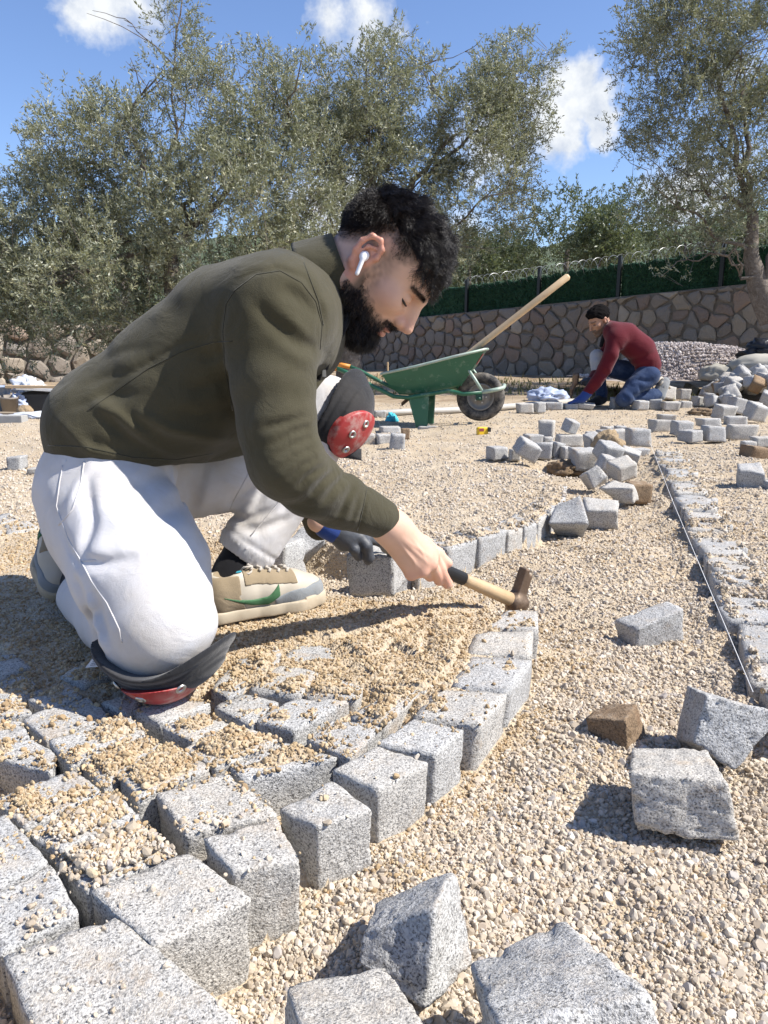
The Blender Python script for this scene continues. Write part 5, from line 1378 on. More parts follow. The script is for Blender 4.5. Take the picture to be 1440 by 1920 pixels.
def vnormals(V, F):
    n = np.cross(V[F[:, 2]] - V[F[:, 0]], V[F[:, 3]] - V[F[:, 1]]); N_ = np.zeros_like(V)
    for k in range(4): np.add.at(N_, F[:, k], n)
    return N_ / (np.linalg.norm(N_, axis=1, keepdims=True) + 1e-12)
HN = vnormals(HV, HF)
if (HN * (HV - np.array(HC))).sum(1)[np.linalg.norm(HV - np.array(HC), axis=1) < .12].mean() < 0: HN = -HN
L_ = head_local(HV); r = np.random.default_rng(5)
x, y, z = L_.T; ay = np.abs(y); fwd_w = RhN @ np.array([1, 0, 0]); up_w = RhN @ np.array([0, 0, 1])
def pick(mask, n, seed):
    i = np.flatnonzero(mask); rr_ = np.random.default_rng(seed); j = rr_.choice(i, n, replace=n > len(i)); return HV[j] + rr_.normal(0, .0008, (n, 3)), HN[j], L_[j]
inhead = np.linalg.norm(L_, axis=1) < .17
# long wavy hair on top
topline = np.interp(x, [-.11, -.06, -.02, .03, .07, .1], [.075, .072, .070, .066, .074, .080])
rt, nn_, ll = pick(inhead & (z > topline) & (ay < .078), 15000, 1)
tang = fwd_w - (nn_ @ fwd_w)[:, None] * nn_ * .95; tang /= np.linalg.norm(tang, axis=1, keepdims=True) + 1e-9
cl_ = np.stack([fbm(rt.astype(np.float32), 30, 200 + k, 2) for k in range(3)], 1)
comb = tang * .82 + nn_ * .36 + cl_ * .38 + r.normal(0, .07, rt.shape); comb /= np.linalg.norm(comb, axis=1, keepdims=True)
ln = .020 + .006 * sstep(-.06, .02, ll[:, 0]) - .013 * sstep(.03, .085, ll[:, 0]) + r.uniform(0, .008, len(rt))
strands('hair', rt, comb, ln, 9, .00030, (.0024, 5.0), (0.0, 0, -.06), MAT['hair'], man, 11)
# the fringe hanging over the forehead
rt, nn_, ll = pick(inhead & (z > .062) & (x > .055) & (ay < .064), 2600, 21)
comb = nn_ * .30 - up_w * .80 + r.normal(0, .16, rt.shape); comb /= np.linalg.norm(comb, axis=1, keepdims=True)
strands('fringe', rt, comb, .013 + r.uniform(0, .016, len(rt)), 11, .00032, (.0040, 8.0), (-.20, 0, -.35), MAT['hair'], man, 13)
# short sides and back, fading towards the ear and nape
hl = np.interp(x, [-.12, -.07, -.035, -.02, -.008, .02, .045, .07], [-.030, -.020, .012, .040, .050, .030, .050, .078])
rt, nn_, ll = pick(inhead & (z > hl + .001) & (z < topline + .006) & (x < .06), 13000, 2)
lo_ = np.interp(ll[:, 0], [-.12, -.07, -.035, -.02, -.008, .02, .045, .07], [-.030, -.020, .012, .040, .050, .030, .050, .078])
fade = sstep(.0, .055, ll[:, 2] - lo_)
comb = nn_ * .6 - up_w * .35 + fwd_w * .15 + r.normal(0, .16, rt.shape); comb /= np.linalg.norm(comb, axis=1, keepdims=True)
keep = r.uniform(0, 1, len(rt)) < .25 + .75 * fade
strands('side_hair', rt[keep], comb[keep], (.0025 + .017 * fade)[keep], 5, .00028, (.0012, 4), (0, 0, -.2), MAT['hair'], man, 15)
# beard and moustache
at_ = head_attrs(HV)
bl_ = np.interp(x, [-.02, .0, .02, .05, .075, .10], [.020, .0, -.030, -.046, -.052, -.046])
bm_ = inhead & (z < bl_ + .003) & (z > -.128) & (x + .35 * (z + .06) > .000) & ~((ay > .071) & (z > -.05)) & ~((np.abs(x - .10) < .02) & (ay < .022) & (np.abs(z + .064) < .0105)) & (x < .112)
rt, nn_, ll = pick(bm_, 9500, 3)
den = sstep(.003, -.022, ll[:, 2] - np.interp(ll[:, 0], [-.02, .0, .02, .05, .075, .10], [.020, .0, -.030, -.046, -.052, -.046]))
comb = nn_ * .75 - up_w * .55 + fwd_w * .08 + r.normal(0, .22, rt.shape); comb /= np.linalg.norm(comb, axis=1, keepdims=True)
keep = (r.uniform(0, 1, len(rt)) < .2 + .8 * den) & ~((ll[:, 0] > .088) & (ll[:, 2] > -.055))
strands('beard', rt[keep], comb[keep], (.003 + .012 * den * sstep(.02, -.08, ll[:, 2]))[keep] * r.uniform(.7, 1.2, keep.sum()), 6, .0003, (.0022, 5), (0, 0, -.15), MAT['hair'], man, 17)
mm = inhead & (np.abs(z + .0465) < .006) & (x > .082) & (ay < .030)
rt, nn_, ll = pick(mm, 700, 4); comb = nn_ * .4 - up_w * .7 + r.normal(0, .2, rt.shape) + np.sign(ll[:, 1:2]) * (RhN @ np.array([0, .4, 0])); comb /= np.linalg.norm(comb, axis=1, keepdims=True)
strands('moustache', rt, comb, np.full(len(rt), .0055), 4, .00025, (.0006, 3), (0, 0, -.1), MAT['hair'], man, 18)
bw = inhead & (at_['stubble'] > .5) & (z > .018) & (z < .04) & (x > .05)
if bw.sum() > 20:
    rt, nn_, ll = pick(bw, 900, 6); comb = nn_ * .35 + up_w * .25 + np.sign(ll[:, 1:2]) * (RhN @ np.array([0, .8, 0])) - fwd_w * .3 + r.normal(0, .15, rt.shape); comb /= np.linalg.norm(comb, axis=1, keepdims=True)
    strands('eyebrow', rt, comb, np.full(len(rt), .007), 4, .00024, (.0004, 3), (0, 0, -.1), MAT['hair'], man, 19)
for sy in (-1, 1):
    lp = [hp(.0757 + .0168 * .95 * math.cos(R(a)), sy * (.0335 + .0184 * .97 * math.sin(R(a))), .0012 - .0028 * math.cos(R(a * 1.3))) for a in (-35, -10, 15, 40, 60, 78, 92)]
    V, F = tube(lp, [.0006, .0014, .0018, .0021, .0021, .0018, .0008], 6); obj_from('eyelash', V, F, MAT['hair_base'], man, True)
# wireless earphone
e = Field()
e.ell(hp(-.012, -.083, -.004), (.0085, .0075, .0095), .004, rot=RhN); e.cone(hp(-.009, -.088, -.008), hp(.004, -.090, -.031), .0042, .0038, .004)
e.build('earphone', MAT['earphone'], man, .0014)

# ---- socks and shoes
sk = Field(); sk.chain([W(468, 1020, 1.585), W(440, 1072, 1.555), W(424, 1104, 1.535)], [.046, .043, .044], .01)
sk.build('sock', MAT['black_cloth'], man, .004)
sk = Field(); sk.chain([W(172, 1112, 1.50), W(140, 1082, 1.66)], [.045, .043], .01); sk.build('sock', MAT['black_cloth'], man, .005)
MAT['suede_tan'] = cloth_mat('suede_tan', (.235, .185, .12), 500); MAT['leather_cream'] = simple_mat('leather_cream', (.43, .385, .31), .55, 0, 25, .12, 90, .1, .001, None, (18, .55, (.42, .36, .28)))
MAT['suede_grey'] = cloth_mat('suede_grey', (.20, .215, .225), 500, .9, .2, .2, ((.33, .29, .24), .4)); MAT['sole_cream'] = simple_mat('sole_cream', (.44, .375, .275), .7, 0, 30, .2, 100, .2, .001, None, (14, .5, (.38, .31, .22)))
MAT['swoosh_green'] = simple_mat('suede_green', (.045, .13, .055), .8, 0, 40, .2); MAT['teal_lining'] = cloth_mat('teal_lining', (.03, .22, .28), 700); MAT['lace'] = cloth_mat('lace', (.42, .38, .33), 900)
def shoe(loc, fw_, up_, side, parent):
    """left or right low trainer; local x heel to toe (0..0.29), z up, y to the outside"""
    fw_ = fw_.normalized(); lt_ = up_.cross(fw_).normalized() * side; up_ = fw_.cross(lt_).normalized() * side
    M = np.array([fw_, lt_, up_]).T
    def put(name, fld, mat, vox=.0026):
        V, F = fld.mesh(vox); V = relax(V, F)
        V = V * .94 @ M.T + np.array(loc)
        if side < 0: F = F[:, ::-1]
        return np_mesh(name, V, F, 4, mat, parent, True)
    def upper(f, g=0.0):
        f.chain([(.040,0,.045), (.095,0,.050), (.150,.004,.050), (.200,.006,.043), (.245,.004,.034)], [.040+g, .041+g, .043+g, .044+g, .037+g], .025)
        f.chain([(.040,0,.075), (.075,0,.082), (.120,.002,.072)], [.034+g, .032+g, .030+g], .025)
        f.func(lambda P: (-(P[:, 2] - .018)).astype(np.float32), (.14, 0, 0), .3, 0, '&')
        return f
    f = upper(Field())
    # opening for the foot
    f.chain([(.052,0,.118), (.085,0,.122)], [.030, .026], .006, '-')
    put('shoe_upper', f, MAT['leather_cream'])
    def overlay(name, region, mat, g):
        f = upper(Field(), g); f.func(region, (.14, 0, .05), .3, 0, '&')
        f.chain([(.052,0,.118), (.085,0,.122)], [.029, .025], .004, '-')
        return put(name, f, mat, .0022)
    overlay('toe_guard', lambda P: np.maximum(-(P[:, 0] - .150 + .4 * (P[:, 2] - .03)), P[:, 2] - (.040 + .16 * np.clip(P[:, 0] - .150, 0, .10) + .006 * np.sin((P[:, 0] - .15) * 40) * (P[:, 0] < .22))).astype(np.float32), MAT['suede_grey'], .0024)
    overlay('heel_counter', lambda P: np.maximum(P[:, 0] - (.075 + .5 * (.05 - P[:, 2]) * (P[:, 2] < .06)), P[:, 2] - .100).astype(np.float32), MAT['suede_tan'], .0020)
    overlay('eyestay', lambda P: np.maximum(np.maximum(-(P[:, 0] - .085), P[:, 0] - .205), np.maximum(-(P[:, 2] - (.078 - .12 * np.abs(P[:, 0] - .10))), -(np.abs(P[:, 1]) - .011))).astype(np.float32), MAT['suede_tan'], .0020)
    overlay('collar_trim', lambda P: np.maximum(-(P[:, 2] - .106), P[:, 0] - .085).astype(np.float32), MAT['teal_lining'], .0026)
    # curved tick on the side: thick at the front, running back to a point
    def tick(P):
        x_, z_ = P[:, 0], P[:, 2]; t = np.clip((x_ - .035) / .125, 0, 1)
        mid = .060 - .022 * np.sin(t * 2.3) + .034 * np.maximum(0, t - .80) * 2.2; half = .0015 + .0115 * t**1.3
        return np.maximum(np.maximum(np.abs(z_ - mid) - half, np.maximum(.035 - x_, x_ - .160)), -(np.abs(P[:, 1]) - .02)).astype(np.float32)
    overlay('side_stripe', tick, MAT['swoosh_green'], .0030)
    s = Field()
    s.chain([(.035,0,.014), (.09,.0,.014), (.15,.004,.014), (.21,.008,.014), (.252,.004,.016)], [.041, .038, .041, .049, .039], .02)
    s.func(lambda P: np.maximum(P[:, 2] - (.027 + .004 * (P[:, 0] > .22)), -P[:, 2]).astype(np.float32), (.14, 0, 0), .3, 0, '&')
    put('sole', s, MAT['sole_cream'])
    V, F = [], []
    for i in range(5):
        xx = .105 + i * .021; zz = (.113, .107, .101, .097, .095)[i]
        arc = [(xx + .006 * (k % 2), yy, zz - 9 * yy * yy) for k, yy in enumerate(np.linspace(-.024, .024, 7))]
        v, fq = tube(arc, .0034, 6); V, F = join((V, F), (v, fq))
    for sg in (-1, 1):
        lp = [(.098 + .012 * math.cos(a), sg * (.012 + .014 * math.sin(a) ** 2) + .004, .108 + .008 * math.sin(a)) for a in np.linspace(0, 2 * math.pi, 9)]
        v, fq = tube(lp, .0025, 6); V, F = join((V, F), (v, fq))
    V = [tuple(M @ (np.array(v) * .94) + np.array(loc)) for v in V]
    obj_from('lace', V, F, MAT['lace'], parent, True)
sh_heel = W(383, 1166, 1.475); sh_toe = W(598, 1128, 1.61); sh_heel.z = .088; sh_toe.z = .090
shoe(sh_heel + (sh_toe - sh_heel).normalized() * -.004, sh_toe - sh_heel, Vector((0, 0, 1)), -1, man)
t0 = W(118, 1188, 1.60); t0.z = .088
fdir = Vector((.14, -.66, -.72)).normalized()
shoe(t0 - fdir * .262 + Vector((-.01, .0, .012)), fdir, Vector((.45, -.60, .62)), -1, man)

# ---- knee pads
def knee_pad(c, axis_, front, r0, rivets, ext=.118, rim=(.07, .035), cap=.07, capcut=.42, grooves=(), flap=False, inner=.006, csd=.08, disc=None):
    """padded band round the knee with a hard red cap; axis_: along the leg, front: where the cap faces"""
    axis_ = axis_.normalized(); front = (front - axis_ * front.dot(axis_)).normalized(); sd = axis_.cross(front).normalized()
    M = np.array([front, sd, axis_]).T; c_ = np.array(c)
    def put(nm, f, mat, vox=.003):
        V, F = f.mesh(vox); V = relax(V, F); return np_mesh(nm, V @ M.T + c_, F, 4, mat, man, True)
    f = Field()
    f.ell((0, 0, 0), (r0 + .022, r0 + .022, ext + .012), .01)
    f.ell((-.004, 0, 0), (r0 + .004, r0 + .004, ext - inner), .004, '-')
    f.func(lambda P: (rim[0] - rim[1] * (P[:, 2] / ext)**2 - P[:, 0] + .004 * np.sin(P[:, 2] * 40 + 2)).astype(np.float32), (0, 0, 0), .3, .004, '&')
    f.func(lambda P, d: (.0030 * np.exp(-((P[:, 0] - (rim[0] - rim[1] * (P[:, 2] / ext)**2) - .022) / .004)**2) - .0025 * np.exp(-((P[:, 0] - (rim[0] - rim[1] * (P[:, 2] / ext)**2) - .008) / .006)**2)).astype(np.float32), (0, 0, 0), .3, 0, 'd')
    for c0, sl_ in grooves:
        f.func(lambda P, d, c0=c0, sl_=sl_: (.0040 * np.exp(-((P[:, 0] - (rim[0] - rim[1] * (P[:, 2] / ext)**2) - c0) / .0035)**2)).astype(np.float32), (0, 0, 0), .3, 0, 'd')
    put('pad', f, MAT['black_neoprene'], .0026)
    if flap:
        f = Field(); f.box((r0 + .004, 0, .072), (.010, .060, .042), .008, rot=np.array(Euler((0, .25, 0)).to_matrix())); f.func(lambda P, d: (-.003 * np.cos(P[:, 1] * 70)).astype(np.float32), (r0, 0, .07), .2, 0, 'd')
        put('pad_flap', f, MAT['black_neoprene'])
    f = Field(); rad_ = (r0 + .030, csd, cap) if disc is None else (r0 + .030, r0 + .030, ext + .020)
    f.ell((.004 if disc is None else 0, 0, -.004 if disc is None else 0), rad_, .01)
    if disc is None: f.func(lambda P: (-(P[:, 0] - r0 * capcut)).astype(np.float32), (0, 0, 0), .3, .003, '&')
    else: f.func(lambda P: np.maximum((np.sqrt((P[:, 1] / disc[1])**2 + ((P[:, 2] - disc[0]) / disc[2])**2) - 1) * disc[1], -P[:, 0]).astype(np.float32), (0, 0, 0), .3, .003, '&')
    put('knee_cap', f, MAT['red_shell'], .0025)
    for (a, b_) in rivets:
        fx = rad_[0] * math.sqrt(max(0, 1 - (a / rad_[1])**2 - (b_ / rad_[2])**2)) + (.004 if disc is None else .001)
        V, F = [], []
        nrm = Vector((fx / rad_[0]**2, a / rad_[1]**2, b_ / rad_[2]**2)).normalized(); q = nrm.to_track_quat('Z', 'Y').to_matrix()
        for rr_, h_ in ((.0085, -.001), (.0085, .0015), (.0060, .0022), (.0042, .0008), (.0040, -.004)):
            for k in range(16): V.append(Vector((fx, a, b_ - .004)) + q @ Vector((rr_ * math.cos(k * math.pi / 8), rr_ * math.sin(k * math.pi / 8), h_)))
        for j in range(4):
            for k in range(16): F.append((16*j+k, 16*j+(k+1) % 16, 16*j+16+(k+1) % 16, 16*j+16+k))
        F.append(tuple(64 + k for k in range(16)))
        V = [Vector(M @ np.array(v) + c_) for v in V]
        obj_from('rivet', V, F, MAT['steel'], man, True)
knee_pad(W(306, 1172, 1.152), Vector((1, -.1, .10)), Vector((.03, -.22, -1)), .088, [(-.064, -.012), (-.050, .046), (-.046, -.056)], .100, (.066, .040), .088, 1.0, ((.014, 0),), False, .015, .117)
knee_pad(W(620, 772, 1.655), (W(612, 765, 1.655) - W(500, 960, 1.60)), Vector((.85, -.42, -.12)), .067, [(-.012, .012), (-.030, -.022), (-.012, -.054)], .096, (.034, .016), .080, .52, ((.013, 0), (.028, 0)), False, .006, .080, (-.022, .060, .056))
# straps
V, F = tube([W(250, 1290, 1.2), W(215, 1292, 1.24), W(178, 1300, 1.27), W(165, 1305, 1.28)], [.011, .010, .011, .012], 8); obj_from('strap', V, F, MAT['black_neoprene'], man, True)
V, F = tube([W(225, 1235, 1.26), W(195, 1225, 1.34), W(165, 1225, 1.40)], [.02, .017, .014], 8); obj_from('strap', V, F, MAT['black_neoprene'], man, True)
strip([W(600, 830, 1.63), W(640, 846, 1.62), W(678, 852, 1.64)], [Vector((0, 0, .012))] * 3, .008, MAT['black_neoprene'], 'strap', man)
tg = [W(160, 1252, 1.19), W(172, 1236, 1.19), W(203, 1233, 1.19), W(196, 1249, 1.19)]
tg2 = [v + Vector((0, .001, 0)) for v in tg]
tagm = obj_from('care_label', tg + tg2, [(0, 1, 2, 3), (7, 6, 5, 4), (0, 4, 5, 1), (1, 5, 6, 2), (2, 6, 7, 3), (3, 7, 4, 0)], MAT['label_white'], man)
V, F = [], []
for j in range(3):
    for k in range(6):
        u, v = .22 + k * .10, .28 + j * .2; p = (tg[0].lerp(tg[3], u)).lerp(tg[1].lerp(tg[2], u), v) + Vector((0, -.0008, 0))
        v_, f_ = box_vf(p, (.0022, .0003, .0014)); V, F = join((V, F), (v_, f_))
obj_from('printed_lines', V, F, MAT['print_grey'], tagm)

# ------------------------------------------------------------------ hammer
hm = tag(empty('hammer', tuple(ha)), 'paving hammer with wooden handle and black tape grip in the bearded man\'s hand', 'hammer')
MAT['wood'] = simple_mat('wood_handle', (.46, .32, .18), .6, 0, 40, .25, 90, .25, .002, None, (30, .55, (.36, .28, .20)))
MAT['tape'] = simple_mat('black_tape', (.014, .014, .016), .42, 0, 60, .4, 70, .3, .002)
MAT['forged'] = simple_mat('forged_steel', (.17, .115, .078), .55, .65, 50, .45, 80, .4, .003, None, (24, .52, (.30, .22, .15)))
V, F = tube([ha, ha.lerp(hb, .3), ha.lerp(hb, .58)], [.0135, .0138, .0140], 16); obj_from('grip', V, F, MAT['tape'], hm, True)
V, F = tube([ha.lerp(hb, .58), ha.lerp(hb, .62), ha.lerp(hb, .8), hb], [.0125, .0128, .0142, .0155], 16); obj_from('handle', V, F, MAT['wood'], hm, True)
V, F = tube([ha - hdir * .006, ha, ha + hdir * .012], [.012, .0155, .0150], 16); obj_from('butt', V, F, simple_mat('butt_grey', (.17, .165, .15), .7, 0, 40, .3), hm, True)
hf_ = Field(); hc = hb + hdir * .010
top_ = WU(988, 1066, 1.575); cd = (top_ - hc).normalized(); sdv = cd.cross(hdir).normalized(); fx_ = sdv.cross(cd).normalized()
Mh = np.array([fx_, sdv, cd]).T
hf_.cone(tuple(hc - hdir * .006), tuple(hc + hdir * .012), .0215, .0205, .004)
ln_ = (top_ - hc).length
hf_.box(tuple(hc + cd * (ln_ * .5)), (.0125, .013, ln_ * .5), .002, .008, rot=Mh)
hf_.box(tuple(top_ + fx_ * .012 - cd * .004), (.010, .016, .006), .002, .004, '-', Mh)
hf_.box(tuple(hc - cd * .030), (.013, .015, .022), .003, .010, rot=Mh)
hf_.build('head', MAT['forged'], hm, .0022)
# ------------------------------------------------------------------ string line
V, F = tube([KA - kdir * .10 + Vector((0, 0, .012)) - knor * .022, KA + kdir * (klen * .5) + Vector((0, 0, .008)) - knor * .020, KA + kdir * klen + Vector((0, 0, .03)) - knor * .02, at_y(1214, 828, 5.0)], .0009, 6)
MAT['string'] = simple_mat('string_white', (.78, .77, .74), .8)
tag(obj_from('string_line', V, F, MAT['string'], None, True), 'thin white mason\'s string stretched along the laid row', 'string')
# ------------------------------------------------------------------ wheelbarrow
MAT['green_paint'] = simple_mat('green_paint', (.018, .105, .055), .45, 0, 8, .25, 50, .1, .003, .5, (13, .56, (.20, .27, .20)))
MAT['green_dark'] = simple_mat('green_dark', (.010, .060, .035), .5, 0, 8, .25, None, .1, .003, .5, (10, .6, (.16, .19, .15)))
MAT['pale_tube'] = simple_mat('pale_tube', (.30, .38, .31), .5, .1, 20, .25, None, .1, .001, .5, (18, .5, (.42, .43, .38)))
MAT['rubber'] = simple_mat('tyre_rubber', (.022, .022, .023), .85, 0, 30, .3, 60, .3, .004, None, (12, .42, (.17, .15, .125)))
MAT['rim_grey'] = simple_mat('rim_grey', (.24, .23, .215), .6, .3, 20, .3, None, .1, .001, None, (16, .5, (.20, .16, .12)))
MAT['orange_grip'] = simple_mat('orange_grip', (.62, .23, .03), .5); MAT['sticker_red'] = simple_mat('sticker_red', (.28, .05, .05), .6, 0, 30, .5)
MAT['tray_in'] = simple_mat('tray_inside', (.10, .17, .12), .6, 0, 10, .3, None, .1, .001, None, (9, .45, (.34, .32, .28)))
YW = 6.02
wb = tag(empty('wheelbarrow', tuple(at_y(800, 806, YW + .15))), 'green steel wheelbarrow with a wooden pole leaning in its tray', 'wheelbarrow')
FWD = Vector((.985, -.17, 0)).normalized(); LAT = Vector((.17, .985, 0)).normalized()
def wbp(px, py, l=0.0):                                            # on the near side plane of the barrow, then l metres across
    d = ray(px, py); o = Vector((0, 0, CAM_H)); p0 = Vector((at_y(800, 806, YW).x, YW, 0))
    t = (p0 - o).dot(LAT) / d.dot(LAT); return o + d * t + LAT * l
WT, WB_ = .58, .40
rim_n = [wbp(715,701), wbp(780,687), wbp(850,669), wbp(909,655)]
bot_n = [wbp(744,739,.09), wbp(790,738,.09), wbp(835,729,.09), wbp(862,722,.09)]
mid_n = [wbp(727,722,.05), wbp(785,716,.05), wbp(842,702,.05), wbp(886,690,.05)]
prof = []
for i in range(4):
    a, m_, b_ = rim_n[i], mid_n[i], bot_n[i]
    prof.append([a, m_, b_, b_ + LAT * .03 + Vector((0, 0, -.012)), b_ + LAT * (WB_ - .03) + Vector((0, 0, -.012)), b_ + LAT * WB_, m_ + LAT * (WT - .10), a + LAT * WT])
V = [v for p in prof for v in p]; F = []
for i in range(3):
    for j in range(7): F.append((8*i+j, 8*i+j+1, 8*i+9+j, 8*i+8+j))
F += [tuple(range(8))[::-1], tuple(24 + j for j in range(8))]
tray = obj_from('tray', V, F, [MAT['green_paint']], wb)
bm = bmesh.new(); bm.from_mesh(tray.data); bmesh.ops.recalc_face_normals(bm, faces=bm.faces)
top = [f for f in bm.faces if False]; bm.to_mesh(tray.data); bm.free()
so = tray.modifiers.new('thick', 'SOLIDIFY'); so.thickness = .006; so.offset = -1
bv = tray.modifiers.new('bev', 'BEVEL'); bv.width = .025; bv.segments = 3; bv.limit_method = 'ANGLE'; bv.angle_limit = R(25)
ring = [rim_n[0], rim_n[1], rim_n[2], rim_n[3], rim_n[3] + LAT * WT, rim_n[2] + LAT * WT, rim_n[1] + LAT * WT, rim_n[0] + LAT * WT, rim_n[0]]
V, F = tube(ring, .011, 8); obj_from('tray_rim', V, F, MAT['pale_tube'], wb, True)
c = (rim_n[3] * .62 + bot_n[3] * .38) + LAT * .0
st = [rim_n[3].lerp(mid_n[3], .25) + LAT * .03, rim_n[3].lerp(mid_n[3], .25) + LAT * .2, rim_n[3].lerp(mid_n[3], .85) + LAT * .2, rim_n[3].lerp(mid_n[3], .85) + LAT * .05]
st = [q + FWD * .008 + Vector((0, 0, 0)) for q in st]; st2 = [q - FWD * .002 for q in st]
obj_from('sticker', st + st2, [(0, 1, 2, 3), (7, 6, 5, 4), (0, 4, 5, 1), (1, 5, 6, 2), (2, 6, 7, 3), (3, 7, 4, 0)], MAT['sticker_red'], wb)
for l, nm in ((.03, 'n'), (WT - .06, 'f')):
    fr_ = [wbp(628,690,l), wbp(652,700,l), wbp(697,724,l), wbp(738,744,l), wbp(764,746,l), wbp(840,733,l), wbp(868,739,l), wbp(903,736,l)]
    if nm == 'f': fr_ = [q + Vector((0, 0, .0)) for q in fr_]
    V, F = tube(fr_, .0165, 8); obj_from('frame_tube', V, F, MAT['green_paint'], wb, True)
    V, F = tube([wbp(604,687,l), wbp(612,687,l), wbp(630,691,l)], [.014, .019, .020], 8); obj_from('grip', V, F, MAT['orange_grip'], wb, True)
    V, F = tube([wbp(870,684,l + (.06 if nm == 'n' else -.06)), wbp(889,710,l), wbp(905,736,l)], .0125, 8); obj_from('strut', V, F, MAT['pale_tube'], wb, True)
    sg = 1 if nm == 'n' else -1
    a, b_, c_, d_ = wbp(763,744,l), wbp(804,741,l), wbp(800,806,l), wbp(780,807,l)
    if nm == 'f': c_, d_ = wbp(800,812,l), wbp(782,812,l)
    dp = LAT * .035 * sg; V = [a, b_, c_, d_, a + dp + FWD*.02, b_ + dp - FWD*.004, c_ + dp - FWD * .004, d_ + dp + FWD*.01]
    lg = obj_from('leg', V, [(0, 1, 2, 3), (7, 6, 5, 4), (0, 4, 5, 1), (1, 5, 6, 2), (2, 6, 7, 3), (3, 7, 4, 0)], MAT['green_paint'], wb)
    b2 = lg.modifiers.new('b', 'BEVEL'); b2.width = .006; b2.segments = 2
hoop = [wbp(903,736,.03), wbp(930,731,.03), wbp(943,728,.07), wbp(944,727,.20), wbp(944,727,WT-.2), wbp(943,728,WT-.10), wbp(930,731,WT-.06), wbp(903,736,WT-.06)]
V, F = tube(hoop, .0155, 8); obj_from('front_hoop', V, F, MAT['pale_tube'], wb, True)
V, F = tube([wbp(790,752,.05), wbp(790,760,WT/2), wbp(790,752,WT-.08)], .012, 8); obj_from('leg_brace', V, F, MAT['green_dark'], wb, True)
wc = wbp(898,748,.27); WR = .188
def ring_mesh(name, prof_, seg, mat, parent, c, knob=0):
    V, F = [], []; m_ = len(prof_)
    for k in range(seg):
        a = 2*math.pi*k/seg
        for j, (rad, off) in enumerate(prof_):
            rr_ = rad + (knob * (1 if (k + j) % 2 else -1) if knob and rad > WR - .012 else 0)
            V.append(c + (FWD * math.cos(a) + Vector((0, 0, 1)) * math.sin(a)) * rr_ + LAT * off)
    for k in range(seg):
        for j in range(m_ - 1): F.append((k*m_+j, k*m_+j+1, ((k+1) % seg)*m_+j+1, ((k+1) % seg)*m_+j))
    return obj_from(name, V, F, mat, parent, True)
wh = tag(empty('wheel', tuple(wc))); wh.parent = wb; wh.matrix_parent_inverse = Matrix.Translation(-wb.location)
WC0 = Vector(wc)
def wring(name, prof_, seg, mat, knob=0):
    o = ring_mesh(name, prof_, seg, mat, None, Vector((0, 0, 0)), knob); o.parent = wh; return o
wring('tyre', [(.105, -.030), (.120, -.046), (.150, -.052), (.174, -.046), (.186, -.030), (WR, -.015), (WR, 0), (WR, .015), (.186, .030), (.174, .046), (.150, .052), (.120, .046), (.105, .030)], 64, MAT['rubber'], .0035)
wring('rim', [(.108, -.034), (.104, -.040), (.094, -.036), (.086, -.018), (.060, -.012), (.050, -.022), (.034, -.026), (.030, -.050), (.012, -.055), (.0, -.055)], 40, MAT['rim_grey'])
for k in range(5):
    a = k * 2*math.pi/5; V, F = tube([(FWD * math.cos(a) + Vector((0, 0, 1)) * math.sin(a)) * .045 + LAT * -.036, (FWD * math.cos(a) + Vector((0, 0, 1)) * math.sin(a)) * .045 + LAT * -.012], .007, 6)
    b_ = obj_from('bolt', V, F, MAT['steel']); b_.parent = wh
V, F = tube([wc - LAT * .26, wc + LAT * .26], .014, 8); obj_from('axle', V, F, MAT['green_dark'], wb, True)
for l in (.03, WT - .06):
    V, F = join(box_vf(wbp(898, 742, l), (.05, .012, .075), Matrix.Rotation(math.atan2(FWD.y, FWD.x), 3, 'Z'))); obj_from('axle_bracket', V, F, MAT['green_dark'], wb)
# the pole: a long wooden handle standing out of the tray
a_, b_ = wbp(800, 722, .28), wbp(1069, 512, .30)
V, F = tube([a_, a_.lerp(b_, .3), a_.lerp(b_, .8), b_, b_ + (b_ - a_).normalized() * .012], [.021, .024, .026, .026, .014], 12)
pole = tag(empty('shovel', tuple(a_)), 'long pale wooden tool handle sticking up out of the wheelbarrow', 'tool')
MAT['pole_wood'] = simple_mat('pole_wood', (.55, .40, .235), .6, 0, 18, .15, 60, .15, .002)
obj_from('handle', V, F, MAT['pole_wood'], pole, True)
q = (b_ - a_).normalized(); V, F = [], []
for i, (t, wd_) in enumerate(((0, .02), (.05, .09), (.18, .11), (.27, .06), (.30, .01))):
    for k in range(7):
        u = (k - 3) / 3; V.append(a_ - q * t + LAT * (u * wd_) + Vector((0, 0, .03 * u * u)))
for i in range(4):
    for k in range(6): F.append((7*i+k, 7*i+k+1, 7*i+8+k, 7*i+7+k))
bl = obj_from('blade', V, F, MAT['forged'] if 'forged' in MAT else MAT['steel'], pole, True); bl.modifiers.new('t', 'SOLIDIFY').thickness = .003
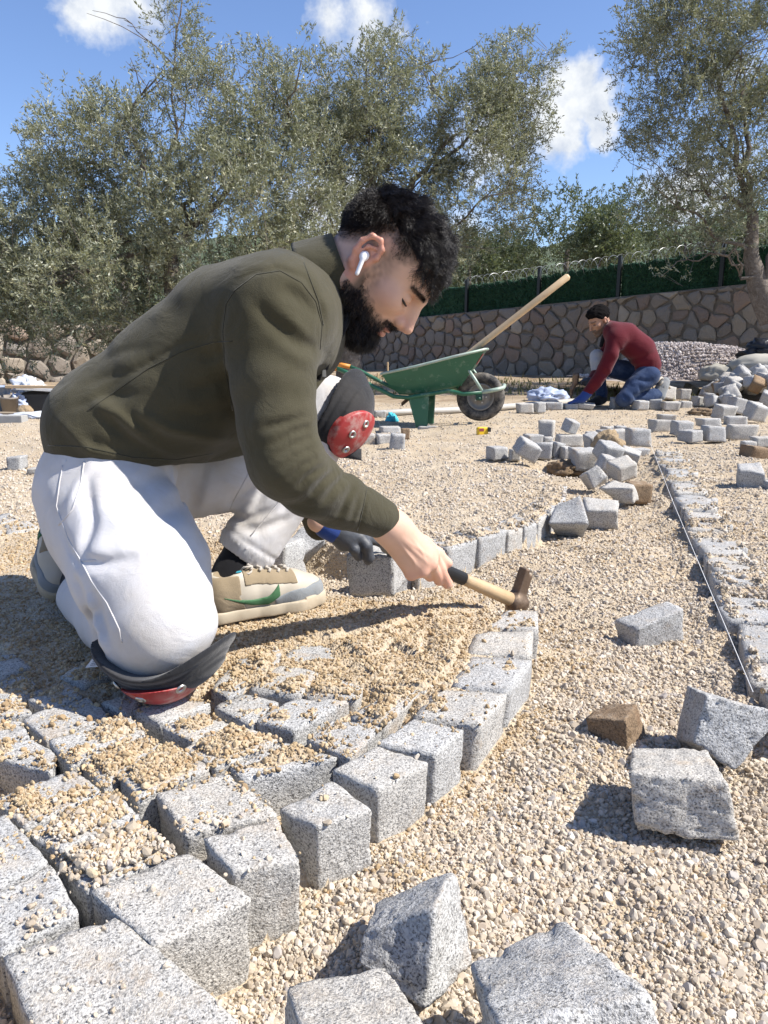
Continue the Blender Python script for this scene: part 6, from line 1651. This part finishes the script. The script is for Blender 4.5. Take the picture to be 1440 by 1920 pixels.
# ------------------------------------------------------------------ tape measure, rag, pipe, stakes, timbers
MAT['yellow'] = simple_mat('yellow_plastic', (.72, .46, .02), .4); MAT['black_plastic'] = simple_mat('black_plastic', (.015, .015, .017), .4)
p = at_z(904, 817, .0); tm = tag(empty('tape_measure', tuple(p)), 'small yellow tape measure lying on the sand before the wheelbarrow wheel', 'tape measure')
rz = Matrix.Rotation(.25, 3, 'Z'); V, F = box_vf(p + Vector((0, 0, .032)), (.082, .045, .062), rz)
o = obj_from('case', V, F, MAT['yellow'], tm); m_ = o.modifiers.new('b', 'BEVEL'); m_.width = .012; m_.segments = 3
V, F = box_vf(p + Vector((.045, .0, .045)), (.02, .047, .03), rz); o = obj_from('lock', V, F, MAT['black_plastic'], tm)
V, F = box_vf(p + Vector((-.008, -.024, .045)), (.035, .004, .022), rz); obj_from('sticker', V, F, MAT['sticker_red'], tm)
V, F = tube([p + Vector((.03, 0, .012)), p + Vector((.09, -.02, .006)), p + Vector((.15, 0, .004))], .006, 6); obj_from('strap', V, F, MAT['black_plastic'], tm, True)
def crumple(name, c, rx, ry, rz_, mat, label, cat, seed, amp=.4, sub=4):
    bm = bmesh.new(); bmesh.ops.create_icosphere(bm, subdivisions=sub, radius=1)
    co = np.array([v.co for v in bm.verts]); n_ = fbm(co.astype(np.float32), .7, seed, 3); n2__ = np.abs(fbm(co.astype(np.float32), 1.6, seed + 1, 2))
    co = co * (1 + amp * n_ - amp * .8 * n2__)[:, None] * np.array([rx, ry, rz_]); co[:, 2] = np.maximum(co[:, 2], -rz_ * .35) + rz_ * .33
    for v, q in zip(bm.verts, co): v.co = q
    me = bpy.data.meshes.new(name); bm.to_mesh(me); bm.free(); me.materials.append(mat); me.shade_smooth()
    o = bpy.data.objects.new(name, me); link(o); o.location = c; tag(o, label, cat); return o
MAT['teal_rag'] = simple_mat('teal_rag', (.05, .42, .52), .7); MAT['blue_film'] = simple_mat('blue_film', (.42, .48, .62), .3, 0, 20, .3); MAT['white_film'] = simple_mat('white_film', (.55, .57, .60), .3, 0, 14, .3)
MAT['black_bag'] = simple_mat('black_bag', (.012, .012, .014), .28, 0, 20, .3, 22, .5, .02); MAT['sack'] = simple_mat('sack', (.30, .28, .23), .85, 0, 12, .2, 150, .3, .003, None, (6, .55, (.33, .29, .22)))
MAT['sack_pale'] = simple_mat('sack_pale', (.34, .32, .27), .8, 0, 12, .2, 150, .3, .003)
crumple('rag', at_z(735, 790, 0), .055, .05, .06, MAT['teal_rag'], 'small turquoise rag on the ground under the wheelbarrow handles', 'rag', 3)
crumple('plastic_film', at_z(1025, 752, 0), .22, .16, .12, MAT['blue_film'], 'crumpled bluish plastic film left of the man in red', 'plastic film', 5)
crumple('refuse_bag', at_y(1425, 690, 9.6) + Vector((.1, 0, .12)), .36, .3, .17, MAT['black_bag'], 'black plastic bag lying on the sacks at the right edge', 'bag', 8)
crumple('sack', at_y(1345, 712, 9.4), .22, .18, .15, MAT['sack'], 'plump brown sack at the foot of the gravel heap', 'sack', 11, .18)
crumple('sack', at_y(1425, 702, 9.3) + Vector((.08, 0, .02)), .50, .22, .17, MAT['sack_pale'], 'long pale sack under the black bag at the right edge', 'sack', 14, .12)
V, F = [], []
c = at_y(1424, 692, 9.09); 
for k in range(20): V.append(c + Vector((.055 * math.cos(k * math.pi/10), 0, .045 * math.sin(k * math.pi/10))))
MAT['green_print'] = simple_mat('green_print', (.02, .10, .05), .7)
V += [v + Vector((0, .01, 0)) for v in V[:20]]
F = [tuple(range(20)), tuple(range(39, 19, -1))] + [(k, 20+k, 20+(k+1) % 20, (k+1) % 20) for k in range(20)]
MAT['pipe'] = simple_mat('pipe_grey', (.42, .40, .36), .6, 0, 12, .2)
V2, F2 = tube([at_z(690, 777, .03), at_z(760, 772, .03), at_z(880, 768, .03), at_z(1080, 752, .03)], .03, 8); tag(obj_from('pipe', V2, F2, MAT['pipe'], None, True), 'long grey pipe lying on the ground behind the wheelbarrow', 'pipe')
MAT['timber'] = simple_mat('timber', (.30, .24, .17), .8, 0, 14, .3, 60, .3, .004); MAT['concrete'] = simple_mat('concrete', (.33, .325, .31), .9, 0, 16, .2, 70, .3, .004)
def plank(a, b_, w_, h_, mat, name, label, cat):
    d = (b_ - a); L = d.length; q = Matrix.Rotation(math.atan2(d.y, d.x), 3, 'Z'); V, F = box_vf((0, 0, 0), (L, w_, h_), q)
    o = obj_from(name, V, F, mat); o.location = (a + b_) / 2 + Vector((0, 0, h_ / 2)); m_ = o.modifiers.new('b', 'BEVEL'); m_.width = .006; m_.segments = 2; tag(o, label, cat); return o
plank(at_z(1050, 714, 0), at_z(1128, 712, 0), .1, .14, MAT['concrete'], 'kerb_block', 'long concrete kerb block behind the hammer of the man in red', 'kerb block')
plank(at_z(1165, 713, 0), at_z(1332, 706, 0), .10, .13, MAT['concrete'], 'kerb_block', 'concrete kerb block at the foot of the gravel heap', 'kerb block')
plank(at_z(1190, 728, 0), at_z(1335, 724, 0), .10, .11, MAT['concrete'], 'kerb_block', 'low concrete kerb block in front of the heap behind the boot', 'kerb block')
sr = random.Random(3)
for i, (px, py, h_) in enumerate(((728, 716, 38), (708, 722, 24), (930, 705, 26), (1052, 703, 20), (1069, 703, 17), (1262, 700, 12))):
    b0 = at_z(px, py + 2, 0); hh = h_ * b0.y / FPX; V, F = tube([b0 + Vector((0, 0, -.05)), b0 + Vector((sr.uniform(-.02, .02), 0, hh))], [.016, .016], 5)
    tag(obj_from('stake', V, F, MAT['pole_wood']), ['thin wooden stake by the wheelbarrow handles', 'short wooden stake left of the wheelbarrow handles', 'wooden stake in the earth right of the wheelbarrow wheel', 'left of two short stakes before the wall beside the red man', 'right of two short stakes before the wall beside the red man', 'stub of a stake near the gravel heap'][i], 'stake', 'wooden stakes in the earth')
# gravel heap by the wall
hp0 = at_y(1300, 704, 10.4); V, F = [], []; n = 46
for i in range(n + 1):
    for j in range(n + 1):
        u, v = (i / n - .5) * 2.9, (j / n - .5) * 2.0
        d = math.hypot(u / 1.22, v / .85); h_ = .42 * (1 - sstep(.36, 1.05, d)) * (1 - .16 * (u / 1.2)) - .03
        V.append(hp0 + Vector((u, v, 0)) + Vector((0, 0, float(h_) + .03 * mnoise.noise(Vector((u * 3, v * 3, 2))))))
for i in range(n):
    for j in range(n): F.append((i*(n+1)+j, (i+1)*(n+1)+j, (i+1)*(n+1)+j+1, i*(n+1)+j+1))
MAT['heap'] = pebble_mat('heap_gravel', [(0, (.30, .26, .235)), (1, (.42, .37, .34))]) if 'pebble_mat' in globals() else MAT['ground']
heap = tag(obj_from('gravel_heap', V, F, MAT['heap'], None, True), 'heap of pinkish grey crushed stone against the wall', 'gravel heap')
if 'scatter' in globals():
    r = np.random.default_rng(6); m_ = 26000; P = []
    Vn = np.array(V); okv = np.flatnonzero(Vn[:, 2] - hp0.z > -.02); sel = r.choice(okv, m_); P = Vn[sel] + r.uniform(-.045, .045, (m_, 3)); P[:, 2] = Vn[sel][:, 2] + r.uniform(-.004, .012, m_)
    MAT['chip'] = pebble_mat('heap_chip', [(0, (.22, .195, .185)), (.3, (.42, .365, .34)), (.6, (.54, .48, .455)), (1, (.66, .61, .585))])
    o = scatter('crushed_stone', P - np.array(heap.location), (.0125 * np.exp(r.normal(0, .3, m_)))[:, None] * r.uniform(.8, 1.2, (m_, 3)), r.uniform(0, 6.28, (m_, 3)), pebble_protos(5, 90, MAT['chip']), None, MAT['chip'])
    o.parent = heap
# earth clods among the loose setts
MAT['earth'] = simple_mat('earth', (.21, .145, .085), .95, 0, 25, .4, 60, .8, .02)
MAT['sand_clod'] = simple_mat('sand_clod', (.34, .25, .15), .95, 0, 60, .4, 120, .8, .015)
crumple('earth_clod', at_z(1140, 850, 0) + Vector((0, 0, .0)), .10, .08, .11, MAT['sand_clod'], 'lump of tan earth between the loose setts', 'earth clod', 21, .25)
crumple('earth_clod', at_z(1315, 778, 0), .15, .10, .05, MAT['earth'], 'brown earth lump between the pile and the second row of setts', 'earth clod', 23, .35)
crumple('earth_clod', at_z(1060, 888, -.05), .10, .08, .06, MAT['earth'], 'dark earth lump in the hollow of the loose heap', 'earth clod', 25, .4)
# ------------------------------------------------------------------ rubbish along the left wall
def bucket(c, r0, h_, mat, label, lean=0):
    V, F = [], []; M = Euler((lean, lean * .6, 0)).to_matrix(); prof_ = [(0, 0), (r0 * .8, 0), (r0, h_), (r0 * 1.06, h_), (r0 * 1.06, h_ - .02), (r0 * .96, h_ - .02), (r0 * .76, .02), (0, .02)]
    for k in range(20):
        for rr_, z_ in prof_: V.append(c + M @ Vector((rr_ * math.cos(k*math.pi/10), rr_ * math.sin(k*math.pi/10), z_)))
    for k in range(20):
        for j in range(7): F.append((k*8+j, ((k+1) % 20)*8+j, ((k+1) % 20)*8+j+1, k*8+j+1))
    tag(obj_from('bucket', V, F, mat, None, True), label, 'bucket')
MAT['bucket_blue'] = simple_mat('bucket_blue', (.18, .25, .38), .5, 0, 9, .3, None, .1, .001, None, (8, .45, (.45, .44, .42)))
MAT['bucket_grey'] = simple_mat('bucket_grey', (.22, .19, .16), .6, 0, 9, .3)
YL = 7.6
def gz(px, y): q = at_y(px, 800, y); q.z = hz(q.x, q.y); return q
bucket(gz(2, YL), .12, .26, MAT['bucket_blue'], 'dirty bluish bucket at the left edge before the drystone wall')
bucket(gz(22, YL - .1), .085, .17, MAT['bucket_grey'], 'small brown pot beside the bluish bucket', .1)
crumple('plastic_film', gz(62, YL + .3) + Vector((0, 0, .17)), .20, .14, .12, MAT['white_film'], 'torn pale plastic sheet over the rubbish at the left wall', 'plastic film', 31, .45)
crumple('plastic_film', gz(40, YL) + Vector((0, 0, .08)), .10, .08, .09, MAT['blue_film'], 'bluish plastic bag between pot and crate at the left', 'plastic film', 33, .45)
crumple('plastic_film', gz(62, YL - .75), .20, .10, .04, MAT['white_film'], 'flat pale plastic sheet along the edge of the sand at the left', 'plastic film', 35, .4)
crumple('plastic_film', gz(-20, YL - .9), .30, .10, .05, MAT['blue_film'], 'grey plastic lying at the left border of the sand', 'plastic film', 37, .4)
V, F = join(box_vf((0, 0, .10), (.40, .26, .20))); o = obj_from('crate', V, F, MAT['black_plastic']); o.location = gz(92, YL + .1); m_ = o.modifiers.new('b', 'BEVEL'); m_.width = .02
tag(o, 'black crate in the rubbish behind the kneeling man\'s back', 'crate')
V, F = join(box_vf((0, 0, .225), (.46, .30, .02), Euler((0, .06, .1)).to_matrix())); o = obj_from('board', V, F, MAT['white_film']); o.location = gz(92, YL + .1); tag(o, 'pale board lying on the black crate', 'board')
plank(gz(18, YL - .1) + Vector((0, 0, .22)), gz(118, YL - .15) + Vector((0, 0, .27)), .03, .03, MAT['pole_wood'], 'batten', 'thin wooden batten lying across bucket and crate', 'batten')
plank(gz(-30, YL - .35), gz(110, YL - .5), .08, .04, MAT['timber'], 'board', 'brown board on the ground before the rubbish', 'board')
crumple('cement_lump', gz(50, YL - .35), .075, .07, .09, MAT['sand_clod'], 'rounded pinkish lump before the black crate', 'lump', 41, .12)
plank(gz(-60, YL - 1.05), gz(48, YL - 1.1), .10, .07, MAT['concrete'], 'kerb_block', 'low grey kerb block along the sand at the left edge', 'kerb block')
# dry grass and small weeds at the foot of the wall
r = np.random.default_rng(12); n = 2600
gx = r.uniform(-.5, 4.2, n); gy = np.interp(gx, [-.5, 4.2], [12.6, 10.0]) + r.normal(0, .9, n)
base = np.stack([gx, gy, height(gx[None], gy[None])[0]], 1); hgt = r.uniform(.03, .10, n)[:, None]; ln_ = np.stack([r.normal(0, .4, n), r.normal(0, .4, n), np.ones(n)], 1) * hgt; sd = np.stack([r.normal(0, 1, n), r.normal(0, 1, n), np.zeros(n)], 1) * .006
GVv = np.stack([base - sd, base + sd, base + ln_], 1).reshape(-1, 3)
MAT['dry_grass'] = simple_mat('dry_grass', (.17, .16, .06), .9, 0, 1.5, .5)
tag(np_mesh('dry_grass', GVv, np.arange(n * 3).reshape(-1, 3), 3, MAT['dry_grass'], None, False), 'thin dry grass on the earth before the wall', kind='stuff')
# ------------------------------------------------------------------ second worker
MAT['burgundy'] = cloth_mat('burgundy_knit', (.085, .007, .013), 300, .9, .15, .12)
MAT['denim'] = cloth_mat('denim', (.018, .035, .085), 400, .85, .1, .35, ((.11, .15, .24), .6))
MAT['jean_pale'] = cloth_mat('pale_cloth', (.34, .36, .40), 300); MAT['hair_dark'] = simple_mat('hair_dark', (.006, .005, .005), .9, 0, None, 0, 120, .8, .01, .08)
YM = 8.15
m2 = tag(empty('person', tuple(at_y(1180, 762, YM))), 'dark haired man in a burgundy sweater and jeans kneeling before the wall', 'person')
def Q(px, py, dy=0.0): return at_y(px, py, YM + dy)
f = Field()
for dy in (-.10, .10): f.chain([Q(1214,684,dy), Q(1200,655,dy), Q(1172,632,dy), Q(1150,622,dy)], [.135, .150, .145, .105], .06)
f.cone(Q(1158,632,-.16), Q(1158,632,.2), .11, .11, .06); f.cone(Q(1150,618), Q(1140,612), .08, .06, .04)
f.chain([Q(1156,637,-.20), Q(1146,665,-.24), Q(1133,692,-.22), Q(1118,715,-.20), Q(1101,737,-.16)], [.098, .082, .074, .062, .050], .04)
f.chain([Q(1150,637,.20), Q(1125,690,.22), Q(1108,716,.05)], [.09, .07, .05], .04)
hp_ = Q(1215, 706); f.func(lambda P: np.where(P[:, 0] > Q(1172, 700).x, (P - A(hp_)) @ A((.25, 0, -.97)), -1).astype(np.float32), A(hp_), .5, .001, '&')
folds(f, [[(1165,705),(1190,690),(1225,680)], [(1160,690),(1190,675),(1228,660)], [(1150,640),(1162,665),(1150,700)], [(1195,705),(1215,697),(1240,680)], [(1105,725),(1115,735)], [(1125,695),(1138,705)]], .03, -.018, YM - .2, YM + .05)
cloth_noise(f, .008, 2.2, 5, Q(1180, 660), .8)
f.build('sweater', MAT['burgundy'], m2, .011)
f = Field()
f.cone(Q(1214,704,-.12), Q(1214,704,.12), .125, .125, .05)
f.chain([Q(1212,706,-.14), Q(1190,726,-.2), Q(1170,746,-.24)], [.120, .105, .082], .04)
f.chain([Q(1172,748,-.24), Q(1205,745,-.12), Q(1232,738,-.05)], [.075, .075, .062], .04)
f.chain([Q(1205,700,.14), Q(1150,690,.22), Q(1124,672,.24)], [.12, .10, .08], .04)
f.chain([Q(1124,674,.24), Q(1124,712,.22), Q(1128,745,.2)], [.08, .068, .055], .02)
cloth_noise(f, .014, 3, 6, Q(1190, 725), .6)
folds(f, [[(1175,735),(1190,745),(1205,752)], [(1190,720),(1200,735),(1215,742)], [(1160,738),(1172,750)], [(1205,730),(1218,738),(1230,735)], [(1180,715),(1195,712),(1215,716)]], .02, -.016, YM - .2, YM)
f.build('jeans', MAT['denim'], m2, .010)
f = Field(); f.ell(Q(1119, 668, .17), (.075, .06, .075), .02); f.cone(Q(1117,678,.15), Q(1117,692,.15), .062, .05, .02); f.build('knee_patch', MAT['jean_pale'], m2, .010)
# skin: head turned down to the left, neck
H2 = Q(1124, 602); P2 = R(28); R2 = Matrix.Rotation(R(180 + 22), 3, 'Z') @ Matrix.Rotation(P2, 3, 'Y'); R2N = np.array(R2, dtype=np.float32); k2_ = 1.13
def h2(x, y, z): return H2 + R2 @ (Vector((x, y, z)) * k2_)
f = Field()
f.ell(h2(-.008, 0, .042), (.098*k2_, .076*k2_, .086*k2_), .01, rot=R2N); f.ell(h2(.042, 0, -.015), (.055*k2_, .060*k2_, .072*k2_), .03, rot=R2N)
for sy in (-1, 1):
    f.cone(h2(-.004, .054*sy, -.05), h2(.068, .02*sy, -.102), .02*k2_, .018*k2_, .03); f.ell(h2(.062, .044*sy, -.012), (.025*k2_, .02*k2_, .02*k2_), .02, rot=R2N)
    f.ell(h2(.092, .033*sy, .008), (.016*k2_, .016*k2_, .010*k2_), .01, '-', R2N)
    f.ell(h2(-.012, .078*sy, .0), (.020*k2_, .010*k2_, .033*k2_), .008, rot=R2N); f.ell(h2(-.010, .086*sy, .002), (.010*k2_, .006*k2_, .018*k2_), .006, '-', R2N)
    f.cone(h2(.087, .03*sy, .03), h2(.094, .008*sy, .027), .010, .009, .015)
f.ell(h2(.068, 0, -.062), (.034*k2_, .034*k2_, .03*k2_), .02, rot=R2N); f.ell(h2(.078, 0, -.1), (.02*k2_,)*3, .02)
f.cone(h2(.095, 0, .022), h2(.115, 0, -.018), .010, .011, .012); f.ell(h2(.116, 0, -.027), (.014, .013, .012), .01); f.ell(h2(.098, 0, -.063), (.010, .024, .010), .008, rot=R2N)
f.chain([h2(-.03, 0, -.04), Q(1141, 618), Q(1152, 632)], [.068, .068, .075], .03)
f.chain([Q(1152,632), Q(1156,637,-.20), Q(1146,665,-.24), Q(1133,692,-.22), Q(1118,715,-.20), Q(1098,741,-.15)], [.06, .06, .05, .045, .04, .03], .04)
def at2(V):
    L = ((V - np.array(H2)) @ R2N) / k2_; x, y, z = L.T; ay = np.abs(y); on = np.linalg.norm(L, axis=1) < .18
    b_ = sstep(.008, -.012, z - np.interp(x, [-.02, .02, .05, .08, .1], [.0, -.035, -.05, -.05, -.045])) * sstep(-.04, -.01, x + .35 * (z + .06)) * (z > -.16)
    br = np.exp(-(((z - .029) / .006)**2)) * sstep(.008, .016, ay) * sstep(.056, .046, ay) * (x > .055)
    ms = np.exp(-(((z + .046) / .006)**2)) * (x > .08) * (ay < .03)
    return {'stubble': np.clip(b_ * .92 + br + ms * .8, 0, 1) * on, 'red': .3 * (ay > .07) * on, 'lip': 0 * x, 'dark': np.exp(-(((z - .002) / .004)**2)) * sstep(.015, .022, ay) * sstep(.05, .044, ay) * (x > .06) * .85 * on}
MAT['skin_tan'] = skin_mat('skin_tan', (.36, .20, .13))
f.build('body', MAT['skin_tan'], m2, .0055, at2)
f = Field(); f.ell(h2(-.014, 0, .056), (.106*k2_, .085*k2_, .092*k2_), .01, rot=R2N); f.ell(h2(.045, 0, .092), (.055*k2_, .062*k2_, .042*k2_), .03, rot=R2N)
f.func(lambda P: -(((P - A(H2)) @ R2N)[:, 2] / k2_ - np.interp(((P - A(H2)) @ R2N)[:, 0] / k2_, [-.12, -.06, -.03, 0, .03, .06, .1], [-.035, -.03, .01, .02, .03, .06, .07])).astype(np.float32), A(H2), .3, .004, '&')
f.func(lambda P, d: fbm(P, 26, 3, 2) * .006, A(H2), .3, 0, 'd')
f.build('hair', MAT['hair_dark'], m2, .006)
f = Field(); f.chain([Q(1153,626,-.09), Q(1141,611,-.08)], [.03, .026], .01); f.chain([Q(1146,617,-.09), Q(1132,632,-.07), Q(1127,648,-.06)], [.028, .024, .02], .01); f.build('collar', MAT['black_cloth'], m2, .008)
f = Field(); f.chain([Q(1102,736,-.16), Q(1092,747,-.15), Q(1078,753,-.14)], [.052, .045, .028], .02)
for k, (px, py, dy) in enumerate(((1068,756,-.17), (1066,756,-.14), (1066,757,-.11), (1070,757,-.08))): f.cone(Q(1082,751,dy), Q(px, py, dy), .018, .014, .006)
f.build('glove', MAT['glove_blue'], m2, .006)
f = Field(); f.chain([Q(1108,716,.05), Q(1098,716,0)], [.048, .045], .02)
for k in range(4): f.chain([Q(1100,713,-.03 + k*.022), Q(1091,715,-.04 + k*.022), Q(1091,721,-.03 + k*.022)], [.017, .015, .013], .004)
f.build('hand', MAT['glove_grey'], m2, .006)
f = Field(); f.chain([Q(1128,748,.2), Q(1118,754,.14), Q(1106,757,.1)], [.06, .055, .04], .03); f.func(lambda P: (Q(1100,760,.1).z + .0 - P[:, 2]).astype(np.float32), A(Q(1118,754,.14)), .3, 0, '&'); f.build('boot', MAT['black_neoprene'], m2, .008)
f = Field(); f.chain([Q(1232,738,-.05), Q(1242,724,-.03), Q(1247,716,-.02)], [.058, .055, .05], .03); f.chain([Q(1243,722,-.03), Q(1238,742,-.05)], [.05, .055], .03)
f.build('boot', MAT['suede_grey'], m2, .007)
for k in range(3):
    V, F = tube([Q(1232+k*6, 716+k*5, -.09), Q(1240+k*5, 708+k*6, -.05), Q(1248+k*4, 716+k*6, 0)], [.012, .014, .012], 6); obj_from('boot_stripe', V, F, MAT['leather_cream'], m2, True)
h2m = tag(empty('hammer', tuple(Q(1078, 720))), 'dark hammer held upright by the man in the burgundy sweater', 'hammer')
V, F = tube([Q(1112,717,.02), Q(1080,719,-.02)], .016, 8); obj_from('handle', V, F, MAT['tape'], h2m, True)
f = Field(); f.chain([Q(1080,704,-.02), Q(1079,718,-.02)], [.036, .030], .01); f.chain([Q(1078,718,-.02), Q(1072,730,-.02), Q(1071,745,-.02)], [.026, .022, .012], .01); f.build('head', MAT['forged'], h2m, .006)
